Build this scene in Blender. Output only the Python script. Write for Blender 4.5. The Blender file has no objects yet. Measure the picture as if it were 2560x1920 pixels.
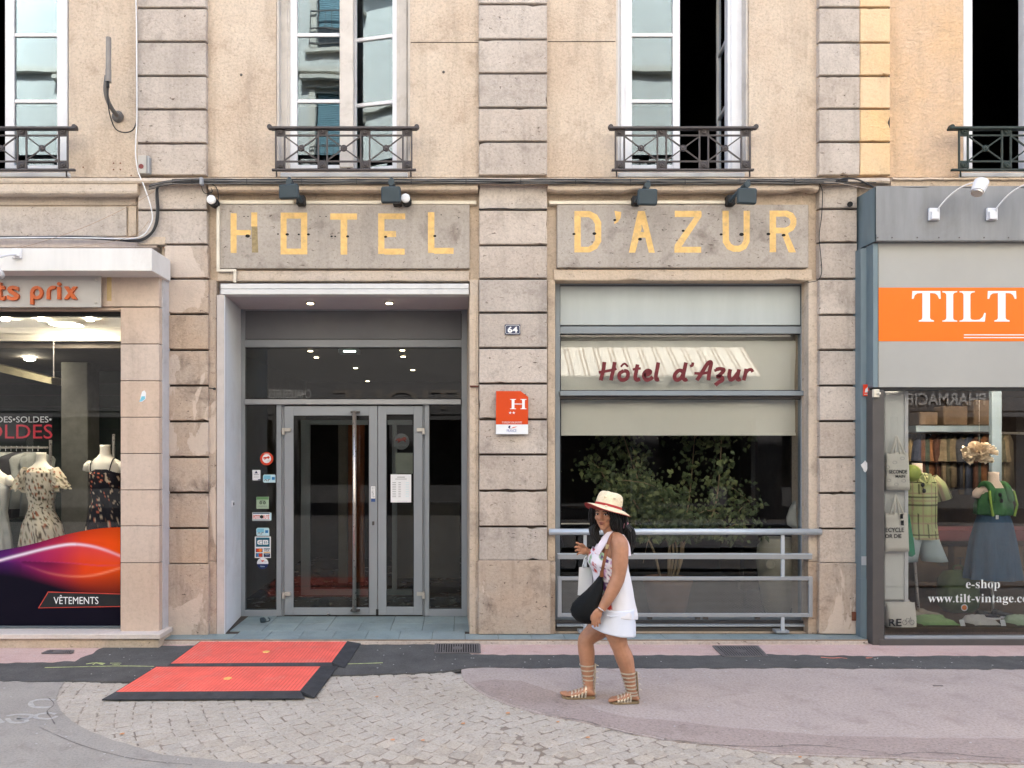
import bpy, bmesh, math, random
from math import sin, cos, pi, radians, sqrt, atan2
from mathutils import Vector, Matrix, noise
random.seed(7)
sc = bpy.context.scene
COL = sc.collection

# ------------------------------------------------------------------ camera
# street level z = 0, camera at the origin of X/Y, 1.9 m up, looking along +Y at the facade
F, VX, VY, CH = 1849.0, 1150.0, 1120.0, 1.9        # focal length and vanishing point in photo pixels
cam = bpy.data.cameras.new('camera'); camo = bpy.data.objects.new('camera', cam); COL.objects.link(camo)
camo.location = (0, 0, CH); camo.rotation_euler = (radians(90), 0, 0)
cam.sensor_width = 36; cam.lens = 36 * F / 2560
cam.shift_x = (1280 - VX) / 2560; cam.shift_y = (VY - 960) / 2560
cam.clip_start = .05; cam.clip_end = 400
sc.camera = camo

# ------------------------------------------------------------------ sky, sun, exposure
SUN_EL, SUN_AZ = radians(51.3), radians(8)            # sun behind the hotel: the street side is in open shade
w = bpy.data.worlds.new('World'); sc.world = w; w.use_nodes = True
nt = w.node_tree; bg = nt.nodes['Background']
sky = nt.nodes.new('ShaderNodeTexSky'); sky.sky_type = 'NISHITA'; sky.sun_disc = False
sky.sun_elevation = SUN_EL; sky.sun_rotation = SUN_AZ
sky.air_density = 1.0; sky.dust_density = 3.5; sky.ozone_density = .7
nt.links.new(sky.outputs[0], bg.inputs[0]); bg.inputs[1].default_value = 0.11
sl = bpy.data.lights.new('sun', 'SUN'); sl.energy = 4.6; sl.angle = radians(.5); sl.color = (1, .93, .83)
so = bpy.data.objects.new('sun', sl); COL.objects.link(so)
so.location = (0, 20, 30)
so.rotation_euler = (Vector((sin(SUN_AZ)*cos(SUN_EL), cos(SUN_AZ)*cos(SUN_EL), sin(SUN_EL)))).to_track_quat('Z', 'Y').to_euler()
vs = sc.view_settings
vs.view_transform = 'Standard'; vs.look = 'None'; vs.gamma = 1; vs.use_curve_mapping = False
vs.exposure = 2.96
sc.cycles.max_bounces = 10; sc.cycles.diffuse_bounces = 4; sc.cycles.transparent_max_bounces = 16
sc.cycles.sample_clamp_indirect = 6; sc.cycles.caustics_reflective = False; sc.cycles.caustics_refractive = False

# ------------------------------------------------------------------ helpers
WL = {}                                             # world position of every object's origin
def X(px, Y): return (px - VX) * Y / F
def Z(py, Y): return CH - (py - VY) * Y / F
def P(px, py, Y): return Vector((X(px, Y), Y, Z(py, Y)))
def G(px, py, z=0.0):                               # point on the ground (height z) seen at a photo pixel
    Y = F * (CH - z) / (py - VY); return Vector((X(px, Y), Y, z))

def link(o, parent=None, loc=(0, 0, 0)):
    COL.objects.link(o); loc = Vector(loc)
    if parent is not None:
        o.parent = parent; o.location = loc - WL[parent.name]
    else: o.location = loc
    WL[o.name] = loc
    return o
def tag(o, label=None, cat=None, group=None, kind=None):
    if label: o['label'] = label
    if cat: o['category'] = cat
    if group: o['group'] = group
    if kind: o['kind'] = kind
    return o
def thing(name, label, cat, loc=(0, 0, 0), group=None):
    return tag(link(bpy.data.objects.new(name, None), None, loc), label, cat, group)

class MB:
    """collects shapes; build() links them as one mesh object"""
    def __init__(s): s.v = []; s.f = []; s.c = []; s.smooth = False
    def add(s, vs, fs, col=None):
        n = len(s.v); s.v += [tuple(v) for v in vs]; s.f += [tuple(i + n for i in f) for f in fs]
        if col is not None: s.c += [col] * len(vs)
        elif s.c: s.c += [(1, 1, 1)] * len(vs)
        return s
    def box(s, x0, x1, y0, y1, z0, z1, c=0.0, col=None, jit=0.0):
        if c <= 0:
            v = [(x, y, z) for x in (x0, x1) for y in (y0, y1) for z in (z0, z1)]
            f = [(0, 1, 3, 2), (4, 6, 7, 5), (0, 4, 5, 1), (2, 3, 7, 6), (0, 2, 6, 4), (1, 5, 7, 3)]
            return s.add(v, f, col)
        # chamfered box: 24 vertices
        c = min(c, (x1-x0)*.45, (y1-y0)*.45, (z1-z0)*.45)
        V = []; idx = {}
        for a, xx in ((0, x0), (1, x1)):
            for b, yy in ((0, y0), (1, y1)):
                for d, zz in ((0, z0), (1, z1)):
                    ix = xx + (c if a == 0 else -c); iy = yy + (c if b == 0 else -c); iz = zz + (c if d == 0 else -c)
                    j = [random.uniform(-jit, jit) for _ in range(3)] if jit else (0, 0, 0)
                    for ax, p in enumerate(((xx, iy, iz), (ix, yy, iz), (ix, iy, zz))):
                        idx[(a, b, d, ax)] = len(V); V.append((p[0]+j[0], p[1]+j[1], p[2]+j[2]))
        g = lambda a, b, d, ax: idx[(a, b, d, ax)]
        Fc = [(g(0,0,0,0), g(0,0,1,0), g(0,1,1,0), g(0,1,0,0)), (g(1,0,0,0), g(1,1,0,0), g(1,1,1,0), g(1,0,1,0)),
              (g(0,0,0,1), g(1,0,0,1), g(1,0,1,1), g(0,0,1,1)), (g(0,1,0,1), g(0,1,1,1), g(1,1,1,1), g(1,1,0,1)),
              (g(0,0,0,2), g(0,1,0,2), g(1,1,0,2), g(1,0,0,2)), (g(0,0,1,2), g(1,0,1,2), g(1,1,1,2), g(0,1,1,2))]
        for a in (0, 1):
            for b in (0, 1): Fc.append((g(a,b,0,0), g(a,b,1,0), g(a,b,1,1), g(a,b,0,1)))
            for d in (0, 1): Fc.append((g(a,0,d,0), g(a,1,d,0), g(a,1,d,2), g(a,0,d,2)))
        for b in (0, 1):
            for d in (0, 1): Fc.append((g(0,b,d,1), g(1,b,d,1), g(1,b,d,2), g(0,b,d,2)))
        for a in (0, 1):
            for b in (0, 1):
                for d in (0, 1): Fc.append((g(a,b,d,0), g(a,b,d,1), g(a,b,d,2)))
        return s.add(V, Fc, col)
    def pbox(s, px0, py0, px1, py1, Yf, Yb, c=0.0, col=None, jit=0.0):
        """box whose front face (depth Yf) covers the photo rectangle"""
        return s.box(X(px0, Yf), X(px1, Yf), Yf, Yb, Z(py1, Yf), Z(py0, Yf), c, col, jit)
    def prism(s, poly, y0, y1, col=None):
        """polygon of (x, z) extruded between two depths, counter-clockwise seen from the street"""
        n = len(poly)
        v = [(x, y0, z) for x, z in poly] + [(x, y1, z) for x, z in poly]
        f = [tuple(range(n)), tuple(range(2*n-1, n-1, -1))]
        f += [(i, i+n, (i+1) % n + n, (i+1) % n) for i in range(n)]
        return s.add(v, f, col)
    def slab(s, poly, z0, z1, col=None):
        n = len(poly)
        v = [(x, y, z0) for x, y in poly] + [(x, y, z1) for x, y in poly]
        f = [tuple(range(n-1, -1, -1)), tuple(range(n, 2*n))]
        f += [(i, (i+1) % n, (i+1) % n + n, i+n) for i in range(n)]
        return s.add(v, f, col)
    def tube(s, pts, r, n=8, col=None, cap=True, flat=None):
        pts = [Vector(p) for p in pts]; rs = r if isinstance(r, (list, tuple)) else [r] * len(pts)
        base = []; up = None
        for i, p in enumerate(pts):
            d = (pts[min(i+1, len(pts)-1)] - pts[max(i-1, 0)])
            if d.length < 1e-9: d = Vector((0, 0, 1))
            d.normalize()
            if up is None: up = d.orthogonal().normalized() if flat is None else Vector(flat)
            a = (up - d * up.dot(d)); a = a.normalized() if a.length > 1e-6 else d.orthogonal().normalized()
            up = a; b = d.cross(a)
            base += [p + (a*cos(2*pi*k/n) + b*sin(2*pi*k/n)) * rs[i] for k in range(n)]
        f = []
        for i in range(len(pts)-1):
            for k in range(n):
                f.append((i*n+k, i*n+(k+1) % n, (i+1)*n+(k+1) % n, (i+1)*n+k))
        if cap: f += [tuple(range(n-1, -1, -1)), tuple(range((len(pts)-1)*n, len(pts)*n))]
        return s.add(base, f, col)
    def rings(s, rings, cap=True, col=None, closed=True):
        """loft through rings of equal vertex count"""
        n = len(rings[0]); v = [p for r in rings for p in r]; f = []
        m = n if closed else n-1
        for i in range(len(rings)-1):
            for k in range(m): f.append((i*n+k, i*n+(k+1) % n, (i+1)*n+(k+1) % n, (i+1)*n+k))
        if cap: f += [tuple(range(n-1, -1, -1)), tuple(range((len(rings)-1)*n, len(rings)*n))]
        return s.add(v, f, col)
    def lathe(s, prof, c=(0, 0, 0), n=20, axis='z', col=None):
        R = []
        for r, h in prof:
            ring = []
            for k in range(n):
                a = 2*pi*k/n
                if axis == 'z': p = (c[0]+r*cos(a), c[1]+r*sin(a), c[2]+h)
                else: p = (c[0]+r*cos(a), c[1]+h, c[2]+r*sin(a))
                ring.append(p)
            R.append(ring)
        return s.rings(R, True, col)
    def ellips(s, c, r, n=14, m=10, col=None):
        R = []
        for i in range(1, m):
            t = pi*i/m
            R.append([(c[0]+r[0]*sin(t)*cos(2*pi*k/n), c[1]+r[1]*sin(t)*sin(2*pi*k/n), c[2]-r[2]*cos(t)) for k in range(n)])
        return s.rings(R, True, col)
    def quad(s, a, b, c, d, col=None): return s.add([a, b, c, d], [(0, 1, 2, 3)], col)
    def build(s, name, mat, parent=None, loc=(0, 0, 0), smooth=False, recalc=True, ease=None):
        me = bpy.data.meshes.new(name); me.from_pydata(s.v, [], s.f)
        if recalc:
            bm = bmesh.new(); bm.from_mesh(me); bmesh.ops.recalc_face_normals(bm, faces=bm.faces); bm.to_mesh(me); bm.free()
        if s.c:
            at = me.color_attributes.new('Col', 'FLOAT_COLOR', 'POINT')
            flat = []
            for c in s.c: flat += [c[0], c[1], c[2], 1.0]
            at.data.foreach_set('color', flat)
        if smooth or s.smooth: me.shade_smooth()
        if mat: me.materials.append(mat)
        o = bpy.data.objects.new(name, me)
        return link(o, parent, loc)

def curve_pts(pts, seg=8):
    """Catmull-Rom through points"""
    pts = [Vector(p) for p in pts]; out = []
    for i in range(len(pts)-1):
        p0 = pts[max(i-1, 0)]; p1 = pts[i]; p2 = pts[i+1]; p3 = pts[min(i+2, len(pts)-1)]
        for k in range(seg):
            t = k/seg
            out.append(.5*((2*p1) + (p2-p0)*t + (2*p0-5*p1+4*p2-p3)*t*t + (3*p1-p0-3*p2+p3)*t**3))
    out.append(pts[-1]); return out

def wall_holes(mb, x0, x1, z0, z1, holes, Yf, Yb):
    """a wall plate with rectangular openings, as one clean shell"""
    xs = sorted({x0, x1, *[min(max(h[i], x0), x1) for h in holes for i in (0, 1)]})
    zs = sorted({z0, z1, *[min(max(h[i], z0), z1) for h in holes for i in (2, 3)]})
    def solid(i, j):
        if i < 0 or j < 0 or i >= len(xs)-1 or j >= len(zs)-1: return False
        cx, cz = (xs[i]+xs[i+1])/2, (zs[j]+zs[j+1])/2
        return not any(h[0] < cx < h[1] and h[2] < cz < h[3] for h in holes)
    for i in range(len(xs)-1):
        for j in range(len(zs)-1):
            if not solid(i, j): continue
            a, b, c, d = xs[i], xs[i+1], zs[j], zs[j+1]
            mb.quad((a, Yf, c), (b, Yf, c), (b, Yf, d), (a, Yf, d)); mb.quad((a, Yb, c), (a, Yb, d), (b, Yb, d), (b, Yb, c))
            if not solid(i-1, j): mb.quad((a, Yf, c), (a, Yf, d), (a, Yb, d), (a, Yb, c))
            if not solid(i+1, j): mb.quad((b, Yf, c), (b, Yb, c), (b, Yb, d), (b, Yf, d))
            if not solid(i, j-1): mb.quad((a, Yf, c), (a, Yb, c), (b, Yb, c), (b, Yf, c))
            if not solid(i, j+1): mb.quad((a, Yf, d), (b, Yf, d), (b, Yb, d), (a, Yb, d))

# ------------------------------------------------------------------ text (Blender's own font)
def glyphs(body, ext=0.0, off=0.0, spacing=1.0):
    cu = bpy.data.curves.new('t', 'FONT'); cu.body = body; cu.size = 1; cu.resolution_u = 3
    cu.extrude = ext; cu.offset = off; cu.space_character = spacing
    o = bpy.data.objects.new('t', cu); COL.objects.link(o)
    dg = bpy.context.evaluated_depsgraph_get(); dg.update()
    me = bpy.data.meshes.new_from_object(o.evaluated_get(dg))
    vs = [v.co.copy() for v in me.vertices]; fs = [tuple(p.vertices) for p in me.polygons]
    bpy.data.objects.remove(o); bpy.data.curves.remove(cu); bpy.data.meshes.remove(me)
    return vs, fs
def letters(name, body, px0, px1, ytop, ybase, Y, mat, parent, thick=.002, off=0.0, spacing=1.0, shear=0.0, mirror=False, fit=True, ybot=None):
    """flat raised lettering filling a photo rectangle at depth Y (front face)"""
    vs, fs = glyphs(body, .5, off, spacing)
    xs = [v.x for v in vs]; ys = [v.y for v in vs]
    bx0, bx1 = min(xs), max(xs)
    by0, by1 = (min(ys), max(ys)) if ybot is not None else (0.0, max(ys))
    zb = Z(ybot if ybot is not None else ybase, Y); zt = Z(ytop, Y); xa, xb = X(px0, Y), X(px1, Y)
    m = MB(); V = []
    for v in vs:
        u = (v.x-bx0)/(bx1-bx0); h = (v.y-by0)/(by1-by0)
        x = xa+u*(xb-xa) + shear*(h)*(zt-zb)
        V.append((x, Y + (thick if v.z < 0 else 0.0), zb + h*(zt-zb)))
    m.add(V, fs); return m.build(name, mat, parent, recalc=False)

def strokes(m, lines, width, Y, thick=.002, fx=None):
    """ribbons with round ends along (x, z) polylines; each a hair prouder than the last"""
    for i, ln in enumerate(lines):
        wd = width
        if isinstance(ln, tuple): wd, ln = ln
        p = [Vector((a[0], 0, a[1])) for a in ln]
        if len(p) > 2: p = curve_pts(p, 5)
        y = Y - i*.00025; L, R = [], []
        for k, q in enumerate(p):
            d = p[min(k+1, len(p)-1)] - p[max(k-1, 0)]; d = d.normalized() if d.length else Vector((1, 0, 0))
            nn = Vector((-d.z, 0, d.x)) * wd/2; L.append(q+nn); R.append(q-nn)
        n = len(p); V = [(a.x, y, a.z) for a in L] + [(a.x, y, a.z) for a in R] + [(a.x, Y+thick, a.z) for a in L] + [(a.x, Y+thick, a.z) for a in R]
        f = []
        for k in range(n-1):
            f += [(k, k+1, n+k+1, n+k), (k, 2*n+k, 2*n+k+1, k+1), (n+k, n+k+1, 3*n+k+1, 3*n+k)]
        f += [(0, n, 3*n, 2*n), (n-1, 3*n-1, 4*n-1, 2*n-1)]
        m.add(V, f)

# ------------------------------------------------------------------ materials
MATS = {}
def nodes(name):
    m = bpy.data.materials.new(name); m.use_nodes = True; n = m.node_tree; MATS[name] = m
    return m, n, n.nodes['Principled BSDF'], n.links.new
def nd(n, t, **k):
    x = n.nodes.new(t)
    for a, b in k.items(): setattr(x, a, b)
    return x
def noise_(n, L, co, scale, detail=6, rough=.6, dist=0.0, sx=None):
    t = nd(n, 'ShaderNodeTexNoise'); t.inputs['Scale'].default_value = scale; t.inputs['Detail'].default_value = detail
    t.inputs['Roughness'].default_value = rough; t.inputs['Distortion'].default_value = dist
    if sx:
        mp = nd(n, 'ShaderNodeMapping'); mp.inputs['Scale'].default_value = sx; L(co, mp.inputs[0]); L(mp.outputs[0], t.inputs['Vector'])
    else: L(co, t.inputs['Vector'])
    return t.outputs['Fac']
def ramp(n, L, fac, stops):
    r = nd(n, 'ShaderNodeValToRGB'); e = r.color_ramp.elements
    while len(e) < len(stops): e.new(.5)
    for i, (p, c) in enumerate(stops):
        e[i].position = p; e[i].color = (*c, 1) if len(c) == 3 else (c[0], c[0], c[0], 1)
    L(fac, r.inputs[0]); return r.outputs[0]
def mix(n, L, fac, a, b, mode='MIX'):
    x = nd(n, 'ShaderNodeMix', data_type='RGBA', blend_type=mode)
    if isinstance(fac, (int, float)): x.inputs[0].default_value = fac
    else: L(fac, x.inputs[0])
    for k, v in ((6, a), (7, b)):
        if isinstance(v, tuple): x.inputs[k].default_value = (*v, 1)
        else: L(v, x.inputs[k])
    return x.outputs[2]
def mth(n, L, op, a, b=None, clamp=False):
    x = nd(n, 'ShaderNodeMath', operation=op, use_clamp=clamp)
    for k, v in ((0, a), (1, b)):
        if v is None: continue
        if isinstance(v, (int, float)): x.inputs[k].default_value = v
        else: L(v, x.inputs[k])
    return x.outputs[0]
def bump(n, L, b, h, strength, dist=.01, prev=None):
    x = nd(n, 'ShaderNodeBump'); x.inputs['Strength'].default_value = strength; x.inputs['Distance'].default_value = dist
    L(h, x.inputs['Height'])
    if prev: L(prev, x.inputs['Normal'])
    L(x.outputs[0], b.inputs['Normal']); return x.outputs[0]

def masonry(name, c1, c2, dirt=(.12, .09, .075), rough=.9, scale=1.0, pits=.35, grain=.5, streak=.35, objvar=.16, blot=.5, patch=None, coarse=0.0):
    """stone or render: cloudy colour, pits, rain streaks, soot blotches, fine relief"""
    m, n, b, L = nodes(name)
    co = nd(n, 'ShaderNodeNewGeometry').outputs['Position']
    oi = nd(n, 'ShaderNodeObjectInfo')
    big = noise_(n, L, co, 1.6*scale, 5, .6)
    col = mix(n, L, ramp(n, L, big, [(.35, (0,)), (.65, (1,))]), c1, c2)
    fine = noise_(n, L, co, 42*scale, 6, .75)
    v = ramp(n, L, fine, [(.32, (.62,)), (.5, (1.0,)), (.72, (1.2,))])
    col = mix(n, L, grain, col, v, 'MULTIPLY')
    # blotches of soot
    bl = noise_(n, L, co, 3.1*scale, 8, .72, .4)
    col = mix(n, L, mth(n, L, 'MULTIPLY', ramp(n, L, bl, [(.53, (0,)), (.74, (1,))]), blot), col, dirt)
    # rain streaks
    st = noise_(n, L, co, 2.2*scale, 6, .65, .2, sx=(3.2, 3.2, .35))
    col = mix(n, L, mth(n, L, 'MULTIPLY', ramp(n, L, st, [(.5, (0,)), (.72, (1,))]), streak), col, tuple(x*.55 for x in c1))
    # pits: sparse dark specks, stretched sideways like the bedding of the stone
    pt = noise_(n, L, co, 30*scale, 3, .55, .8, sx=(.7, 1, 1.5))
    pk = ramp(n, L, pt, [(.27, (1,)), (.35, (0,))])
    col = mix(n, L, mth(n, L, 'MULTIPLY', pk, pits), col, dirt)
    if patch:
        pn = noise_(n, L, co, 2.4*scale, 5, .6, .5, sx=(1, 1, .5))
        col = mix(n, L, mth(n, L, 'MULTIPLY', ramp(n, L, pn, [(.52, (0,)), (.545, (1,))]), .7), col, patch)
    if objvar:
        rv = mth(n, L, 'ADD', mth(n, L, 'MULTIPLY', oi.outputs['Random'], objvar), 1-objvar/2)
        hs = nd(n, 'ShaderNodeHueSaturation'); L(col, hs.inputs['Color']); L(rv, hs.inputs['Value'])
        r2 = mth(n, L, 'ADD', mth(n, L, 'MULTIPLY', mth(n, L, 'FRACT', mth(n, L, 'MULTIPLY', oi.outputs['Random'], 17.3)), .24), .88)
        L(r2, hs.inputs['Saturation']); col = hs.outputs[0]
    L(col, b.inputs['Base Color']); b.inputs['Roughness'].default_value = rough
    b.inputs['Specular IOR Level'].default_value = .15
    p = bump(n, L, b, fine, .45, .007)
    if coarse: p = bump(n, L, b, noise_(n, L, co, 22*scale, 5, .7, .6, sx=(1, 1, 1.4)), coarse, .02, p)
    bump(n, L, b, pk, .6*pits, -.006, p)
    return m

def plain(name, c, rough=.6, metal=0.0, var=.12, scale=6, bmp=0.0, bscale=80, spec=.3, dirt=None, dirtamt=.4, streak=False, coat=0.0, emit=None):
    m, n, b, L = nodes(name)
    co = nd(n, 'ShaderNodeNewGeometry').outputs['Position']
    f = noise_(n, L, co, scale, 6, .65, 0, sx=(3, 3, .4) if streak else None)
    col = mix(n, L, ramp(n, L, f, [(.3, (0,)), (.7, (1,))]), tuple(min(1, x*(1-var)) for x in c), tuple(min(1, x*(1+var)) for x in c))
    if dirt:
        g = noise_(n, L, co, scale*.7, 9, .75, .5)
        col = mix(n, L, mth(n, L, 'MULTIPLY', ramp(n, L, g, [(.52, (0,)), (.72, (1,))]), dirtamt), col, dirt)
    L(col, b.inputs['Base Color']); b.inputs['Metallic'].default_value = metal
    rr = mth(n, L, 'ADD', mth(n, L, 'MULTIPLY', noise_(n, L, co, scale*3, 4), .2), max(.02, rough-.1)); L(rr, b.inputs['Roughness'])
    b.inputs['Specular IOR Level'].default_value = spec
    if coat: b.inputs['Coat Weight'].default_value = coat
    if bmp: bump(n, L, b, noise_(n, L, co, bscale, 5, .7), bmp, .005)
    return m

def emitter(name, c, s):
    m, n, b, L = nodes(name); b.inputs['Base Color'].default_value = (*c, 1)
    b.inputs['Emission Color'].default_value = (*c, 1); b.inputs['Emission Strength'].default_value = s; return m

def glass_(name, tint=(.9, .93, .92), refl=1.6, rough=0.0, ior=1.5, wav=.0, gcol=(1, 1, 1)):
    """a pane: tinted see-through with a mirror reflection that grows with angle"""
    m, n, b, L = nodes(name); n.nodes.remove(b)
    tr = nd(n, 'ShaderNodeBsdfTransparent'); tr.inputs[0].default_value = (*tint, 1)
    gl = nd(n, 'ShaderNodeBsdfGlossy'); gl.inputs['Roughness'].default_value = rough; gl.inputs[0].default_value = (*gcol, 1)
    fr = nd(n, 'ShaderNodeFresnel'); fr.inputs[0].default_value = ior
    mx = nd(n, 'ShaderNodeMixShader'); L(mth(n, L, 'MULTIPLY', fr.outputs[0], refl, True), mx.inputs[0])
    L(tr.outputs[0], mx.inputs[1]); L(gl.outputs[0], mx.inputs[2]); L(mx.outputs[0], n.nodes['Material Output'].inputs[0])
    if wav:
        co = nd(n, 'ShaderNodeNewGeometry').outputs['Position']
        bp = nd(n, 'ShaderNodeBump'); bp.inputs['Strength'].default_value = wav; bp.inputs['Distance'].default_value = .02
        L(noise_(n, L, co, 1.6, 2, .5), bp.inputs['Height']); L(bp.outputs[0], gl.inputs['Normal'])
    return m

def painted(name, rough=.6, spec=.4, amb=0.0):
    """flat print: colours come from the mesh's own colour attribute"""
    m, n, b, L = nodes(name); a = nd(n, 'ShaderNodeVertexColor', layer_name='Col')
    L(a.outputs[0], b.inputs['Base Color']); b.inputs['Roughness'].default_value = rough; b.inputs['Specular IOR Level'].default_value = spec
    return m
def srgb(r, g, b):
    f = lambda c: (c/255/12.92) if c/255 <= .04045 else ((c/255+.055)/1.055)**2.4
    return (f(r), f(g), f(b))
STUCCO = masonry('stucco_render', (.57, .45, .345), (.645, .535, .425), dirt=(.30, .205, .14), grain=.62, pits=.3, blot=.62, streak=.4, objvar=0, coarse=.8, scale=1.0)
STONE = masonry('limestone', (.455, .388, .335), (.545, .475, .415), pits=.95, blot=.5, streak=.4, objvar=.12, coarse=.35, grain=.6)
STONE_BASE = masonry('stained_base_stone', (.47, .36, .275), (.45, .38, .32), pits=1.0, blot=.95, streak=.75, objvar=.10, coarse=.4, patch=(.62, .52, .44))
STONE_WARM = masonry('warm_limestone', (.56, .455, .35), (.54, .45, .365), pits=.6, blot=.6, streak=.35, objvar=.05, coarse=.3)
PANEL = masonry('sign_stone', (.375, .33, .285), (.445, .395, .345), pits=1.0, blot=.7, streak=.3, objvar=.05, coarse=.12)
GROOVE = masonry('joint_mortar', (.075, .058, .048), (.11, .09, .075), pits=.4, blot=.6, objvar=0)
PINKSTONE = masonry('smooth_pink_stone', (.56, .44, .355), (.60, .48, .395), pits=.12, blot=.3, streak=.35, objvar=.05, grain=.3, scale=.7)
ORANGE = masonry('orange_paint_render', (.74, .50, .30), (.72, .52, .36), pits=.2, blot=.3, streak=.35, objvar=0, coarse=1.3, grain=.4)
ORANGE_Q = masonry('orange_painted_stone', (.76, .53, .31), (.74, .55, .35), pits=.15, blot=.25, streak=.3, objvar=.08, coarse=.8, grain=.3)
WHITEPLASTER = plain('white_plaster', (.64, .635, .62), .8, var=.08, scale=2, dirt=(.35, .31, .28), dirtamt=.35, bmp=.2)
PORCHWHITE = plain('porch_white_paint', (.70, .72, .75), .8, var=.05, scale=2, dirt=(.40, .36, .33), dirtamt=.3, bmp=.2)
LILAC = plain('lilac_paint', (.50, .455, .43), .8, var=.1, scale=3, dirt=(.25, .2, .18), dirtamt=.4, bmp=.3)
WHITEPAINT = plain('white_window_paint', (.74, .74, .76), .45, var=.05, scale=4, dirt=(.45, .38, .32), dirtamt=.25)
OLDPAINT = plain('old_cream_paint', (.58, .53, .48), .6, var=.1, scale=5, dirt=(.25, .19, .14), dirtamt=.5)
TRUNK = plain('cream_plastic', (.70, .64, .53), .5, var=.05, dirt=(.3, .25, .2), dirtamt=.3)
GREYALU = plain('grey_aluminium_paint', (.235, .265, .285), .42, var=.06, scale=2, dirt=(.14, .14, .14), dirtamt=.3)
GREYPANEL = plain('pale_grey_panel', (.42, .46, .46), .45, var=.06, scale=1.5, streak=True)
DOORALU = plain('door_aluminium', (.27, .29, .31), .4, var=.04, scale=2)
DARKPANEL = plain('dark_grey_panel', (.15, .155, .165), .5, var=.05)
BLACKGASKET = plain('black_gasket', (.015, .015, .016), .6)
STEEL = plain('brushed_steel', (.52, .48, .45), .3, metal=.9, var=.08, scale=12)
GALV = plain('painted_rail_metal', (.50, .54, .58), .35, metal=.35, var=.05, scale=4)
GALV2 = plain('flat_bar_metal', (.33, .34, .35), .45, metal=.3, var=.06)
IRON = plain('wrought_iron', (.045, .036, .037), .5, var=.2, scale=10, spec=.5)
IRON_G = plain('green_black_iron', (.022, .034, .030), .5, var=.2, scale=10)
CABLEBLK = plain('black_cable', (.03, .03, .032), .6)
CABLEGRY = plain('grey_cable', (.22, .21, .20), .6)
CABLEWHT = plain('white_cable', (.72, .72, .72), .5)
FLOOD = plain('floodlight_shell', (.035, .052, .062), .5, var=.1)
GOLD = plain('gold_leaf', (.72, .47, .175), .6, metal=.1, var=.16, scale=16, dirt=(.42, .31, .18), dirtamt=.75)
GOLDWORN = plain('worn_gold_leaf', (.30, .23, .12), .7, var=.3, scale=20)
BLUEENAMEL = plain('blue_enamel', (.012, .022, .07), .25, var=.03, spec=.6)
WHITEINK = plain('white_ink', (.80, .80, .80), .5, var=.03)
ORANGEINK = plain('orange_sheet', (.87, .165, .004), .5, var=.03)
SIGNRED = plain('sign_orange_red', (.60, .055, .003), .5, var=.04)
SIGNGREY = plain('sign_grey_sheet', (.37, .365, .345), .55, var=.03, scale=2)
ZINC = plain('zinc_sheet', (.21, .215, .225), .45, metal=.2, var=.16, scale=2.0, streak=True, dirt=(.12, .11, .10), dirtamt=.35)
ZINC_SIDE = plain('blue_grey_sheet', (.15, .20, .225), .5, metal=.1, var=.15, scale=2.0, streak=True)
BROWNALU = plain('brown_grey_aluminium', (.085, .077, .073), .45, var=.06)
BLIND = plain('roller_blind_cloth', (.86, .83, .74), .85, var=.05, scale=1.5, bmp=.1, bscale=300)
MAROON = plain('maroon_vinyl', (.13, .012, .018), .5, var=.05)
TILE = masonry('blue_grey_tile', (.20, .245, .245), (.27, .32, .31), dirt=(.12, .13, .125), rough=.55, pits=.12, blot=.5, streak=0, objvar=.14, grain=.35, scale=1.6)
MATRED = plain('red_ramp_surface', (.86, .155, .115), .7, var=.16, scale=5.0, dirt=(.72, .27, .22), dirtamt=.8, bmp=.2, bscale=200)
MATRIB = plain('red_ramp_rib', (.72, .12, .085), .7, var=.2, scale=4)
RUBBER = plain('black_rubber', (.045, .046, .05), .7, var=.25, scale=12, dirt=(.12, .12, .12), dirtamt=.4, bmp=.3)
ASPH_DARK = masonry('dark_asphalt_patch', (.085, .082, .078), (.12, .115, .11), dirt=(.05, .05, .05), pits=.5, blot=.3, streak=0, objvar=0, grain=1.0, scale=2.2, coarse=.2)
ASPH_GREY = masonry('grey_asphalt', (.31, .285, .255), (.36, .33, .295), dirt=(.22, .19, .17), pits=.6, blot=.75, streak=0, objvar=0, grain=.7, scale=1.6)
ASPH_PINK = masonry('pinkish_asphalt', (.395, .33, .30), (.44, .37, .335), dirt=(.27, .215, .19), pits=.6, blot=.75, streak=0, objvar=0, grain=.9, scale=1.2)
ASPH_ROSE = masonry('rose_asphalt_strip', (.54, .365, .32), (.58, .42, .37), dirt=(.26, .18, .16), pits=.3, blot=.4, streak=0, objvar=0, grain=.6, scale=2)
SETT = masonry('worn_granite_setts', (.41, .36, .30), (.465, .415, .355), dirt=(.27, .22, .18), pits=.25, blot=.35, streak=0, objvar=.16, grain=.8, scale=1.6)
JOINT = masonry('sandy_joint_filling', (.22, .18, .145), (.31, .265, .22), dirt=(.14, .11, .085), pits=.5, blot=.6, streak=0, objvar=0, scale=2)
CASTIRON = plain('cast_iron_grate', (.16, .145, .14), .6, metal=.2, var=.2, scale=15)
PITBLACK = plain('drain_pit', (.012, .012, .012), .9)
SPRAY_Y = plain('yellow_spray_paint', (.50, .55, .22), .8, var=.4, scale=40)
SPRAY_W = plain('faded_white_paint', (.42, .40, .375), .85, var=.2, scale=30)
SPRAY_O = plain('orange_spray_paint', (.70, .22, .14), .8, var=.4, scale=40)
MARBLE = masonry('marble_sill', (.60, .53, .47), (.66, .58, .52), dirt=(.35, .22, .14), rough=.5, pits=.25, blot=.3, streak=0, objvar=0, grain=.3)
GLASS_UP = glass_('upstairs_glass', (.80, .90, .93), 1.6, wav=.05, gcol=(.80, .90, .97))
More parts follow.
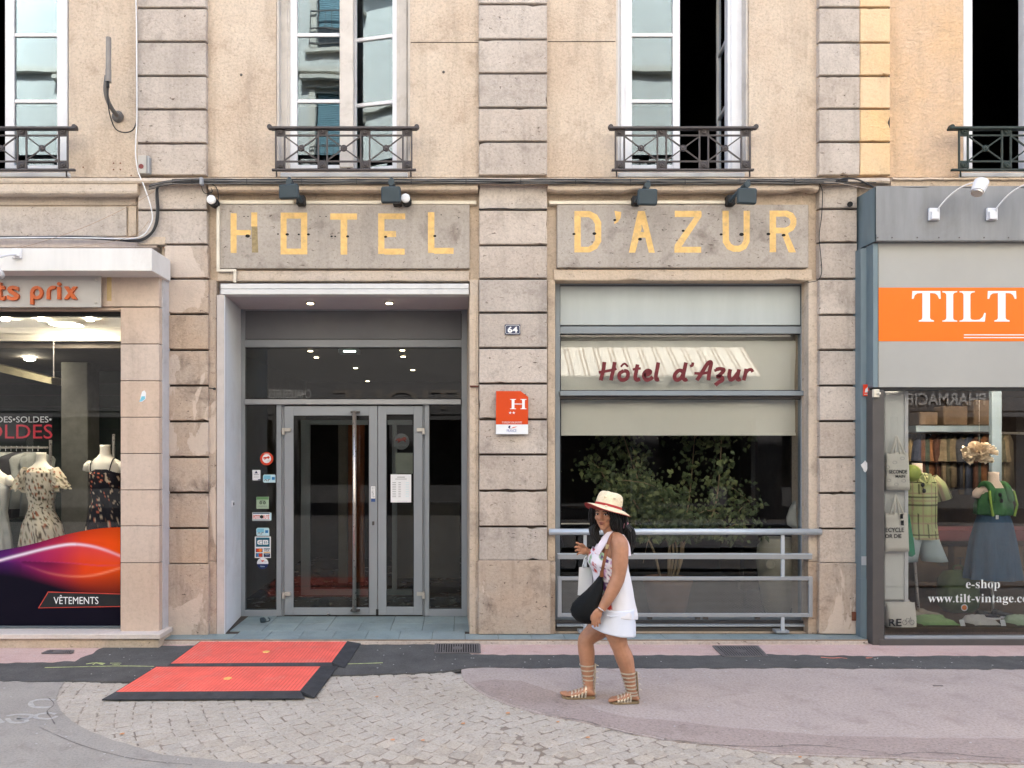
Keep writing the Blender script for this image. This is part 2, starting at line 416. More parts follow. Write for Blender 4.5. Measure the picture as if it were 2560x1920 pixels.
GLASS_SHOP = glass_('shop_glass', (.94, .95, .95), .75)
GLASS_HOTEL = glass_('hotel_glass', (.84, .86, .85), .75)
GLASS_TRANSOM = glass_('transom_glass', (.75, .77, .75), 1.3)
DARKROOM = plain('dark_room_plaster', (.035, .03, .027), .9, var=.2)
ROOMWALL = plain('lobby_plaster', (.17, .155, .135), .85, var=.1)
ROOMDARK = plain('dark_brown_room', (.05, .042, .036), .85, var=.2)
PRINT = painted('printed_sheet', .6, .12)
CLOTHPRINT = painted('printed_cloth', .9, .15)
BLACKINK = plain('black_ink', (.02, .02, .02), .6)
GREYINK = plain('grey_ink', (.25, .25, .26), .6)
PAPERWHITE = plain('white_paper', (.78, .79, .80), .7, var=.03)
LAMP_WARM = emitter('lit_downlight', (1, .80, .5), 4)
LAMP_SHOP = emitter('lit_shop_lamp', (1, .88, .66), 45)
FILL_WINDOW = emitter('window_fill_glow', (1, .84, .64), 38)  # glow of the fill spots added in the clothes shop
FILL_SHOW = emitter('show_fill_glow', (1, .88, .72), 170)  # glow of the unseen fill spots added in the vintage shop
LAMP_COOL = emitter('lit_led', (.75, 1, .9), 5)
# ================================================================== ground
YW = 7.40                                            # plane of the rendered wall
g = MB(); g.box(-30, 30, -4.6, 30, -.6, -.032)
tag(g.build('street_ground', ASPH_GREY), 'grey asphalt of the street', kind='structure')
def ground_patch(name, pix, z, mat, label, rough=.012, clampY=None, sub=.06, parent=None, thick=.028):
    """a thin sheet of surfacing with a slightly ragged edge, outline given as photo pixels on the ground"""
    p = [G(*q) if len(q) == 2 else Vector((q[0], q[1], 0)) for q in pix]; out = []
    for i in range(len(p)):
        a, b = p[i], p[(i+1) % len(p)]; k = max(1, int((b-a).length/sub))
        for t in range(k):
            q = a.lerp(b, t/k); r = rough
            out.append((q.x + noise.noise(Vector((q.x*9, q.y*9, 3)))*r*1.6, q.y + noise.noise(Vector((q.x*9, q.y*9, 9)))*r*1.6))
    m = MB(); n = len(out); m.slab(out, z-thick, z)
    return tag(m.build(name, mat, parent, recalc=True), label, kind='structure')
# pinkish pavement that fills the right, and the rose strip along the wall
ground_patch('pink_pavement', [(1150, 1664), (1160, 1700), (1175, 1715), (1225, 1744), (1282, 1766), (1371, 1790), (1470, 1808), (1560, 1830),
    (1660, 1849), (1802, 1866), (1945, 1884), (2080, 1890), (2250, 1897), (2400, 1904), (2700, 1914), (3400, 1925), (6.5, 7.0, 0), (2400, 1640), (1800, 1640)], .0, ASPH_PINK, 'pinkish worn asphalt pavement')
ground_patch('darker_pavement_band', [(1178, 1708), (1240, 1700), (1300, 1702), (1380, 1728), (1470, 1768), (1560, 1793), (1700, 1805), (1800, 1818), (2060, 1840), (2240, 1844), (2560, 1847), (3000, 1850), (3300, 1921),
    (2700, 1909), (2400, 1899), (2250, 1893), (2080, 1886), (1945, 1880), (1802, 1862), (1660, 1845), (1560, 1826), (1470, 1804), (1371, 1786), (1282, 1762), (1225, 1740)], .003,
    masonry('darker_pink_asphalt', (.335, .27, .245), (.375, .305, .275), pits=.5, blot=.4, streak=0, objvar=0, grain=.9, scale=1.2), 'slightly darker pink asphalt band beside the setts', thick=.006)
ground_patch('rose_pavement_strip', [(-13.0, 7.6, 0), (7.5, 7.6, 0), (3200, 1642), (2400, 1642), (1800, 1641), (1400, 1641), (1180, 1641), (1160, 1650), (250, 1625), (215, 1645), (180, 1656), (60, 1660), (-400, 1664), (-13.0, 6.3, 0)], .002, ASPH_ROSE, 'rose asphalt strip along the foot of the facades')
ground_patch('asphalt_patch', [(-13.5, 6.6, 0), (-300, 1664), (0, 1660), (120, 1657), (185, 1655), (215, 1643), (250, 1624), (268, 1617), (1095, 1612), (1110, 1618), (1180, 1638), (1420, 1639), (1800, 1640), (1830, 1636), (2100, 1641), (2400, 1642), (3600, 1642), (8.0, 6.0, 0),
    (2560, 1674), (2300, 1673), (2000, 1671), (1700, 1672), (1400, 1670), (1200, 1670), (1150, 1674), (1110, 1680), (1000, 1685), (830, 1690), (500, 1705), (300, 1706), (170, 1704), (80, 1705), (-100, 1699), (-500, 1697), (-14, 5.7, 0)], .006, ASPH_DARK, 'dark fresh asphalt patch running along the shops', rough=.02, sub=.04)
ground_patch('grey_pavement', [(-14, 6.3, 0), (-500, 1690), (-100, 1692), (80, 1698), (163, 1697), (163, 1704), (148, 1722), (140, 1747), (150, 1775), (179, 1802), (228, 1829), (285, 1850), (407, 1886), (570, 1903), (814, 1917), (1000, 1924), (1100, 1930),
    (.0, 4.17, 0), (2.0, 4.12, 0), (14, 4.12, 0), (14, -4.5, 0), (-14, -4.5, 0)], -.001, ASPH_GREY, 'grey asphalt of the carriageway beside and in front of the setts', rough=.006)
# ---- setts, laid in sweeping arcs
bedpix = [(163, 1704), (148, 1722), (140, 1747), (150, 1775), (179, 1802), (228, 1829), (285, 1850), (407, 1886), (570, 1903), (814, 1917), (1000, 1924), (1100, 1930), (2600, 1950), (2560, 1911), (2250, 1898), (2080, 1890),
    (1945, 1885), (1802, 1867), (1660, 1850), (1560, 1832), (1470, 1810), (1371, 1790), (1282, 1767), (1225, 1745), (1175, 1716), (1150, 1690), (1107, 1679), (1000, 1684), (830, 1689), (500, 1703), (300, 1705)]
bed = [(G(*q).x, G(*q).y) for q in bedpix]
def inside(x, y, poly):
    c = False; n = len(poly)
    for i in range(n):
        (x1, y1), (x2, y2) = poly[i], poly[(i+1) % n]
        if (y1 > y) != (y2 > y) and x < (x2-x1)*(y-y1)/(y2-y1)+x1: c = not c
    return c
bedo = MB(); bedo.slab(bed, -.03, -.0105); bedo = tag(bedo.build('sett_paving', JOINT), 'arc-laid grey setts with sandy joints', kind='structure')
setts = []
def sett(cx, cy, ang, l, w_):
    """a worn stone: low dome with soft corners"""
    setts.append((cx, cy, ang, l, w_))
C1 = (1.1, 6.7)
def region_b(x, y): return x > -.28 + (5.9-y)*.62                       # second fan on the right
bcx, bcy = sum(p[0] for p in bed)/len(bed), sum(p[1] for p in bed)/len(bed)
def nearbed(x, y):
    return inside(x, y, bed) or any((x-p[0])**2+(y-p[1])**2 < .0081 for p in bed_dense)
bed_dense = []
for i in range(len(bed)):
    p, q = bed[i], bed[(i+1) % len(bed)]; k = max(1, int(math.hypot(q[0]-p[0], q[1]-p[1])/.05)); bed_dense += [(p[0]+(q[0]-p[0])*t/k, p[1]+(q[1]-p[1])*t/k) for t in range(k)]
cell = {}
def free(x, y, d=.092):
    i, j = int(x//.15), int(y//.15)
    return not any((x-a)**2+(y-b)**2 < d*d for ii in (i-1, i, i+1) for jj in (j-1, j, j+1) for a, b in cell.get((ii, jj), ()))
def put(x, y, ang, l, w_):
    cell.setdefault((int(x//.15), int(y//.15)), []).append((x, y)); sett(x, y, ang, l, w_)
for j in range(3):
    yy = 4.41 - j*.105
    for i in range(-40, 60):
        x = i*.168 + (.08 if j % 2 else 0)
        if -1.2 < x < 4.6 and nearbed(x, yy): put(x, yy, random.uniform(-.02, .02), .158, .097); cell.setdefault((int((x+.05)//.15), int(yy//.15)), []).append((x+.05, yy)); cell.setdefault((int((x-.05)//.15), int(yy//.15)), []).append((x-.05, yy))
A, B = [], []
r = .5
while r < 5.2:
    n_ = int(2*pi*r/.104); off = random.random()
    for k in range(n_):
        a_ = 2*pi*(k+off)/n_; A.append((C1[0]+r*cos(a_), C1[1]+r*sin(a_), a_+pi/2, 2*pi*r/n_-.007, .110))
    r += .117
th = radians(34); u = Vector((cos(th), sin(th))); v = Vector((-sin(th), cos(th)))
for i in range(-70, 70):
    for j in range(-90, 90):
        p = u*(i*.128+(.064 if j % 2 else 0)) + v*(j*.1) + Vector((.8, 4.8)); B.append((p.x, p.y, th, .121, .093))
for c_, own in ((A, lambda x, y: not region_b(x, y)), (B, region_b), (A, lambda x, y: True), (B, lambda x, y: True)):
    for q in c_:
        if 4.0 < q[1] < 6.3 and nearbed(q[0], q[1]) and own(q[0], q[1]) and free(q[0], q[1], .082): put(*q)
rnd_ = random.Random(4)
for _ in range(30000):
    x, y = rnd_.uniform(-3.4, 4.6), rnd_.uniform(4.3, 6.2)
    if nearbed(x, y) and free(x, y, .060): put(x, y, atan2(y-C1[1], x-C1[0])+pi/2 if not region_b(x, y) else th, .052, .052)
def vis(s): p = s; return abs(s[0]-.3) < 3.4 and s[1] > 4.36
setts.sort(key=lambda s: (0 if vis(s) else 1, s[1]))
def sett_geo(mb, l, w_, cx=0, cy=0, ang=0, zt=-.0065):
    h, k = l/2, w_/2; c = .009; R = []
    tilt = random.uniform(-.0016, .0016); tl2 = random.uniform(-.0016, .0016)
    ca, sa = cos(ang), sin(ang)
    for (dx, dz) in ((0, -.025), (0, zt-.003), (.006, zt), (h*.6, zt+.001)):
        ring = []
        a, b_ = h-dx, max(k-dx, k*.35)
        for (sx, sy) in ((-1, -.75), (-.8, -1), (.8, -1), (1, -.75), (1, .75), (.8, 1), (-.8, 1), (-1, .75)):
            px_, py_ = sx*a, sy*b_
            z = dz + (tilt*sx + tl2*sy if dz > -.02 else 0)
            ring.append((cx+px_*ca-py_*sa, cy+px_*sa+py_*ca, z))
        R.append(ring)
    mb.rings(R, True)
meshes = []
for i in range(14):
    m = MB(); sett_geo(m, 1, 1); me_o = None
    v_ = []; l, w_ = .13+.0*i, .1
    m = MB(); sett_geo(m, .112 + (i % 5)*.0, .103); meshes.append(m)
cache = {}
stuff = MB()
for i, (cx, cy, ang, l, w_) in enumerate(setts):
    jx, jy = random.uniform(-.004, .004), random.uniform(-.004, .004)
    ja = random.uniform(-.03, .03)
    if i < 298:
        key = (round(l*.5, 2), round(w_, 3), random.randrange(5))
        if key not in cache:
            m = MB(); sett_geo(m, l, w_); o = m.build('sett', SETT, bedo, (cx+jx, cy+jy, 0)); cache[key] = o.data
        else:
            o = bpy.data.objects.new('sett', cache[key]); link(o, bedo, (cx+jx, cy+jy, 0))
        o.rotation_euler = (0, 0, ang+ja)
    else: sett_geo(stuff, l, w_, cx+jx, cy+jy, ang+ja)
tag(stuff.build('sett_field', SETT, bedo), kind='stuff')

# ================================================================== hotel building
hotel = thing('hotel_building', 'sandy rendered building with grey stone pilasters carrying the gold HOTEL lettering', 'building', (0, YW, 0))
ZL = Z(443, 7.40)                                    # underside of the first floor render
UP = [(-90, 172), (690, 1025), (1540, 1872)]
m = MB(); holes = [(X(a, YW), X(b, YW), Z(430, YW), Z(-150, YW)) for a, b in UP]
wall_holes(m, X(-4800, YW), X(2150, YW), ZL, 16.5, holes, YW, YW+.38); m.build('rendered_wall', STUCCO, hotel)
Y2 = 7.42
m = MB(); holes = [(X(541, Y2), X(1174, Y2), -.5, Z(704, Y2)), (X(1388, Y2), X(2020, Y2), .045, Z(701, Y2)), (X(-1300, Y2), X(404, Y2), -.5, Z(612, Y2))]
wall_holes(m, X(-4800, Y2), X(2150, Y2), -.1, ZL-.002, holes, Y2, Y2+.36); m.build('stone_wall', STONE_WARM, hotel)
# faint render joints beside the windows
def joints_line(px0, px1, py):
    m = MB(); pts = [P(px0+(px1-px0)*t/12, py+1.2*noise.noise(Vector((t*1.7, py, px0))), YW-.001) for t in range(13)]
    m.tube(pts, .004, 5); m.build('render_joint', GROOVE, hotel)
joints_line(1027, 1196, 106); joints_line(1370, 1538, 104)

def pilaster(px0, px1, ys, yf, parent, mat, gap=5.0, core=True, name='pilaster_stone', rough=.0015):
    for a, b in zip(ys[:-1], ys[1:]):
        x0, x1 = X(px0, yf), X(px1, yf); z1, z0 = Z(a+gap/2, yf), Z(b-gap/2, yf)
        m = MB(); w2, h2 = (x1-x0)/2, (z1-z0)/2
        # face with worn, chipped arrises
        nx, nz = 10, 5; ring = []
        rr = random.random()*50
        def edge(n_, fa, fb):
            return [fa + (fb-fa)*t/n_ for t in range(n_)]
        pts = [(-w2+2*w2*t/nx, h2) for t in range(nx)] + [(w2, h2-2*h2*t/nz) for t in range(nz)] + [(w2-2*w2*t/nx, -h2) for t in range(nx)] + [(-w2, -h2+2*h2*t/nz) for t in range(nz)]
        R = []
        for inset, y in ((0, .10), (0, .007), (.006, 0.0)):
            ring = []
            for (x, z) in pts:
                q = noise.noise(Vector((x*14+rr, z*14, rr)))
                ch = max(0, q-.42)*.06 + .0016*abs(noise.noise(Vector((x*60, z*60, rr))))
                k = inset+(ch if y < .05 else 0)
                ring.append((x*(1-k/w2), y-.0*q, z*(1-k/h2)))
            R.append(ring)
        m.rings(R, True)
        m.build(name, mat, parent, ((x0+x1)/2, yf+random.uniform(-rough, rough), (z0+z1)/2))
    if core:
        m = MB(); m.pbox(px0+1.5, ys[0], px1-1.5, ys[-1], yf+.045, yf+.075+.02); m.build('pilaster_joint', GROOVE, parent)
UPJ = [-325, -235, -150, -66, 19.5, 104, 189.5, 273, 358, 439]
pilaster(343, 515, UPJ, 7.34, hotel, STONE)
pilaster(1197, 1368, [-325, -240, -155, -75, 10, 98, 183, 269, 354, 439], 7.34, hotel, STONE)
pilaster(2048, 2150, [-325, -240, -155, -70, 18, 106, 189.5, 271.5, 354.5, 439], 7.34, hotel, STONE)
pilaster(345, 517, [449, 525, 611], 7.34, hotel, STONE)
pilaster(411, 520, [611, 696.5, 785, 875, 964, 1053.6, 1143, 1232, 1321, 1411], 7.34, hotel, STONE_BASE)
pilaster(1198, 1368, [449, 524, 613, 697, 781.7, 870, 959, 1048.6, 1136.7, 1227, 1317, 1403], 7.34, hotel, STONE)
pilaster(2049, 2143, [449, 522, 606, 697, 787, 875, 964, 1053, 1143.5, 1233, 1322, 1409], 7.34, hotel, STONE)
for a, b, t, yb in ((408, 521, 1411, 1592), (1196, 1376, 1402, 1586), (2048, 2145, 1408, 1585)):
    m = MB(); m.pbox(a, t, b, yb, 7.325, 7.44, .006, jit=.002); m.build('base_stone', STONE_BASE, hotel)
m = MB(); m.pbox(343, 592, 412, 611, 7.33, 7.5, .004); m.build('corner_stone', STONE_WARM, hotel)
# stepped jamb strips beside the openings
for a, b, t, bt, y, mat in ((521, 541, 700, 1588, 7.38, STONE_BASE), (1174, 1197, 700, 1588, 7.38, STONE_WARM), (1368, 1388, 700, 1585, 7.39, STONE_WARM), (2021, 2049, 700, 1585, 7.39, STONE_WARM)):
    m = MB(); m.pbox(a+.5, t, b-.5, 1403, y, y+.1, .004, jit=.001); m.build('jamb_strip', mat, hotel)
    m = MB(); m.pbox(a-.5, 1404, b+.5, bt, y-.008, y+.1, .004, jit=.001); m.build('jamb_base', STONE_BASE, hotel)
# string course: thin lip over the whole front, deeper cornice over the bays
m = MB()
n_ = 150; xa, xb = X(-900, 7.27), X(2225, 7.27)
top, bot = [], []
R = []
for i in range(n_+1):
    x = xa+(xb-xa)*i/n_; q = .006*noise.noise(Vector((x*5, 0, 1))) + .004*noise.noise(Vector((x*22, 0, 4)))
    z0, z1 = Z(457, 7.27)+q*.6, Z(444, 7.27)+q*.3
    R.append([(x, 7.44, z0), (x, 7.275-q, z0), (x, 7.265-q, z0+.018), (x, 7.28-q, z1), (x, 7.40, z1+.035), (x, 7.44, z1+.035)])
m.rings(R, True); m.build('string_course', STONE_WARM, hotel)
def bay_cornice(px0, px1, pyb, chip=1.0, seed=0):
    m = MB(); R = []; n_ = 90
    for i in range(n_+1):
        x = X(px0, 7.27)+(X(px1, 7.27)-X(px0, 7.27))*i/n_
        q = max(0, noise.noise(Vector((x*3.1, seed, 0))))*.045*chip + .006*noise.noise(Vector((x*21, seed, 2)))
        zb = Z(pyb, 7.27)+q; zt = Z(457, 7.27)-.002
        R.append([(x, 7.44, zb+.02), (x, 7.30, zb), (x, 7.275, zb+.012), (x, 7.27, zb+.03), (x, 7.285, zt), (x, 7.44, zt)])
    m.rings(R, True); m.build('cornice', STONE_WARM, hotel)
bay_cornice(-500, 342, 486, 1.0, 3); bay_cornice(521, 1195, 477, .15, 5); bay_cornice(1370, 2047, 478, .8, 9)
# left frieze: a sunk field with a raised border
m = MB(); m.pbox(-500, 516, 316, 590, 7.395, 7.5, .004); m.build('frieze_panel', STONE, hotel)
m = MB(); m.pbox(-500, 490, 341, 513, 7.405, 7.5, .004); m.pbox(321, 516, 341, 590, 7.40, 7.5, .003); m.build('frieze_border', STONE_WARM, hotel)
m = MB(); m.pbox(-500, 592, 392, 619, 7.36, 7.5, .006); m.build('frieze_ledge', PINKSTONE, hotel)
# sign stones
m = MB(); m.pbox(543, 511, 1174, 671, 7.365, 7.43, .005); m.build('sign_stone', PANEL, hotel)
m = MB(); m.pbox(1393, 511, 2022, 669, 7.355, 7.43, .008); m.build('sign_stone', PANEL, hotel)
# lower lip under the sign stones, crumbling at its edge
def lip(px0, px1, py0, py1, seed):
    m = MB(); R = []; n_ = 80
    for i in range(n_+1):
        x = X(px0, 7.38)+(X(px1, 7.38)-X(px0, 7.38))*i/n_
        q = max(0, noise.noise(Vector((x*2.6, seed, 0)))-.15)*.03 + .003*noise.noise(Vector((x*25, seed, 2)))
        zb, zt = Z(py1, 7.38)+q, Z(py0, 7.38)
        R.append([(x, 7.45, zb), (x, 7.385, zb), (x, 7.38, zb+.01), (x, 7.385, zt), (x, 7.45, zt)])
    m.rings(R, True); m.build('lintel_lip', STONE_WARM, hotel)
lip(544, 1172, 677, 702, 2); lip(1385, 2030, 674, 701, 8)
# shell of the building (keeps the rooms dark and stops the sun)
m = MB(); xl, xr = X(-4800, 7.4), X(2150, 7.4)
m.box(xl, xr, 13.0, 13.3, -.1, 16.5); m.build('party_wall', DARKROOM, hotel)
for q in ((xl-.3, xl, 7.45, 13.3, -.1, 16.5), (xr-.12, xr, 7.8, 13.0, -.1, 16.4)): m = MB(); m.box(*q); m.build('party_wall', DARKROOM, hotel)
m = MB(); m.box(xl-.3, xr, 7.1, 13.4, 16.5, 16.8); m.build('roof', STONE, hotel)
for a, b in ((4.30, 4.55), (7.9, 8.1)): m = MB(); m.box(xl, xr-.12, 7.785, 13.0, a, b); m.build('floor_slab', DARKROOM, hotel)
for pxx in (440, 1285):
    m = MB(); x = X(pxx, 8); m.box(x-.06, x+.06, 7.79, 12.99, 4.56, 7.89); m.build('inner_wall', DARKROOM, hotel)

# ------------------------------------------------------------------ upstairs windows
YG = 7.56
def rect_frame(mb, x0, x1, z0, z1, t, y0, y1, tb=None, tt=None, c=.004):
    tb = t if tb is None else tb; tt = t if tt is None else tt
    mb.box(x0, x0+t, y0, y1, z0, z1, c); mb.box(x1-t, x1, y0, y1, z0, z1, c)
    if tb: mb.box(x0+t, x1-t, y0+.001, y1-.001, z0, z0+tb, c)
    if tt: mb.box(x0+t, x1-t, y0+.001, y1-.001, z1-tt, z1, c)
def sash(parent, px0, px1, gl0, gl1, angle=0, hinge='r', frame_mat=None):
    """a casement leaf: frame, three panes, two glazing bars; turned inwards about its hinge"""
    x0, x1 = X(px0, YG), X(px1, YG); g0, g1 = X(gl0, YG), X(gl1, YG)
    zb, zt = Z(421, YG), Z(-140, YG); gb = Z(412, YG)
    hx = x1 if hinge == 'r' else x0
    hp = Vector((hx, YG, 0))
    o = MB(); fm = frame_mat or WHITEPAINT
    o.box(x0-hx, g0-hx, 0, .045, zb, zt, .005); o.box(g1-hx, x1-hx, 0, .045, zb, zt, .005)
    o.box(g0-hx, g1-hx, .001, .044, zb, gb, .004); o.box(g0-hx, g1-hx, .001, .044, zt-.05, zt, .004)
    so_ = o.build('sash', fm, parent, hp)
    mo = []
    for a, b in ((81, 90), (247, 256)): mm = MB(); mm.box(g0-hx, g1-hx, .008, .036, Z(b, YG), Z(a, YG), .004); mo.append(mm.build('glazing_bar', fm, parent, hp))
    pm = MB(); pm.box(g0-hx-.004, g1-hx+.004, .022, .026, gb-.004, zt-.04); po = pm.build('pane', GLASS_UP, parent, hp)
    for q in (so_, *mo, po): q.rotation_euler = (0, 0, angle)
def win_case(pxl, pxr, fl, fr, mat=WHITEPAINT):
    """fixed frame with stepped profile in the opening"""
    m = MB(); zb, zt = Z(430, YG), Z(-150, 7.4)
    m.box(X(pxl, YG)-.0, X(fl, YG), YG-.012, YG+.08, zb, zt, .004); m.box(X(fr, YG), X(pxr, YG), YG-.012, YG+.08, zb, zt, .004)
    m.box(X(pxl, YG)+.03, X(fl, YG)-.02, YG-.03, YG-.011, zb, zt, .006); m.box(X(fr, YG)+.03, X(pxr, YG)-.015, YG-.03, YG-.011, zb, zt, .006)
    m.box(X(fl, YG), X(fr, YG), YG-.011, YG+.075, zb, Z(423, YG), .004)
    return m.build('window', mat, hotel)
def embrasure(pxl, pxr, fl, fr, mat):
    zb, zt = Z(430, YW), Z(-150, YW)
    for a, b in ((X(pxl, YW)+.002, X(pxl, YW)+.022), (X(pxr, YW)-.022, X(pxr, YW)-.002)): m = MB(); m.box(a, b, YW+.02, YG+.02, zb+.001, zt); m.build('reveal', mat, hotel)
def sill(pxl, pxr):
    m = MB(); m.pbox(pxl, 431, pxr, 442, 7.36, 7.62, .004); m.build('window_sill', WHITEPLASTER, hotel)
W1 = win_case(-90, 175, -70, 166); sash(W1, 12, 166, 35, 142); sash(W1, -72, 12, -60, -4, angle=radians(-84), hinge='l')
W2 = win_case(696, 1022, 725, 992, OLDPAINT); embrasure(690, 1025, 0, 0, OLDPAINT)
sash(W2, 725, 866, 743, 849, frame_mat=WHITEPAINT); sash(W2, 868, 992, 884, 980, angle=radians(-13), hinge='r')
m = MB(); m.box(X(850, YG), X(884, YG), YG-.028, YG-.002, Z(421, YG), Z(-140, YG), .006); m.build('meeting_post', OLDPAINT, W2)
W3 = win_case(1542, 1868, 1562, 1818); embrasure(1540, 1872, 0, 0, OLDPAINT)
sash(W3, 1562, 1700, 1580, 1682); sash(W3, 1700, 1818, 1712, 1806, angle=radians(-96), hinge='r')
for a, b in ((-80, 172), (701, 1019), (1547, 1862)): sill(a, b)

# ------------------------------------------------------------------ balcony railings
def railing(parent, pitch_x, left, right, iron, y=7.235, end_caps=True):
    """pitch_x: pixel centres of the double posts"""
    o = MB(); o.pbox(left, 315, right, 321, y-.035, y+.03, .004); top = o.build('railing', iron, parent)
    for e in (left, right):
        k = MB(); k.lathe([(.012, -.03), (.024, -.028), (.026, .0), (.02, .022), (.008, .028)], (X(e, y), y, Z(319, y)), 10, 'y'); k.build('end_knob', iron, top)
    k = MB(); k.pbox(left+4, 421, right-2, 426, y-.012, y+.02, .003); k.build('bottom_rail', iron, top)
    k = MB(); k.pbox(pitch_x[0]-11, 336, pitch_x[-1]+11, 340, y-.004, y+.012, .002); k.pbox(pitch_x[0]-11, 401, pitch_x[-1]+11, 405, y-.004, y+.012, .002); k.build('middle_rail', iron, top)
    for cx in pitch_x:
        for s in (-1, 1):
            k = MB(); k.pbox(cx+s*11-2, 321.5, cx+s*11+2, 420.5, y-.008, y+.008, .0015); k.build('upright', iron, top)
        for cy in (328.5, 413):
            k = MB(); x, z = X(cx, y), Z(cy, y); hw = 9*y/F
            k.box(x-hw, x+hw, y-.004, y+.006, z-hw*.85, z+hw*.85, .0015)
            k.lathe([(.030, 0), (.030, -.008), (.022, -.012), (.020, -.008), (.012, -.008), (.010, -.014), (.002, -.017)], (x, y-.004, z), 14, 'y')
            k.build('rosette', iron, top)
    for a, b in zip(pitch_x[:-1], pitch_x[1:]):
        cx, cy = (a+b)/2, 371; k = MB()
        for (sx, sy) in ((-1, -1), (1, -1), (-1, 1), (1, 1)):
            k.tube([P(cx, cy, y), P(cx+sx*(b-a-22)/2, cy+sy*30.5, y)], .0085, 4)
        k.build('cross_brace', iron, top)
        k = MB(); x, z = X(cx, y), Z(cy, y)
        k.lathe([(.032, .008), (.034, -.002), (.026, -.010), (.022, -.008), (.014, -.009), (.011, -.014), (.002, -.016)], (x, y-.004, z), 14, 'y'); k.build('rosette', iron, top)
    for e in (pitch_x[0]-9, pitch_x[-1]+9):
        if -50 < e < 2600:
            k = MB(); k.tube([P(e, 424, y+.01), P(e+.5, 441, y+.03), P(e+1, 440, y+.16)], .008, 5); k.build('bracket', iron, top)
    return top
railing(hotel, [-155, -50, 54, 157], -186, 188, IRON)
railing(hotel, [700, 806.5, 913, 1018], 675, 1042, IRON)
railing(hotel, [1550, 1655, 1760, 1865], 1526, 1888, IRON)

# ================================================================== orange neighbour
orange = thing('orange_building', 'orange painted building beside the hotel with a black open window', 'building', (X(2400, YW), YW, 0))
m = MB(); wall_holes(m, X(2150, YW)+.001, X(6800, YW), ZL, 16.5, [(X(2408, YW), X(2740, YW), Z(430, YW), Z(-150, YW))], YW, YW+.38); m.build('rendered_wall', ORANGE, orange)
pilaster(2150.5, 2226, [-325, -240, -155, -70, 18, 106, 189.5, 271.5, 354.5, 439], 7.342, orange, ORANGE_Q)
m = MB(); wall_holes(m, X(2150, Y2)+.001, X(6800, Y2), -.1, ZL-.002, [(X(2180, Y2), X(3600, Y2), -.5, Z(560, Y2))], Y2, Y2+.36); m.build('stone_wall', STONE_WARM, orange)
m = MB(); R = []
for i in range(101):
    x = X(2228, 7.3)+i*.05; q = .006*noise.noise(Vector((x*7, 3, 1)))
    z0, z1 = Z(475, 7.3)+q*.5, Z(446, 7.3)+q
    R.append([(x, 7.44, z0), (x, 7.31-q, z0), (x, 7.30-q, z1-.03), (x, 7.27-q, z1-.02), (x, 7.28-q, z1), (x, 7.44, z1+.01)])
m.rings(R, True); m.build('string_course', STONE_WARM, orange)
for q in ((X(2150, 7.4)+.001, X(2150, 7.4)+.3, 7.79, 13.0), (X(6800, 7.4)-.3, X(6800, 7.4), 7.79, 13.0), (X(2150, 7.4)+.001, X(6800, 7.4), 13.0, 13.3)): m = MB(); m.box(*q, -.1, 16.5); m.build('party_wall', DARKROOM, orange)
m = MB(); m.box(X(2150, 7.4)+.001, X(6800, 7.4)+.3, 7.1, 13.4, 16.5, 16.8); m.build('roof', STONE, orange)  # roof and walls extended out of view to keep the street shaded
for a, b in ((4.30, 4.55), (7.9, 8.1)): m = MB(); m.box(X(2150, 7.4)+.301, X(6800, 7.4)-.3, 7.785, 12.99, a, b); m.build('floor_slab', DARKROOM, orange)
m = MB(); zb, zt = Z(430, YG), Z(-150, 7.4); m.box(X(2400, YG), X(2423, YG), YG-.05, YG+.08, zb, zt, .004); m.box(X(2560, YG), X(2580, YG), YG, YG+.08, zb, zt, .004); m.box(X(2423, YG), X(2560, YG), YG, YG+.08, zb, Z(422, YG), .004); W4 = m.build('window', WHITEPAINT, orange)
sash(W4, 2424, 2560, 2436, 2550, angle=radians(76), hinge='l', frame_mat=OLDPAINT)
m = MB(); m.pbox(2404, 431, 2700, 442, 7.36, 7.62, .004); m.build('window_sill', WHITEPLASTER, orange)
railing(orange, [2410, 2517, 2624, 2731], 2377, 2752, IRON_G)
# ================================================================== thresholds of blue-grey tiles
ZT = .05
th = MB(); th.box(X(408, 7.16), X(2168, 7.16), 7.165, 7.9, -.003, .040); th.box(X(541, 7.5), X(1180, 7.5), 7.9, 8.75, -.003, .040)
tho = tag(th.build('threshold', GROOVE), 'mortar bed of the tiled threshold along the hotel', kind='structure')
def tile(x0, x1, y0, y1): 
    m = MB(); m.box(-(x1-x0)/2, (x1-x0)/2, -(y1-y0)/2, (y1-y0)/2, -.008, .002+random.uniform(-.0006, .0006), .002); m.build('tile', TILE, tho, ((x0+x1)/2, (y0+y1)/2, .048))
tw = .324; x = X(408, 7.16)+.01
while x < X(2166, 7.16)-.05:
    xe = min(x+tw, X(2166, 7.16)); tile(x, xe-.004, 7.156, 7.36 if not (X(560, 7.4) < (x+xe)/2 < X(1165, 7.4)) else 7.476); x = xe
x = X(555, 7.5)
xr_ = X(1190, 7.5)
x = X(541, 7.4)+.11
while x < X(1174, 7.4):
    xe = min(x+tw, X(1178, 7.4)); tile(x, xe-.004, 7.480, 7.80); tile(x, xe-.004, 7.804, 8.13); x = xe
m = MB(); m.box(X(408, 7.16), X(2168, 7.16), 7.150, 7.1565, .036, .047); m.build('edge_strip', plain('rusty_edge_strip', (.25, .17, .11), .7, var=.3, scale=9), tho)
m = MB(); m.box(X(408, 7.16), X(2168, 7.16), 7.142, 7.164, -.01, .0355, .003); m.build('kerb_stone', STONE, tho)
# the hotel window stands on a stone plinth
YD = 8.15
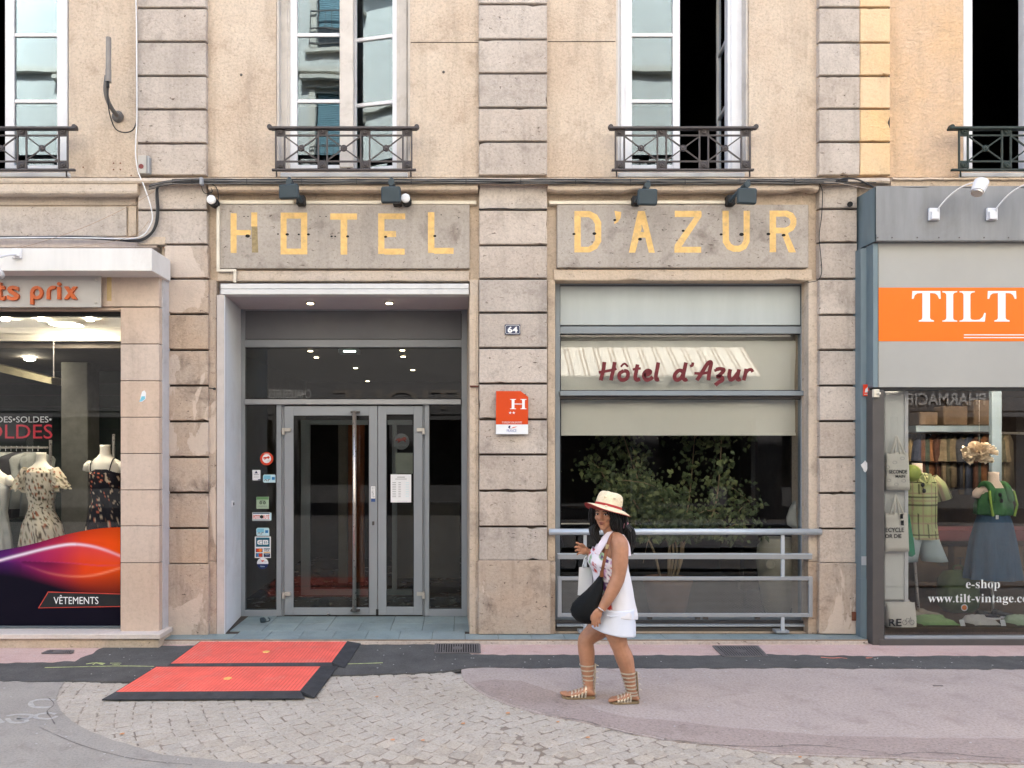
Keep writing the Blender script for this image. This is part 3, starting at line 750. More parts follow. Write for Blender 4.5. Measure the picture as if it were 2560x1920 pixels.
# ================================================================== entrance porch
m = MB()
m.pbox(551, 709, 1172, 722, 7.372, 7.48, .006); m.pbox(551, 723, 1172, 736, 7.36, 7.48, .004); m.build('porch_moulding', WHITEPLASTER, hotel)
zs = Z(736.5, 7.36)
m = MB(); m.box(X(541, 7.4)-.05, X(1174, 7.4)+.05, 7.484, 8.4, zs+.001, zs+.2); m.build('porch_soffit', plain('lilac_soffit', (.50, .455, .47), .8, var=.04), hotel)
def jamb(xf, xb, mat, name, side):
    m = MB(); a, b = X(xf, 7.36), X(xb, YD); s = -.3 if side < 0 else .3
    # plaster lining running back to the door frame, dirty at its foot
    P0 = [(a, 7.37, .045), (b, YD+.1, .045), (b+s, YD+.1, .045), (a+s*.2, 7.37, .045)]
    zt_ = zs
    V = P0+[(p[0], p[1], zt_) for p in P0]
    m.add(V, [(0, 1, 2, 3), (4, 7, 6, 5), (0, 4, 5, 1), (1, 5, 6, 2), (2, 6, 7, 3), (3, 7, 4, 0)]); return m.build(name, mat, hotel)
jamb(561, 600, PORCHWHITE, 'porch_side', -1); jamb(1174, 1168, STONE_WARM, 'porch_side', 1)
m = MB(); m.pbox(541.5, 737, 560.5, 1590, 7.365, 7.43, .004); m.build('painted_strip', LILAC, hotel)
def downlight(px, py, zc, parent, r=.035):
    y = F*(zc-CH)/(VY-py); x = X(px, y); m = MB()
    m.lathe([(r, 0), (r*1.5, 0), (r*1.5, -.008), (r, -.012)], (x, y, zc), 16); o = m.build('downlight', STEEL, parent)
    m = MB(); m.lathe([(.001, -.018), (r*.95, -.017), (r*.95, -.0125), (.001, -.0125)], (x, y, zc), 12); m.build('lit_lens', LAMP_WARM, o)
downlight(776, 756, zs, hotel); downlight(973, 755.5, zs, hotel)
# ---- frame of the entrance
fr = MB(); D = DOORALU
def fbox(mb, x0, y0, x1, y1, yf=YD, d=.07, c=.003): mb.pbox(x0, y0, x1, y1, yf, yf+d, c)
fbox(fr, 600.5, 772, 612, 1541); fbox(fr, 1154, 772, 1168, 1541)
fo = fr.build('entrance_frame', D, hotel)
for nm, r in (('head_rail', (612, 772, 1154, 776)), ('transom', (612, 849, 1154, 868)), ('door_post', (691, 1012, 703, 1540)), ('door_post', (1062, 1012, 1073, 1540)), ('side_sill', (612, 1525, 691, 1541)), ('side_sill', (1073, 1523, 1154, 1541))):
    m = MB(); m.pbox(*r, YD+.002, YD+.068, .003); m.build(nm, D, fo)
m = MB(); m.pbox(612, 998, 1152, 1011, YD-.03, YD+.06, .004); m.build('door_head', GALV2, fo)
for a, b in ((703, 710), (1057, 1062)):
    m = MB(); m.pbox(a, 1012, b, 1540, YD+.03, YD+.07, .002); m.build('rebate', D, fo)
m = MB(); m.pbox(613, 777, 1153, 848, YD+.02, YD+.04, .003); pn = m.build('top_panel', DARKPANEL, hotel)
def pane(name, r, mat, parent, y=YD+.03, gasket=1.6):
    m = MB(); m.pbox(r[0]+gasket*.6, r[1]+gasket*.6, r[2]-gasket*.6, r[3]-gasket*.6, y, y+.006); o = m.build(name, mat, parent)
    m = MB(); g_ = gasket; a0, a1, b0, b1 = X(r[0], y), X(r[2], y), Z(r[3], y), Z(r[1], y); t = g_*y/F
    rect_frame(m, a0, a1, b0, b1, t, y-.012, y+.012, c=0); m.build('gasket', BLACKGASKET, o); return o
pane('transom_pane', (612, 869, 1154, 997), GLASS_TRANSOM, hotel)
pane('side_pane', (612, 1012, 691, 1525), GLASS_HOTEL, hotel); pane('side_pane', (1073, 1012, 1154, 1523), GLASS_HOTEL, hotel)
def leaf(x0, x1, y0, y1, g0, g1, gy0, gy1):
    m = MB(); d = dict(yf=YD+.004, d=.05, c=.003)
    fbox(m, x0, y0, g0, y1, **d); fbox(m, g1, y0, x1, y1, **d)
    fbox(m, g0, y0, g1, gy0, yf=YD+.0045, d=.049, c=.003); fbox(m, g0, gy1, g1, y1, yf=YD+.0045, d=.049, c=.003)
    o = m.build('door', D, hotel); pane('door_pane', (g0, gy0, g1, gy1), GLASS_HOTEL, o, YD+.025); return o
d1 = leaf(710.5, 943.5, 1015, 1538, 733.6, 922.6, 1039, 1519); d2 = leaf(945, 1056.5, 1015, 1538, 966, 1034.5, 1036, 1517)
# long steel handle on two brackets
m = MB(); m.tube([P(886, 1029, 8.03), P(886, 1528, 8.03)], .021, 14); h = m.build('handle', STEEL, d1, smooth=True)
for py in (1030, 1527):
    m = MB(); m.tube([P(886, py, 8.03), P(886, py, YD+.01)], .012, 8); m.pbox(876, py-2.5, 899, py+2.5, 8.11, YD+.005, .002); m.build('handle_bracket', BROWNALU, d1)
for dx, par in ((0, d1), (1, d2)):
    for py in (1070, 1481):
        m = MB()
        if dx == 0: m.pbox(705, py, 726, py+8.5, 8.125, 8.158, .002); m.pbox(704.5, py, 710.5, py+16, 8.115, 8.16, .002)
        else: m.pbox(1042, py, 1062, py+8.5, 8.125, 8.158, .002); m.pbox(1055.5, py, 1062, py+16, 8.115, 8.16, .002)
        m.build('hinge', plain('hinge_metal', (.50, .47, .42), .4, metal=.3) if 'hinge_metal' not in MATS else MATS['hinge_metal'], par)
m = MB(); x, z = X(933, YD), Z(1308, YD); m.tube([(x, YD-.004, z+.02), (x, YD-.004, z-.02)], .012, 10); m.build('lock', BROWNALU, d1)
m = MB(); m.pbox(940, 1523, 946, 1539, YD-.006, YD+.002, .001); m.build('kick_stop', BLACKGASKET, d1)
m = MB(); m.lathe([(.016, 0), (.018, -.01), (.008, -.02)], P(821, 1535, YD), 10, 'y'); m.build('floor_bolt', STEEL, d1)
m = MB(); m.pbox(927.5, 1216, 938, 1246, YD-.002, YD+.003, 0); m.build('door_label', PAPERWHITE, d1)
letters('door_label_text', 'FRAZ', 929.5, 936, 1218, 1244, YD-.0025, GREYINK, d1, .001)
m = MB(); m.pbox(928, 1246.5, 938, 1254.5, YD-.002, YD+.003, 0); m.build('door_label', plain('label_blue', (.04, .09, .25), .5), d1)
# ---- lobby seen through the glass
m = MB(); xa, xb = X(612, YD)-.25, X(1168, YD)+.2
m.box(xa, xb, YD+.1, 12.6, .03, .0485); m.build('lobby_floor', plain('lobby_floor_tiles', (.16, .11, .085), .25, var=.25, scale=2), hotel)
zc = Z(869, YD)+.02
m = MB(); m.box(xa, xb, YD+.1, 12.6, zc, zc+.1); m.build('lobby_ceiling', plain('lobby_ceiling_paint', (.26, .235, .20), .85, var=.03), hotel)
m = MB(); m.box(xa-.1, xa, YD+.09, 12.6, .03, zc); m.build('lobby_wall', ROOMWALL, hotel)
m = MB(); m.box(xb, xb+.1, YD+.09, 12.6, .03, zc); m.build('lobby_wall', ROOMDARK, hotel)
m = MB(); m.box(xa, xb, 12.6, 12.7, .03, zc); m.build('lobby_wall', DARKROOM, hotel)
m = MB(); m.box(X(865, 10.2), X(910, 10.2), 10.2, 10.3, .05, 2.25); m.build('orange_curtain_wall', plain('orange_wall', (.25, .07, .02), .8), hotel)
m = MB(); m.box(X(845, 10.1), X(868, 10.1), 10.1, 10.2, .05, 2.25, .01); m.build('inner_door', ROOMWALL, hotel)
# inner second entrance frame, dim
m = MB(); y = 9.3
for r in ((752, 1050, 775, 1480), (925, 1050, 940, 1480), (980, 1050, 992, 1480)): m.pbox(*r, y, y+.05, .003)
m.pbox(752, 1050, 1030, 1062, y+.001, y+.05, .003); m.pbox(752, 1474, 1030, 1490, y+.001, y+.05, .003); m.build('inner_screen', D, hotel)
for px, py in ((776, 875), (1006, 873), (791, 891), (1008, 889), (889, 918), (1032, 923), (919, 951), (1026, 968), (849, 975), (1027, 981), (955, 987)):
    y_ = F*(zc-CH)/(VY-py)
    if y_ < 12.5: downlight(px, py, zc, hotel, .03)
m = MB(); y_ = 8.32; m.pbox(845, 871, 898, 883, y_, y_+.12, .01); lo = m.build('exit_light', PAPERWHITE, hotel)
for k in range(6):
    m = MB(); m.pbox(860+k*5, 877, 863+k*5, 880, y_-.002, y_+.002); m.build('lit_led', LAMP_COOL, lo)
# reception desk
m = MB(); m.box(X(985, 10.5), X(1150, 10.5), 10.5, 11, .05, 1.1, .01); m.build('reception_desk', ROOMWALL, hotel)

# ================================================================== notices and stickers on the entrance glass
def sheet_thing(name, label, cat, r, y, mat, thick=.002, group=None, corner=None):
    t = thing(name, label, cat, P((r[0]+r[2])/2, r[3], y), group); m = MB()
    if corner: m.prism(corner, y, y+thick)
    else: m.pbox(r[0], r[1], r[2], r[3], y, y+thick)
    m.build('sheet', mat, t); return t
ys = YD+.024
def disc(t, px, py, r, y, mat, name, n=28, thick=.001):
    m = MB(); x, z = X(px, y), Z(py, y); R = r*y/F; m.prism([(x+R*cos(-2*pi*k/n), z+R*sin(-2*pi*k/n)) for k in range(n)], y, y+thick); return m.build(name, mat, t)
def bar(t, r, y, mat, name='print', thick=.0008): m = MB(); m.pbox(*r, y, y+thick); return m.build(name, mat, t)
RED = plain('sticker_red', (.60, .055, .02), .4, var=.02); SKY = plain('sticker_sky_blue', (.20, .52, .66), .4, var=.05); SKYP = plain('sticker_pale_blue', (.52, .72, .78), .4, var=.05)
GREENP = plain('sticker_pale_green', (.35, .46, .33), .5, var=.03); GREEN = plain('sticker_green', (.12, .26, .11), .5); NAVY = plain('sticker_navy', (.01, .02, .09), .4)
TEAL = plain('sticker_teal', (.01, .11, .17), .4); YELL = plain('sticker_yellow', (.85, .42, .03), .4); ORG = plain('sticker_orange', (.80, .22, .03), .4); MIDBLUE = plain('sticker_mid_blue', (.03, .20, .45), .4)
t = thing('sticker', 'round red and white sticker with a running lion, top of the sticker column', 'sticker', P(666, 1163, ys)); disc(t, 666.6, 1146.7, 16.6, ys, RED, 'disc'); disc(t, 666.6, 1146.7, 11, ys-.0012, PAPERWHITE, 'inner_disc')
m = MB(); y = ys-.002
lion = [(-9, 1), (-7, -2), (-3, -3), (0, -2.2), (3, -4), (6, -4.6), (8, -3), (8.5, -.6), (6, 0), (7.5, 3), (6.4, 3.4), (4, 1), (0, 1.2), (-3, 3.6), (-5.5, 4.2), (-6.5, 3.4), (-4.5, 1.8), (-6, .4), (-8, 2)]
m.prism([(X(666+a, y), Z(1145+b, y)) for a, b in lion[::-1]], y, y+.0005); m.build('lion', RED, t)
letters('print', 'HOTELS', 660, 673, 1133, 1136.5, ys-.0018, PAPERWHITE, t, .0005); letters('print', 'LYON', 668, 675, 1151, 1154, y, GREYINK, t, .0005)
t = sheet_thing('sticker', 'white card with a small navy triangle emblem on the side glass', 'sticker', (631, 1175, 651, 1201), ys, PAPERWHITE)
m = MB(); y = ys-.001; m.prism([(X(636, y), Z(1183.5, y)), (X(645, y), Z(1183.5, y)), (X(640.5, y), Z(1177, y))], y, y+.0006); m.build('emblem', NAVY, t); bar(t, (635, 1186, 647, 1187.4), y, GREYINK); bar(t, (634, 1192, 648, 1193), y, GREYINK); bar(t, (645, 1198, 651, 1200.5), y, NAVY)
for (x0, y0, which) in ((657.5, 1186.5, 'beside the triangle card'), (641, 1319.5, 'above the bank card sticker')):
    t = thing('sticker', 'pale blue holiday voucher sticker '+which, 'sticker', P(x0+16, y0+20, ys), 'pale blue voucher stickers')
    y = ys; m = MB(); pts = [(0, 3), (3, 0), (30, 0), (32, 3), (32, 20), (2, 20), (0, 17)]
    m.prism([(X(x0+a, y), Z(y0+b, y)) for a, b in pts[::-1]], y, y+.001); m.build('sheet', SKYP, t)
    bar(t, (x0+1.5, y0+2, x0+19, y0+12), y-.001, SKY); bar(t, (x0+22, y0+6, x0+29.5, y0+13), y-.001, MIDBLUE); m = MB()
    y = ys-.0012; strokes(m, [[(X(x0+3, y), Z(y0+16, y)), (X(x0+7, y), Z(y0+12, y)), (X(x0+10, y), Z(y0+17, y))], [(X(x0+13, y), Z(y0+17, y)), (X(x0+14, y), Z(y0+12, y)), (X(x0+18, y), Z(y0+12.5, y))]], .008, y, .0004); m.build('print', GREYINK, t)
t = sheet_thing('sticker', 'pale green sticker with a black owl face on the side glass', 'sticker', (641, 1242, 672, 1272), ys, GREENP); y = ys-.001
bar(t, (641.5, 1242.5, 671.5, 1249), y, GREEN)
for dx in (-4.5, 4.5): disc(t, 656.5+dx, 1257, 3.6, y, BLACKINK, 'owl_eye', 14, .0006); disc(t, 656.5+dx, 1257, 2, y-.0006, GREENP, 'owl_iris', 12, .0005); disc(t, 656.5+dx, 1257, 1, y-.0012, BLACKINK, 'owl_pupil', 10, .0005)
bar(t, (649, 1251.6, 664, 1253), y, BLACKINK, 'owl_brow'); letters('print', 'tripadvisor', 645, 668, 1263, 1267.6, y, GREYINK, t, .0005)
t = sheet_thing('sticker', 'white and red guidebook sticker reading PETIT FUTE', 'sticker', (631, 1281, 675, 1302), ys, PAPERWHITE); y = ys-.001
bar(t, (632, 1282, 674, 1284.5), y, TEAL); bar(t, (632, 1299, 674, 1301), y, TEAL); bar(t, (674.5, 1282, 678.5, 1301), y, SKYP)
letters('print', 'PETIT', 633, 650, 1288, 1297, y, RED, t, .0006, .02); letters('print', 'FUTÉ', 658, 673, 1286, 1297, y, RED, t, .0006, .02); disc(t, 654, 1292, 4.6, y, BLACKINK, 'fox_head', 12, .0006)
t = sheet_thing('sticker', 'bank card acceptance sticker reading CB with four card logos', 'sticker', (637, 1341.5, 677, 1394.7), ys, PAPERWHITE); y = ys-.001
bar(t, (640, 1344, 674, 1367), y, TEAL); m = MB(); yy = y-.001
cbx = [(X(a, yy), Z(b, yy)) for a, b in ((655, 1350), (647, 1350), (643.5, 1353), (643.5, 1358), (647, 1361.5), (655, 1361.5), (655, 1358.5), (649, 1358), (649, 1353.6), (655, 1353))]
m.prism([(X(a, yy), Z(b, yy)) for a, b in ((655.5, 1361.5), (646.5, 1361.5), (643.3, 1359), (643.3, 1352.5), (646.5, 1350), (655.5, 1350))], yy, yy+.0006)
m.prism([(X(a, yy), Z(b, yy)) for a, b in ((669, 1361.5), (657, 1361.5), (657, 1350), (669, 1350), (671, 1352.4), (669.6, 1355.7), (671.3, 1358.6))], yy, yy+.0006); m.build('cb_logo', PAPERWHITE, t)
letters('print', 'CB', 646.5, 668.5, 1352.5, 1359.5, yy-.0008, TEAL, t, .0004, -.01)
for (a, b, c1, c2) in ((639.5, 1371, RED, ORG), (639.5, 1383, MIDBLUE, RED)):
    bar(t, (a, b, a+17, b+9.5), y, NAVY); disc(t, a+5.8, b+4.7, 4.6, y-.0010, c1, 'card_logo', 16, .0005); disc(t, a+11.4, b+4.7, 4.6, y-.0018, c2, 'card_logo', 16, .0005)
bar(t, (659, 1371, 675, 1373.4), y, TEAL); letters('print', 'VISA', 660, 674, 1374, 1379, y, NAVY, t, .0005, .01); bar(t, (659, 1380, 675, 1382), y, YELL); bar(t, (659, 1383.5, 675, 1392.5), y, NAVY); letters('print', 'VISA', 662, 672, 1385, 1388, y-.001, SKYP, t, .0004)
t = thing('sticker', 'round white and navy sticker with a red bird, lowest of the column', 'sticker', P(656.6, 1421, ys)); disc(t, 656.6, 1408.4, 14.2, ys, PAPERWHITE, 'disc'); y = ys-.001
n = 20; m = MB(); R = 14.2*y/F; x, z = X(656.6, y), Z(1408.4, y); m.prism([(x+R*cos(a), z+R*sin(a)) for a in [(-.1-(pi-.2)*k/n) for k in range(n+1)]], y, y+.0006); m.build('navy_half', NAVY, t)
m = MB(); m.prism([(X(a, y), Z(b, y)) for a, b in ((650, 1397), (655, 1402), (657, 1400), (662, 1402), (658, 1403.5), (656, 1405.5), (653.5, 1402.6))][::-1], y, y+.0006); m.build('bird', RED, t); letters('print', 'GNI', 659, 666, 1403, 1406, y, GREYINK, t, .0004)
letters('print', 'Membre', 651, 662, 1414, 1417.5, y-.0008, SKYP, t, .0004)
t = sheet_thing('price_notice', 'white framed price list on the narrow door leaf', 'notice', (976.7, 1186, 1028, 1256), YD+.018, PAPERWHITE); y = YD+.0165
bar(t, (993, 1192, 1012, 1193.6), y, GREYINK); bar(t, (988, 1197, 1017, 1198.2), y, GREYINK)
for k in range(9): bar(t, (981, 1206+k*4.4, 990+(k*5) % 5, 1207.2+k*4.4), y, GREYINK); bar(t, (996, 1206+k*4.4, 1002, 1207.2+k*4.4), y, GREYINK); bar(t, (1014, 1206+k*4.4, 1022, 1207+k*4.4), y, SKYP)
t = thing('sticker', 'faded round sticker with a red lion on the narrow door leaf', 'sticker', P(1003, 1125, ys)); ym = YD+.040; disc(t, 1003, 1104, 20.5, ym, plain('faded_sticker', (.16, .16, .17), .5), 'disc')
m = MB(); y = ym-.001; m.prism([(X(1003+a*1.6, y), Z(1100+b*1.7, y)) for a, b in lion[::-1]], y, y+.0005); m.build('lion', plain('faded_red', (.22, .03, .02), .5), t); letters('print', 'HOTELS', 992, 1016, 1110, 1115, y, GREYINK, t, .0005)
t = sheet_thing('inner_notice', 'pale sheet behind the glass above the price list', 'notice', (989, 1132, 1032, 1184), YD+.045, plain('dim_sheet', (.30, .31, .27), .7))
# doorbell box on the left porch wall
t = thing('door_buzzer', 'small white buzzer box on the left porch wall', 'buzzer', (X(580, 7.75), 7.7, 1.28)); m = MB(); xb_ = X(561, 7.36)+(X(600, YD)-X(561, 7.36))*((7.72-7.36)/(YD-7.36))
m.box(xb_-.004, xb_+.018, 7.69, 7.75, Z(1267, 7.72), Z(1252, 7.72), .004); m.build('housing', WHITEPAINT, t); m = MB(); m.box(xb_+.018, xb_+.021, 7.705, 7.735, Z(1263, 7.72), Z(1256, 7.72), .001); m.build('button', BROWNALU, t)
# small black door wedge / dropped cup on the tiles
c = G(658, 1556, .05); t = thing('broken_cup', 'small broken black cup lying on the porch tiles', 'litter', c)
m = MB(); R = []
for k, (r_, h_) in enumerate(((.03, 0), (.034, .02), (.036, .045))):
    R.append([(c.x+r_*cos(2*pi*i/12), c.y+r_*sin(2*pi*i/12), .051+h_*(1 if 2 < i < 9 else .55)) for i in range(12)])
m.rings(R, True); m.build('cup', FLOOD, t); m = MB(); m.tube(curve_pts([(c.x+.03, c.y, .06), (c.x+.06, c.y, .065), (c.x+.07, c.y, .085), (c.x+.05, c.y, .1)]), .006, 6); m.build('handle', FLOOD, t)

# ================================================================== the big ground floor window
YWn = 7.56
m = MB()
for r in ((1388, 701, 1400, 1578), (2003, 701, 2020, 1578)): m.pbox(*r, YWn, YWn+.08, .003)
wn = m.build('shop_window', GREYALU, hotel)
for nm, r, y in (('head_rail', (1400, 701, 2003, 713), YWn+.002), ('transom', (1400, 816, 2003, 834), YWn+.002), ('bottom_rail', (1400, 1543, 2003, 1553), YWn+.002)):
    m = MB(); m.pbox(*r, y, y+.076, .003); m.build(nm, GREYALU, wn)
m = MB(); m.pbox(1400, 977, 2010, 989, YWn-.045, YWn+.07, .004); m.build('middle_rail', GREYALU, wn)
m = MB(); m.pbox(1400, 990, 2003, 997, YWn+.01, YWn+.07, .002); m.build('rail_shade_strip', BROWNALU, wn)  # dark strip puts the shade under the middle rail into colour
m = MB(); m.pbox(1400, 715, 2003, 813, YWn+.015, YWn+.04, .004); m.build('grey_panel', GREYPANEL, wn)
m = MB(); rect_frame(m, X(1399.4, YWn), X(2003.6, YWn), Z(814.6, YWn), Z(713.6, YWn), .005, YWn+.004, YWn+.05, c=0); m.build('gasket', BLACKGASKET, wn)
pane('upper_pane', (1400, 835, 2003, 977), GLASS_SHOP, wn, YWn+.03); pane('lower_pane', (1400, 997, 2003, 1543), GLASS_SHOP, wn, YWn+.03, 2.4)
m = MB(); m.pbox(1388, 1553, 2020, 1562, YWn-.06, YWn+.1, .004); m.build('sill_rail', BROWNALU, wn)
m = MB(); m.pbox(1392, 1561.5, 2018, 1567, YWn-.10, YWn+.1, .003); m.build('sill_strip', GALV, wn)
m = MB(); m.pbox(1390, 1568, 2020, 1580, YWn-.07, YWn+.1, .003); m.build('sill_base', BROWNALU, wn)
# roller blind: tube at the top, cloth hanging down behind both panes
yb = 7.70
bt = thing('roller_blind', 'cream roller blind half lowered behind the hotel window', 'blind', P(1700, 1088, yb))
m = MB(); m.tube([P(1392, 848, yb+.05), P(2012, 846, yb+.05)], .028, 14); m.build('roller', BLIND, bt, smooth=True)
m = MB(); nx, nz = 60, 24; V = []; fs_ = []
for j in range(nz+1):
    for i in range(nx+1):
        px = 1396+(2010-1396)*i/nx; py = 852+(1086-852)*j/nz
        b = P(px, py, yb); k = .012*sin(i*.25)*sin(j*.12) + .02*max(0, (i-44)/16)*sin(i*.5+j*.35)*(1-j/nz); V.append((b.x, b.y+k, b.z))
for j in range(nz):
    for i in range(nx): a = j*(nx+1)+i; fs_.append((a, a+1, a+nx+2, a+nx+1))
m.add(V, fs_); m.build('cloth', BLIND, bt, smooth=True)
m = MB(); m.pbox(1396, 1083, 2010, 1089, yb-.01, yb+.008, .003); m.build('hem_bar', BLIND, bt)
# script lettering, drawn as brush strokes on the glass
yl = YWn+.026
def script(t, letters_):
    for nm, ox, st in letters_:
        m = MB(); strokes(m, [((w_*yl/F), [(X(ox+a, yl), Z(951+b, yl)) for a, b in ln]) for w_, ln in st], .03, yl, .001); m.build(nm, MAROON, t)
sg = thing('window_lettering', "maroon brush script reading Hôtel d'Azur on the upper pane", 'lettering', P(1690, 951, yl))
K = 9.5
script(sg, [
 ('letter', 1497, [(K, [(14, -46), (12, -30), (8, -12), (5, 0)]), (K, [(40, -46), (37, -30), (33, -12), (30, 0)]), (7, [(0, -20), (12, -22), (24, -24), (38, -27), (44, -30)])]),
 ('letter', 1544, [(K, [(16, -24), (6, -18), (4, -8), (10, -1), (20, -3), (26, -12), (24, -22), (16, -24)]), (5, [(8, -34), (17, -42), (26, -34)])]),
 ('letter', 1580, [(K, [(14, -40), (11, -24), (8, -8), (12, -1), (20, -4)]), (6, [(2, -27), (12, -29), (22, -30)])]),
 ('letter', 1604, [(K, [(6, -12), (18, -16), (22, -22), (15, -25), (7, -18), (6, -8), (12, -1), (22, -4), (28, -9)])]),
 ('letter', 1632, [(K, [(14, -45), (11, -28), (8, -12), (9, -2), (16, -3)])]),
 ('letter', 1682, [(K, [(26, -22), (16, -25), (6, -16), (5, -5), (12, -1), (22, -8), (27, -20)]), (K, [(33, -45), (29, -26), (26, -9), (30, -1), (36, -4)])]),
 ('apostrophe', 1722, [(7, [(10, -45), (9, -38), (3, -35)])]),
 ('letter', 1740, [(K, [(2, 0), (14, -18), (26, -38), (34, -46), (38, -43), (34, -24), (31, 0)]), (7, [(-4, -18), (12, -17), (32, -20)])]),
 ('letter', 1784, [(K, [(6, -27), (16, -29), (26, -26), (16, -14), (10, -9), (20, -8), (22, -1), (12, 5), (4, 12)]), (7, [(2, -24), (10, -27)])]),
 ('letter', 1818, [(K, [(8, -28), (5, -12), (8, -2), (16, -5), (26, -18)]), (K, [(30, -28), (26, -12), (27, -2), (34, -4)])]),
 ('letter', 1858, [(K, [(8, -29), (5, -14), (1, 0)]), (8, [(5, -16), (12, -25), (20, -27), (24, -21)])]),
])
# ---- room behind: dim, with a tall weeping fig
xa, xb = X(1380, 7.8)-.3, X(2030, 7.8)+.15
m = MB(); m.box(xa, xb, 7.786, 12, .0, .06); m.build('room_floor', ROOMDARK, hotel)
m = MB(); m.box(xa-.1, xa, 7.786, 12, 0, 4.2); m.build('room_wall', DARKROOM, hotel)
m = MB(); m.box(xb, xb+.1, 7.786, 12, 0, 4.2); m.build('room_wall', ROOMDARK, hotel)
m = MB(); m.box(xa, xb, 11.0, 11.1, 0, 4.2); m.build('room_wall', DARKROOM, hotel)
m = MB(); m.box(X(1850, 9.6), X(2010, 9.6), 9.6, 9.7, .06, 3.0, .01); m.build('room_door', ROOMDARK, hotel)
m = MB(); m.pbox(1398, 1308, 1480, 1311, 8.3, 8.32, .002); m.pbox(1575, 1309, 1617, 1312, 8.3, 8.32, .002); m.build('picture_rail', TRUNK, hotel)
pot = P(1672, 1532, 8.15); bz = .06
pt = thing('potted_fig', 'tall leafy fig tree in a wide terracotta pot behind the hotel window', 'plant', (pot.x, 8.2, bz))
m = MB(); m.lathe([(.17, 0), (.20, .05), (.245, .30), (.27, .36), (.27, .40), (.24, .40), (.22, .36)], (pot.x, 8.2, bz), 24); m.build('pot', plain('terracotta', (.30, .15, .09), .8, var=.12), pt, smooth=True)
LEAF = plain('fig_leaf', (.095, .125, .055), .4, var=.35, scale=9); LEAF2 = plain('pale_fig_leaf', (.19, .22, .09), .45, var=.3, scale=9); BARK = plain('pale_bark', (.34, .25, .15), .8, var=.2)
rnd = random.Random(5); tips = []
for k in range(9):
    a = rnd.uniform(-1, 1); x1_ = pot.x-.05+a*.45
    top = Vector((pot.x+rnd.uniform(-.55, .75), 8.2+rnd.uniform(-.3, .5), rnd.uniform(1.3, 2.2)))
    pts = curve_pts([(pot.x+a*.1, 8.2+rnd.uniform(-.06, .06), .4), ((pot.x+x1_)/2, 8.2, .85), (x1_*.4+top.x*.6, (8.2+top.y)/2, 1.2), top], 5)
    m = MB(); m.tube(pts, [.014*(1-.7*i/len(pts)) for i in range(len(pts))], 6); m.build('stem', BARK, pt)
    for i in range(6, len(pts)): tips.append(pts[i])
for k in range(26):
    c_ = rnd.choice(tips); d_ = Vector((rnd.uniform(-1, 1), rnd.uniform(-.7, .7), rnd.uniform(-.3, .7))).normalized()*rnd.uniform(.15, .5); e = c_+d_
    m = MB(); m.tube([c_, c_+d_*.5+Vector((0, 0, .03)), e], [.006, .004, .002], 5); m.build('twig', BARK, pt); tips += [e, c_+d_*.6]
lm, lm2 = MB(), MB(); nleaf = 0
while nleaf < 5200:
    c_ = rnd.choice(tips)+Vector((rnd.gauss(0, .1), rnd.gauss(0, .1), rnd.gauss(0, .09)))
    px_ = VX+c_.x*F/c_.y; py_ = VY-(c_.z-CH)*F/c_.y
    if c_.y < 7.70 or c_.y > 9 or not (X(1385, 7.8) < c_.x < X(1935, 8)) or c_.z < .9: nleaf += 1; continue
    nleaf += 1; L_ = rnd.uniform(.035, .11)*rnd.uniform(.7, 1); W_ = L_*.32
    d_ = Vector((rnd.uniform(-1, 1), rnd.uniform(-.8, .8), rnd.uniform(-1.3, .1))).normalized(); s_ = d_.cross(Vector((rnd.uniform(-.4, .4), 1, rnd.uniform(-.4, .4)))).normalized()
    up_ = d_.cross(s_)*.2*W_
    (lm if rnd.random() < .72 else lm2).add([c_, c_+d_*L_*.35+s_*W_, c_+d_*L_, c_+d_*L_*.35-s_*W_, c_+d_*L_*.5+up_], [(0, 1, 4), (1, 2, 4), (2, 3, 4), (3, 0, 4)])
tag(lm.build('foliage', LEAF, pt, recalc=False), kind='stuff'); tag(lm2.build('pale_foliage', LEAF2, pt, recalc=False), 'paler leaves of the fig', kind='stuff')
jc = P(1943, 1532, 8.0); t = thing('ceramic_jar', 'cream glazed jar with a round seal standing right in the hotel window', 'jar', (jc.x, 8.0, .06))
CREAM = plain('cream_glaze', (.48, .44, .33), .5, var=.1)
m = MB(); m.lathe([(.10, 0), (.15, .15), (.19, .4), (.215, .62), (.20, .78), (.15, .84), (.16, .87), (.13, .87)], (jc.x, 8.0, .06), 26); m.build('body', CREAM, t, smooth=True)
m = MB(); sx, sz = X(1926, 7.79), Z(1411, 7.79); m.lathe([(.048, 0), (.048, -.01), (.032, -.012), (.030, -.004), (.001, -.004)], (sx, 7.795, sz), 18, 'y'); m.build('seal', CREAM, t)
t = thing('plastic_bag', 'translucent white bag hanging at the right edge inside the hotel window', 'bag', P(1985, 1315, 7.72)); m = MB(); R = []
for k, (py, l, r_) in enumerate(((1225, 1996, 1999), (1245, 1990, 2000), (1270, 1975, 2001), (1295, 1966, 2001), (1312, 1968, 2000), (1318, 1978, 1996))):
    ring = []
    for i in range(12):
        a = 2*pi*i/12; ring.append((X((l+r_)/2+(r_-l)/2*cos(a), 7.72), 7.72+.05*sin(a)*(1+.3*sin(k+i)), Z(py, 7.72)))
    R.append(ring)
m.rings(R, True); m.build('sack', plain('thin_white_plastic', (.45, .45, .42), .5), t, smooth=True)
# striped light and bottles etc. stay out; a dark table behind the rail
m = MB(); m.box(X(1850, 8.7), X(1990, 8.7), 8.6, 9.1, .72, .76, .005); 
for xx in (1856, 1980): m.box(X(xx, 8.7), X(xx, 8.7)+.03, 8.65, 8.68, .06, .719)
tb = m.build('side_table', ROOMDARK); tag(tb, 'dark side table in the room behind the jar', 'table')

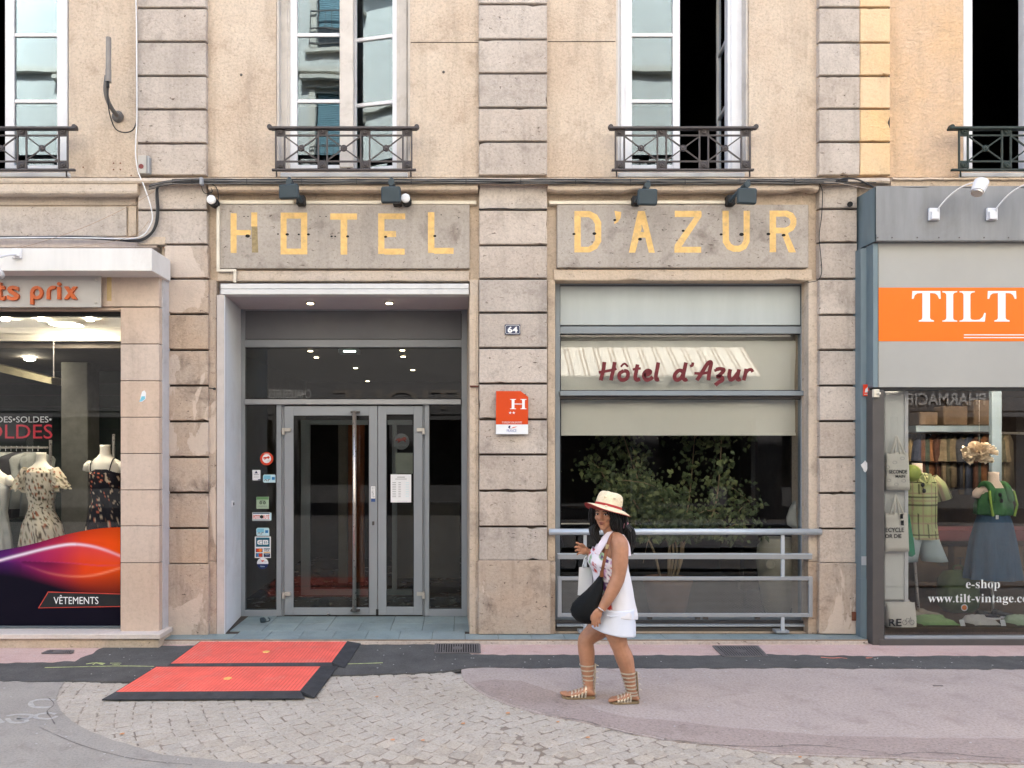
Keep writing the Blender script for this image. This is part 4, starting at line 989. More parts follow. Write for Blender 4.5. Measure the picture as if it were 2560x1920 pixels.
# ================================================================== rail in front of the window
rl = thing('window_guard_rail', 'grey metal guard rail with a perforated panel below the hotel window', 'railing', P(1713, 1580, 7.36))
m = MB(); m.tube([P(1373, 1329.5, 7.335), P(2052.5, 1329.5, 7.335)], .031, 20); m.build('handrail', GALV, rl, smooth=True)
for x0, x1 in ((1459, 1467), (1953, 1962)):
    for a, b in ((1337, 1385), (1398, 1442), (1543, 1580)): m = MB(); m.pbox(x0, a, x1, b, 7.335, 7.352, .002); m.build('post', GALV, rl)
    m = MB(); m.pbox(x0-12, 1577, x1+12, 1583.5, 7.32, 7.42, .003); m.build('foot', GALV2, rl)
m = MB(); m.pbox(1395, 1386, 2031, 1398, 7.33, 7.37, .003); m.build('flat_bar', GALV2, rl)
m = MB(); m.pbox(1395, 1384.5, 2031, 1387, 7.325, 7.38, .001); m.build('bar_top', GALV, rl)
yp = 7.33; m = MB(); rect_frame(m, X(1395, yp), X(2032, yp), Z(1543, yp), Z(1442, yp), 9.5*yp/F, yp, yp+.03, c=.003); m.build('panel_frame', GALV2, rl)
for pxx in (1620, 1740, 1760, 1890): 
    m = MB(); m.pbox(pxx, 1543, pxx+11, 1549, yp+.01, yp+.05, .002); m.build('clip', BROWNALU, rl)
# perforated sheet, real holes
m = MB(); x0, x1, z0, z1 = X(1405, yp), X(2022, yp), Z(1533.5, yp), Z(1451.5, yp); ph = .0136; pv = ph*.866; nx = int((x1-x0)/ph); nz = int((z1-z0)/pv)
V = []; fs_ = []; yv = yp+.018; rr = ph*.41
for j in range(nz):
    for i in range(nx):
        cx = x0+(i+.5+(.5 if j % 2 else 0))*ph; cz = z0+(j+.5)*pv
        if cx > x1-ph*.4: continue
        n0 = len(V); out = []
        for k in range(6):
            a = pi/6+pi/3*k; V.append((cx+ph*.577*cos(a), yv, cz+ph*.577*sin(a)))
        for k in range(6):
            a = pi/6+pi/3*k; V.append((cx+rr*cos(a), yv, cz+rr*sin(a)))
        for k in range(6): fs_.append((n0+k, n0+(k+1) % 6, n0+6+(k+1) % 6, n0+6+k))
m.add(V, fs_); tag(m.build('perforated_sheet', plain('sheet_metal', (.20, .20, .195), .45, metal=.2), rl, recalc=False), kind='stuff')
# ================================================================== clothes shop on the left
ls = thing('clothes_shop_front', 'pinkish stone shop front with a white canopy and a purple and orange window print', 'shop front', (X(150, 7.1), 7.1, 0))
YS = 7.12; YGL = 7.25
m = MB(); m.pbox(-900, 620.5, 380, 677, 6.86, 7.3, .004)
cv = m.build('canopy', plain('white_canopy_sheet', (.70, .685, .665), .5, var=.06, scale=2, dirt=(.40, .33, .28), dirtamt=.35, streak=True), ls)
m = MB(); m.pbox(-900, 683, 398, 766, YS+.01, YS+.2, .003); m.build('lintel', PINKSTONE, ls)
m = MB(); m.pbox(-900, 768.5, 301, 776, YS+.03, YS+.2, .003); m.build('lintel_base', PINKSTONE, ls)
ysn = [768, 860, 952, 1043, 1134, 1225, 1315, 1407, 1587]
for a, b in zip(ysn[:-1], ysn[1:]):
    m = MB(); m.pbox(301.5, a+.9, 398, b-.9, YS, YS+.35, .003, jit=.0008); m.build('pier_stone', PINKSTONE, ls)
m = MB(); m.pbox(303, 772, 396, 1586, YS+.012, YS+.34); m.build('pier_joint', GROOVE, ls)
m = MB(); m.pbox(399, 688, 407.5, 1590, 7.19, 7.36, .002); m.build('edge_board', plain('grey_white_board', (.50, .49, .50), .6, var=.08, dirt=(.25, .22, .2)), ls)
# sill: marble slab on a stone plinth
m = MB(); m.box(X(-900, 7), X(401, 7.0), 6.99, 7.30, Z(1598, 6.99), Z(1598, 6.99)+.045, .004); m.build('marble_sill', MARBLE, ls)
m = MB(); m.box(X(-900, 7), X(398, 7.03), 7.02, 7.4, -.01, Z(1598, 6.99)-.002, .005); m.build('plinth', STONE_WARM, ls)
m = MB(); m.pbox(-900, 1566, 301, 1573.5, YGL-.035, YGL+.03, .003); m.pbox(-900, 1574, 301, 1583, YGL-.055, YGL+.03, .003)
m.build('window_rail', plain('dark_window_metal', (.13, .145, .15), .4, metal=.3), ls)
m = MB(); m.pbox(-900, 777, 301, 791, YGL-.02, YGL+.06, .003); m.build('head_rail', BLACKGASKET, ls)
m = MB(); m.pbox(-900, 791, 302, 1566, YGL, YGL+.008); m.build('pane', GLASS_SHOP, ls)
# sign plate with raised letters, screws
sp = thing('shop_sign', 'grey shop sign plate with orange letters reading ts prix', 'sign', P(60, 768, 7.07))
m = MB(); m.pbox(-700, 688, 252.5, 768, 7.065, 7.08, .002); m.build('plate', plain('sign_plate', (.42, .40, .385), .35, var=.03), sp)
OR = plain('orange_letter', (.50, .10, .02), .3, var=.02)
yl_ = 7.04
def raised(px0, px1, polys):
    m = MB()
    for i, q in enumerate(polys): m.prism([(X(a, yl_), Z(b, yl_)) for a, b in q], yl_, yl_+.025)
    m.build('letter', OR, sp)
def ring_poly(cx, cy, rx, ry, w_, a0, a1, n=14):
    o = [(cx+rx*cos(a0+(a1-a0)*k/n), cy+ry*sin(a0+(a1-a0)*k/n)) for k in range(n+1)]; i_ = [(cx+(rx-w_)*cos(a0+(a1-a0)*k/n), cy+(ry-w_)*sin(a0+(a1-a0)*k/n)) for k in range(n+1)]
    return o, i_
def arcseg(cx, cy, rx, ry, w_, a0, a1, name='letter', n=14, extra=()):
    o, i_ = ring_poly(cx, cy, rx, ry, w_, a0, a1, n); m = MB()
    for k in range(n):
        q = [o[k], o[k+1], i_[k+1], i_[k]]; m.prism([(X(a, yl_), Z(b, yl_)) for a, b in q], yl_, yl_+.025)
    for e in extra: m.prism([(X(a, yl_-.0008), Z(b, yl_)) for a, b in e], yl_-.0008, yl_+.024)
    m.build(name, OR, sp)
R_ = lambda a, b, c, d: [(a, d), (c, d), (c, b), (a, b)]
letters('letter', 's', 17, 47, 714, 749, yl_, OR, sp, .025, .02)
raised(0, 0, [R_(-8, 706, 1, 748), R_(-14, 716, 9, 723)])
letters('letter', 't', -9, 12, 706, 749, yl_-.001, OR, sp, .025, .02)
arcseg(91, 731.5, 16, 17, 8, 0, 2*pi, extra=(R_(75, 730, 83, 761),))
arcseg(133, 732, 17, 18, 8, pi, 1.62*pi, extra=(R_(116, 731, 124, 748),))
raised(0, 0, [R_(142.5, 717, 151, 748)]); disc(sp, 146.8, 709.5, 4.6, yl_, OR, 'letter_dot', 14, .025)
raised(0, 0, [[(159, 748), (169, 748), (192, 716), (182, 716)]])
m = MB(); m.prism([(X(a, yl_-.001), Z(b, yl_)) for a, b in ((181, 748), (192, 748), (170, 716), (159, 716))], yl_-.001, yl_+.024); m.build('letter', OR, sp)
for px, py in ((240, 700), (240, 756)):
    m = MB(); m.lathe([(.012, 0), (.013, -.008), (.006, -.012)], P(px, py, 7.065), 12, 'y'); m.build('screw', STEEL, sp)
m = MB(); m.pbox(267, 693, 278, 752, YS+.004, YS+.012, .001); t = m.build('torn_tape', plain('torn_tape_beige', (.50, .37, .19), .8, var=.2)); tag(t, 'strip of torn beige tape left on the lintel beside the sign', 'tape')
t = thing('sticker', 'half torn pale blue sticker on the pinkish pier', 'sticker', P(357, 1000, YS)); m = MB(); y = YS-.002
m.prism([(X(a, y), Z(b, y)) for a, b in ((349, 1005), (356, 1004), (364, 997), (365, 982), (361, 976), (355, 979), (352, 990))], y, y+.0015); m.build('sheet', PAPERWHITE, t)
m = MB(); m.prism([(X(a, y-.001), Z(b, y)) for a, b in ((348, 1005), (355, 1003), (363, 997), (362, 990), (354, 991))], y-.001, y); m.build('blue_print', SKY, t)
# spotlight arm of the canopy (its head is out of the picture)
t = thing('canopy_lamp', 'white lamp arm fixed to the left end of the white canopy', 'lamp', P(40, 640, 6.85)); m = MB(); m.pbox(29, 621, 51, 645, 6.83, 6.86, .004); m.pbox(32, 625, 47, 640, 6.81, 6.83, .004); m.build('base', WHITEPAINT, t)
m = MB(); m.tube(curve_pts([P(38, 635, 6.81), P(20, 638, 6.74), P(0, 643, 6.62), P(-14, 655, 6.5)]), .010, 8); m.build('arm', WHITEPAINT, t, smooth=True)
m = MB(); m.tube([P(-18, 660, 6.5), P(0, 690, 6.44)], [.028, .042], 14); m.build('shade', WHITEPAINT, t, smooth=True)

# ---- printed film on the lower window: flat print, its colours computed point by point
def lerp(a, b, t): return tuple(a[i]+(b[i]-a[i])*t for i in range(3))
def cr(stops, t):
    t = max(stops[0][0], min(stops[-1][0], t))
    for (p, a), (q, b) in zip(stops[:-1], stops[1:]):
        if t <= q: return lerp(a, b, (t-p)/(q-p) if q > p else 0)
    return stops[-1][1]
def crv(pts, x):
    x = max(pts[0][0], min(pts[-1][0], x))
    for (a, b), (c, d) in zip(pts[:-1], pts[1:]):
        if x <= c:
            t = (x-a)/(c-a); t = t*t*(3-2*t) if False else t; return b+(d-b)*t
    return pts[-1][1]
def smooth_curve(ctrl):
    p = curve_pts([(a, b, 0) for a, b in ctrl], 10); return [(q.x, q.y) for q in p]
top = smooth_curve([(-400, 1420), (-150, 1400), (0, 1376), (80, 1360), (150, 1340), (210, 1327), (260, 1320), (304, 1318)])
hl = smooth_curve([(-400, 1500), (-100, 1432), (0, 1401), (60, 1385), (120, 1370), (175, 1361), (220, 1364), (260, 1374), (304, 1391)])
lo1 = smooth_curve([(-400, 1420), (0, 1402), (60, 1412), (120, 1432), (180, 1441), (240, 1437), (304, 1419)])
lo2 = smooth_curve([(-400, 1440), (0, 1407), (90, 1404), (180, 1408), (250, 1414), (304, 1414)])
edge = smooth_curve([(-400, 1440), (0, 1440), (100, 1450), (200, 1468), (304, 1482)])
dark, purple, mag, pink, orange_, white = (.003, .0015, .008), (.05, .006, .11), (.24, .010, .09), (.55, .05, .20), (.78, .075, .002), (.85, .75, .85)
def filmcol(x, y):
    base = cr([(-80, purple), (20, (.09, .012, .13)), (90, mag), (150, (.42, .02, .05)), (205, (.66, .05, .008)), (304, orange_)], x)
    yt, yh, y1, y2, ye = crv(top, x), crv(hl, x), crv(lo1, x), crv(lo2, x), crv(edge, x)
    if y < yh: k = (y-yt)/max(1, yh-yt); c = lerp(lerp(base, (0, 0, 0), .35), base, min(1, k*1.6))
    elif y < y2:
        k = (y-yh)/max(1, y2-yh); c = lerp(lerp(base, pink, .25), base, k)
    elif y < y1:
        k = (y-y2)/max(1, y1-y2); dk = lerp(base, (.05, .002, .03), .7*max(0, min(1, (215-x)/90))); c = lerp(dk, lerp(base, dk, .3), k**1.2)
    else:
        k = (y-y1)/max(10, (ye-y1)+30*(x/304)); c = lerp(base, dark, min(1, k**.6))
    g1 = math.exp(-((y-yh)/3.4)**2)*(.9 if x < 200 else .9*(1-.45*(x-200)/104)); c = lerp(c, lerp(white, pink, .0 if x < 190 else .25), g1)
    g2 = math.exp(-((y-y1)/2.6)**2)*max(0, min(1, (x-60)/200))*.65; c = lerp(c, (.90, .35, .20), g2*.8)
    g3 = math.exp(-((y-y2)/1.6)**2)*.35*max(0, min(1, (x-40)/120)); c = lerp(c, pink, g3)
    return c
m = MB(); yv = YGL-.004; xs = [-420+4*i for i in range(182)]; V = []; Cc = []; fs_ = []; NY = 74
for x in xs:
    x = min(x, 301)
    t0 = crv(top, x)
    for j in range(NY+1):
        y = t0+(1565.5-t0)*(j/NY)**1.15; V.append(tuple(P(x, y, yv))); Cc.append(filmcol(x, y))
for i in range(len(xs)-1):
    for j in range(NY): a = i*(NY+1)+j; fs_.append((a, a+1, a+NY+2, a+NY+1))
m.v = V; m.f = fs_; m.c = Cc
fl = thing('window_film', 'purple and orange wave print on the lower shop window reading VÊTEMENTS', 'window film', P(150, 1565, yv)); m.build('print', PRINT, fl, recalc=False)
y = yv-.0015; m = MB(); m.prism([(X(a, y), Z(b, y)) for a, b in ((95, 1520.5), (301, 1517), (301, 1484), (120, 1479))], y, y+.001); m.build('caption_border', plain('caption_red', (.55, .06, .04), .5), fl)
y -= .001; m = MB(); m.prism([(X(a, y), Z(b, y)) for a, b in ((98, 1519), (301, 1515), (301, 1486), (121, 1481))], y, y+.0008); m.build('caption_box', BLACKGASKET, fl)
letters('caption', 'VÊTEMENTS', 134, 246, 1487.5, 1510, y-.001, WHITEINK, fl, .0008, .0)
# sale banner hung inside the glass
sb = thing('sale_banner', 'black sale banner inside the glass reading SOLDES in white and red', 'banner', P(40, 1100, 7.3)); y = 7.31
m = MB(); m.pbox(-420, 1034, 130, 1100, y, y+.003); m.build('sheet', BLACKGASKET, sb)
letters('white_text', 'DES•SOLDES•', -8, 129, 1041, 1056, y-.001, WHITEINK, sb, .001, .004)
letters('red_text', 'SOLDES', -62, 131, 1061, 1096, y-.001, plain('banner_red', (.80, .06, .09), .5, var=.03), sb, .001, .0)
# ---- inside
xa, xb = X(-1300, 7.3)-.2, X(402, 7.3)-.05
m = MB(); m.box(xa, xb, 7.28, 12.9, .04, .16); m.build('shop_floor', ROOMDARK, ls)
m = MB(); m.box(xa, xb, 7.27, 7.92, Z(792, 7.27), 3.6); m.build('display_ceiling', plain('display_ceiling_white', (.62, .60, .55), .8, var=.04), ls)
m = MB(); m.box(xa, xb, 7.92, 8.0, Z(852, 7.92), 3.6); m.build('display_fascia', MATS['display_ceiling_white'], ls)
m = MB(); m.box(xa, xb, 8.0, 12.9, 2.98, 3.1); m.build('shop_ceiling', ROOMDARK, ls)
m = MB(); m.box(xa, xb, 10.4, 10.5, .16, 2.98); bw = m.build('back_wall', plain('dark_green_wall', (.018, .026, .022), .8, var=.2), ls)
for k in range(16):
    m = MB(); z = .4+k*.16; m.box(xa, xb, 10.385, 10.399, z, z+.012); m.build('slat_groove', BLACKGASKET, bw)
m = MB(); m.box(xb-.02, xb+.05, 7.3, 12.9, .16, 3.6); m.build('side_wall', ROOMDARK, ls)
m = MB(); m.pbox(152, 905, 219, 1500, 9.0, 9.3, .01); m.build('inner_column', plain('pale_column', (.085, .085, .08), .8, var=.25), ls)
m = MB(); y = 9.2; m.prism([(X(a, y), Z(b, y)) for a, b in ((-300, 835), (-300, 860), (128, 960), (128, 944))][::1], y, y+.5); m.build('lit_edge_beam', plain('lit_edge_cream', (.34, .30, .20), .8), ls)  # pale slanted box standing in for a lit ceiling edge
m = MB(); zc_ = Z(792, 7.27); x = X(168, 7.62); m.box(x-.16, x+.14, 7.52, 7.72, zc_-.02, zc_-.001, .004); lh = m.build('ceiling_lamp', WHITEPAINT, ls)
m = MB(); m.box(x-.14, x+.12, 7.54, 7.70, zc_-.024, zc_-.0205); m.build('lit_lens', LAMP_SHOP, lh)
for px in (20, 110, 230):  # extra fill spots added to brighten the dresses
    m = MB(); xx = X(px, 7.40); m.lathe([(.001, 0), (.035, 0), (.035, -.02), (.001, -.02)], (xx, 7.36, zc_-.001), 12); m.build('added_fill_spot', FILL_WINDOW, ls)
m = MB(); m.tube([P(134, 852, 7.6), P(134, 944, 7.6)], .006, 6); m.build('hanging_chain', STEEL, ls)
m = MB(); x, z = X(205, 7.4)-.65, 2.72; y=8.8; m.ellips(P(74, 898, y), (.06, .06, .02), 12, 8); tt = m.build('hanging_lamp', LAMP_SHOP, ls)

# ---- mannequins
PLASTER = plain('mannequin_cream', (.80, .76, .68), .5, var=.03)
def dress_print(kind):
    def f(p, n):
        a = noise.noise(p*46); b = noise.noise(p*31+Vector((9, 2, 4))); c = noise.noise(p*75+Vector((1, 8, 3)))
        if kind == 'beige':
            base = (.74, .66, .53)
            if a > .28: base = (.10, .075, .055)
            elif b > .42: base = (.42, .15, .08)
            elif c > .45: base = (.22, .20, .11)
            return base
        if kind == 'black':
            base = (.014, .014, .022)
            if a > .50: base = (.70, .18, .10)
            elif b > .46: base = (.62, .50, .38)
            elif c > .56: base = (.14, .08, .05)
            return base
        if kind == 'white':
            return (.55, .56, .55) if a < .4 else (.4, .42, .42)
        return (.5, .5, .5)
    return f
def ell(cx, cy, z, rx, ry, n=28, wob=0.0, k=7, ph=0.0, sq=0.0):
    return [(cx+rx*cos(2*pi*i/n)*(1+wob*sin(k*2*pi*i/n+ph)), cy+ry*sin(2*pi*i/n)*(1+wob*sin(k*2*pi*i/n+ph)), z) for i in range(n)]
def loftm(m, prof, cx, cy, n=40, wobf=None, sub=5, colf=None, cap=False):
    """prof: (z, rx, ry, dx, wobble)"""
    pr = []
    for a, b in zip(prof[:-1], prof[1:]):
        for k in range(sub): t = k/sub; t2 = t; pr.append(tuple(a[i]+(b[i]-a[i])*t2 for i in range(5)))
    pr.append(prof[-1]); R = [ell(cx+p[3], cy, p[0], p[1], p[2], n, p[4], 9, p[0]*2) for p in pr]
    m.rings(R, cap)
    if colf:
        m.c = [colf(Vector(v), None) for v in m.v]
    return m
def bust(t, cx, cy, zn, s=1.0, arms=True, mat=None):
    """cream neck and shoulders of a headless mannequin; zn = height of the cut neck"""
    mat = mat or PLASTER; m = MB()
    pr = [(zn, .052, .050), (zn-.03, .050, .048), (zn-.09, .052, .052), (zn-.13, .085, .065), (zn-.165, .145, .085), (zn-.20, .175, .10), (zn-.26, .165, .105), (zn-.36, .15, .115), (zn-.5, .125, .10), (zn-.62, .13, .10), (zn-.75, .165, .11)]
    m.rings([ell(cx, cy, z, a*s, b*s, 24) for z, a, b in pr], True); m.build('torso', mat, t, smooth=True)
    if arms:
        for sd in (-1, 1):
            m = MB(); m.tube([(cx+sd*.150*s, cy, zn-.19), (cx+sd*.185*s, cy, zn-.225), (cx+sd*.20*s, cy, zn-.27)], [.045*s, .045*s, .036*s], 12); m.build('arm_stump', mat, t, smooth=True)
m1y = 7.62; c1x, n1 = X(103, m1y), Z(1131, m1y)
t = thing('mannequin', 'headless mannequin in a beige floral dress with ruffled sleeves', 'mannequin', (c1x, m1y, .16)); bust(t, c1x, m1y, n1, .92, False)
t = thing('floral_dress', 'beige floral summer dress with ruffled sleeves on the middle mannequin', 'dress', (c1x, m1y, .5)); m = MB()
loftm(m, [(n1-.155, .10, .09, 0, 0), (n1-.20, .165, .115, 0, 0), (n1-.36, .160, .125, 0, .01), (n1-.52, .118, .105, 0, .02), (n1-.60, .125, .11, 0, .03), (n1-.75, .19, .14, .01, .05), (n1-1.05, .24, .17, .02, .08), (n1-1.35, .275, .19, .02, .10)], c1x, m1y, 90, sub=8, colf=dress_print('beige')); m.build('dress_body', CLOTHPRINT, t, smooth=True)
for sd in (-1, 1):
    m = MB(); R = []
    for k in range(12):
        q = k/11; R.append([(c1x+sd*(.135+.10*q*(1-.25*q)+.02*sin(i*1.9+k)*q)+(.045+.03*q)*cos(2*pi*i/36)*(1+.16*q*sin(9*2*pi*i/36)), m1y-.01+(.06+.035*q)*sin(2*pi*i/36), n1-.17-.21*q+.02*sin(i*1.1)*q+.02*cos(2*pi*i/36)*sd) for i in range(36)])
    m.rings(R, False); m.c = [dress_print('beige')(Vector(v), None) for v in m.v]; m.build('ruffled_sleeve', CLOTHPRINT, t, smooth=True)
m2y = 7.62; c2x, n2 = X(263, m2y), Z(1112, m2y)
t = thing('mannequin', 'headless mannequin in a black floral strap dress next to the stone pier', 'mannequin', (c2x, m2y, .16)); bust(t, c2x, m2y, n2, .98)
t = thing('strap_dress', 'black strap dress with small orange flowers by the pier', 'dress', (c2x, m2y, .5)); m = MB()
loftm(m, [(n2-.25, .13, .106, 0, 0), (n2-.30, .162, .125, 0, 0), (n2-.42, .158, .13, 0, .01), (n2-.56, .13, .115, 0, .02), (n2-.70, .16, .13, 0, .03), (n2-.95, .215, .15, 0, .05), (n2-1.3, .26, .17, 0, .07)], c2x, m2y, 90, sub=8, colf=dress_print('black')); m.build('dress_body', CLOTHPRINT, t, smooth=True)
for sd in (-1, 1):
    m = MB(); m.tube(curve_pts([(c2x+sd*.095, m2y-.112, n2-.27), (c2x+sd*.105, m2y-.095, n2-.20), (c2x+sd*.10, m2y-.03, n2-.145), (c2x+sd*.09, m2y+.06, n2-.16)]), .006, 6); m.build('strap', BLACKINK, t)
m3y = 7.62; c3x, n3 = X(-17, m3y), Z(1148, m3y)
t = thing('mannequin', 'mannequin in white half cut off by the left edge of the photo', 'mannequin', (c3x, m3y, .16)); bust(t, c3x, m3y, n3, .95); m = MB()
loftm(m, [(n3-.23, .14, .11, 0, 0), (n3-.3, .165, .125, 0, .01), (n3-.55, .13, .115, 0, .03), (n3-.8, .17, .13, 0, .06), (n3-1.25, .22, .15, 0, .1)], c3x, m3y, 60, colf=dress_print('white')); m.build('dress', CLOTHPRINT, t, smooth=True)
# rail of clothes behind
rk = thing('clothes_rail', 'steel clothes rail behind the mannequins', 'clothes rail', P(60, 1500, 8.6)); m = MB(); m.tube([P(-60, 1119, 8.6), P(120, 1119, 8.6)], .012, 8); m.build('bar', STEEL, rk)
for px in (125, 283):
    m = MB(); m.pbox(px-3, 1085 if px > 200 else 1100, px+3, 1560, 8.6, 8.62, .002); m.build('upright', STEEL, rk)
rnd = random.Random(3)
ORD = ['first from the left', 'second from the left', 'third from the left', 'fourth from the left', 'fifth from the left', 'in the middle', 'fifth from the right', 'fourth from the right', 'third from the right', 'second from the right', 'first from the right']
for k in range(11):
    px = -40+k*13.5; cc = rnd.choice([(.20, .21, .20), (.30, .31, .30), (.10, .10, .11), (.36, .37, .36), (.05, .05, .06)]); y = 8.62+rnd.uniform(-.05, .05)
    t = thing('hanging_garment', ['grey', 'pale', 'charcoal'][k % 3]+' garment, %s on the rail behind the beige dress' % ORD[k], 'garment', P(px, 1250, y), 'garments on the left shop rail')
    x, z = X(px, y), Z(1128, y); m = MB(); ang = rnd.uniform(.5, 1.1); R = []
    for (dz, w_, d_) in ((-.01, .03, .02), (-.06, .17, .03), (-.1, .2, .04), (-.3, .17, .045), (-.55-.25*rnd.random(), .2, .05)):
        ring = []
        for i in range(14):
            a = 2*pi*i/14; ax, ay = w_*cos(a), d_*sin(a)*(1+.4*sin(5*a)); ring.append((x+ax*cos(ang)-ay*sin(ang), y+ax*sin(ang)+ay*cos(ang), z+dz))
        R.append(ring)
    m.rings(R, True); nm = 'cloth_grey_%d' % int(cc[0]*100)
    m.build('cloth', MATS.get(nm) or plain(nm, cc, .9, var=.2), t, smooth=True); m = MB(); m.tube(curve_pts([(x, y, z), (x, y, z+.03), (x+.015, y, z+.045), (x, y, z+.06)]), .003, 5); m.build('hanger_hook', WHITEPAINT, t)
# ================================================================== vintage shop on the right
rs = thing('vintage_shop_front', 'grey metal shop front with a zinc canopy box and an orange band reading TILT', 'shop front', (X(2400, 7.1), 7.1, 0))
YZ = 7.06
m = MB(); x0, x1 = X(2190, YZ), X(3600, YZ); z0, z1 = Z(603, YZ), Z(468, YZ)
# front sheet, slightly rippled along its top edge
R = []
for i in range(121):
    x = x0+(x1-x0)*i/120; q = .006*sin(i*.55)+.004*noise.noise(Vector((x*6, 1, 1)))
    R.append([(x, YZ+.02, z0), (x, YZ-.0, z0), (x, YZ-.004, z0+.01), (x, YZ+.002*noise.noise(Vector((x*3, 0, 0))), (z0+z1)/2), (x, YZ, z1+q), (x, YZ+.30, z1+q+.01)])
m.rings(R, False, closed=False); m.build('canopy_sheet', ZINC, rs)
m = MB(); m.quad((x0-.001, YZ, z0), (x0-.001, YZ, z1), (x0-.001, 7.42, z1+.01), (x0-.001, 7.42, z0)); m.quad((x0-.012, YZ+.0, z0), (x0-.012, 7.42, z0), (x0-.012, 7.42, z1+.01), (x0-.012, YZ, z1)); m.quad((x0-.012, YZ, z1), (x0-.012, 7.42, z1+.01), (x0, 7.42, z1+.01), (x0, YZ, z1)); m.build('canopy_side', ZINC_SIDE, rs, recalc=False)
m = MB(); m.box(x0, x1, YZ+.001, 7.41, z0+.004, z0+.012); m.box(x0, x1, YZ+.002, 7.42, z1+.002, z1+.012); m.build('canopy_underside', ZINC, rs)
for px in (2194, 2230, 2293, 2347, 2398, 2460, 2521):
    m = MB(); m.lathe([(.007, 0), (.007, -.004), (.002, -.006)], P(px, 594, YZ-.004), 8, 'y'); m.build('rivet', BROWNALU, rs)
YB = 7.13
m = MB(); m.pbox(2196, 607, 3600, 968, YB, YB+.03, .002); m.build('sign_board', SIGNGREY, rs)
m = MB(); m.pbox(2196.5, 719, 3600, 853, YB-.003, YB, 0); bd = m.build('orange_band', ORANGEINK, rs)
yt = YB-.0055
def serif(m, polys): 
    for i, q in enumerate(polys): m.prism([(X(a, yt), Z(b, yt)) for a, b in q], yt, yt+.002)
def T_(ox):
    W = 74
    a = [(ox+27, 800), (ox+46, 800), (ox+46, 731), (ox+27, 731)]
    top = [(ox+1, 747), (ox+5, 747), (ox+9, 737), (ox+16, 732.5), (ox+27, 731.5), (ox+46, 731.5), (ox+57, 732.5), (ox+64, 737), (ox+69, 747), (ox+73, 747), (ox+72, 727.5), (ox+2, 727.5)]
    foot = [(ox+18, 804), (ox+56, 804), (ox+56, 801.2), (ox+49, 800), (ox+46, 797), (ox+27, 797), (ox+24, 800), (ox+18, 801.2)]
    return top, a, foot
def tletter(ox):
    W = []
    m = MB(); yy = yt
    o = [(ox+2, 727.5), (ox+1, 747), (ox+5, 747), (ox+8, 738), (ox+14, 733.5), (ox+27, 732.5), (ox+27, 795), (ox+25, 799), (ox+18, 801.2), (ox+18, 804), (ox+56, 804), (ox+56, 801.2), (ox+49, 799), (ox+46, 795), (ox+46, 732.5), (ox+59, 733.5), (ox+65, 738), (ox+69, 747), (ox+73, 747), (ox+72, 727.5)]
    m.prism([(X(a, yy), Z(b, yy)) for a, b in o], yy, yy+.002); m.build('letter', WHITEINK, bd)
tletter(2279); tletter(2468)
m = MB(); o = [(2356, 728), (2356, 730.5), (2363, 732), (2366, 736), (2366, 796), (2363, 800), (2356, 801.5), (2356, 804), (2393, 804), (2393, 801.5), (2386, 800), (2383, 796), (2383, 736), (2386, 732), (2393, 730.5), (2393, 728)]
m.prism([(X(a, yt), Z(b, yt)) for a, b in o], yt, yt+.002); m.build('letter', WHITEINK, bd)
m = MB(); o = [(2399, 728), (2399, 730.5), (2406, 732), (2409, 736), (2409, 796), (2406, 800), (2399, 801.5), (2399, 804), (2462, 804), (2464.5, 783), (2461, 782), (2457, 792), (2449, 799), (2437, 800), (2429, 799), (2426, 795), (2426, 736), (2429, 732), (2437, 730.5), (2437, 728)]
m.prism([(X(a, yt), Z(b, yt)) for a, b in o], yt, yt+.002); m.build('letter', WHITEINK, bd)
for a in (836, 843): m = MB(); m.pbox(2410, a, 3500, a+2.2, yt, yt+.002); m.build('white_rule', WHITEINK, bd)
# side boards
m = MB()
m.slab([(X(2141, 7.32), 7.32), (X(2152, 7.24), 7.24), (X(2174, 7.22), 7.22), (X(2174, 7.22)+.02, 7.42), (X(2141, 7.32), 7.42)], .0, Z(622, 7.25)); m.build('side_board', ZINC_SIDE, rs)
m = MB(); m.slab([(X(2141, 7.32)-.006, 7.316), (X(2152, 7.24)-.004, 7.234), (X(2174, 7.22)+.004, 7.214), (X(2174, 7.22)+.006, 7.23), (X(2141, 7.32), 7.33)], .0, .62); m.build('side_board_foot', ZINC_SIDE, rs)
m = MB(); m.pbox(2183, 608, 2195, 968, 7.11, 7.3, .002); m.build('side_strip', ZINC_SIDE, rs)
m = MB(); m.pbox(2174, 612, 2184, 960, 7.30, 7.4, 0); m.build('dark_gap', BLACKGASKET, rs)
m = MB(); m.pbox(2170, 612, 2175, 762, 7.215, 7.26, .002); m.build('bent_strip', BROWNALU, rs)
m = MB(); m.pbox(2196, 968, 3600, 975, 7.14, 7.3, 0); m.build('board_edge', BLACKGASKET, rs)
YV = 7.15
m = MB(); m.pbox(2182, 975, 2211.5, 1613, 7.115, 7.3, .004); fr_ = m.build('window_frame', BROWNALU, rs)
m = MB(); m.pbox(2199, 1598, 3600, 1614, 7.105, 7.3, .004); m.build('bottom_frame', BROWNALU, fr_)
m = MB(); m.pbox(2212, 1592, 3600, 1597.5, 7.12, 7.3, .003); m.build('bottom_bead', GALV2, fr_)
m = MB(); m.pbox(2212, 975, 3600, 1592, YV+.02, YV+.028); m.build('pane', GLASS_SHOP, fr_)
m = MB(); m.pbox(2185, 973, 2199, 993, 7.08, 7.115, .003); lb = m.build('latch_plate', TRUNK, rs)
m = MB(); m.tube([P(2193, 984, 7.08), P(2200, 983, 7.05)], .012, 8); m.build('latch_knob', TRUNK, lb)
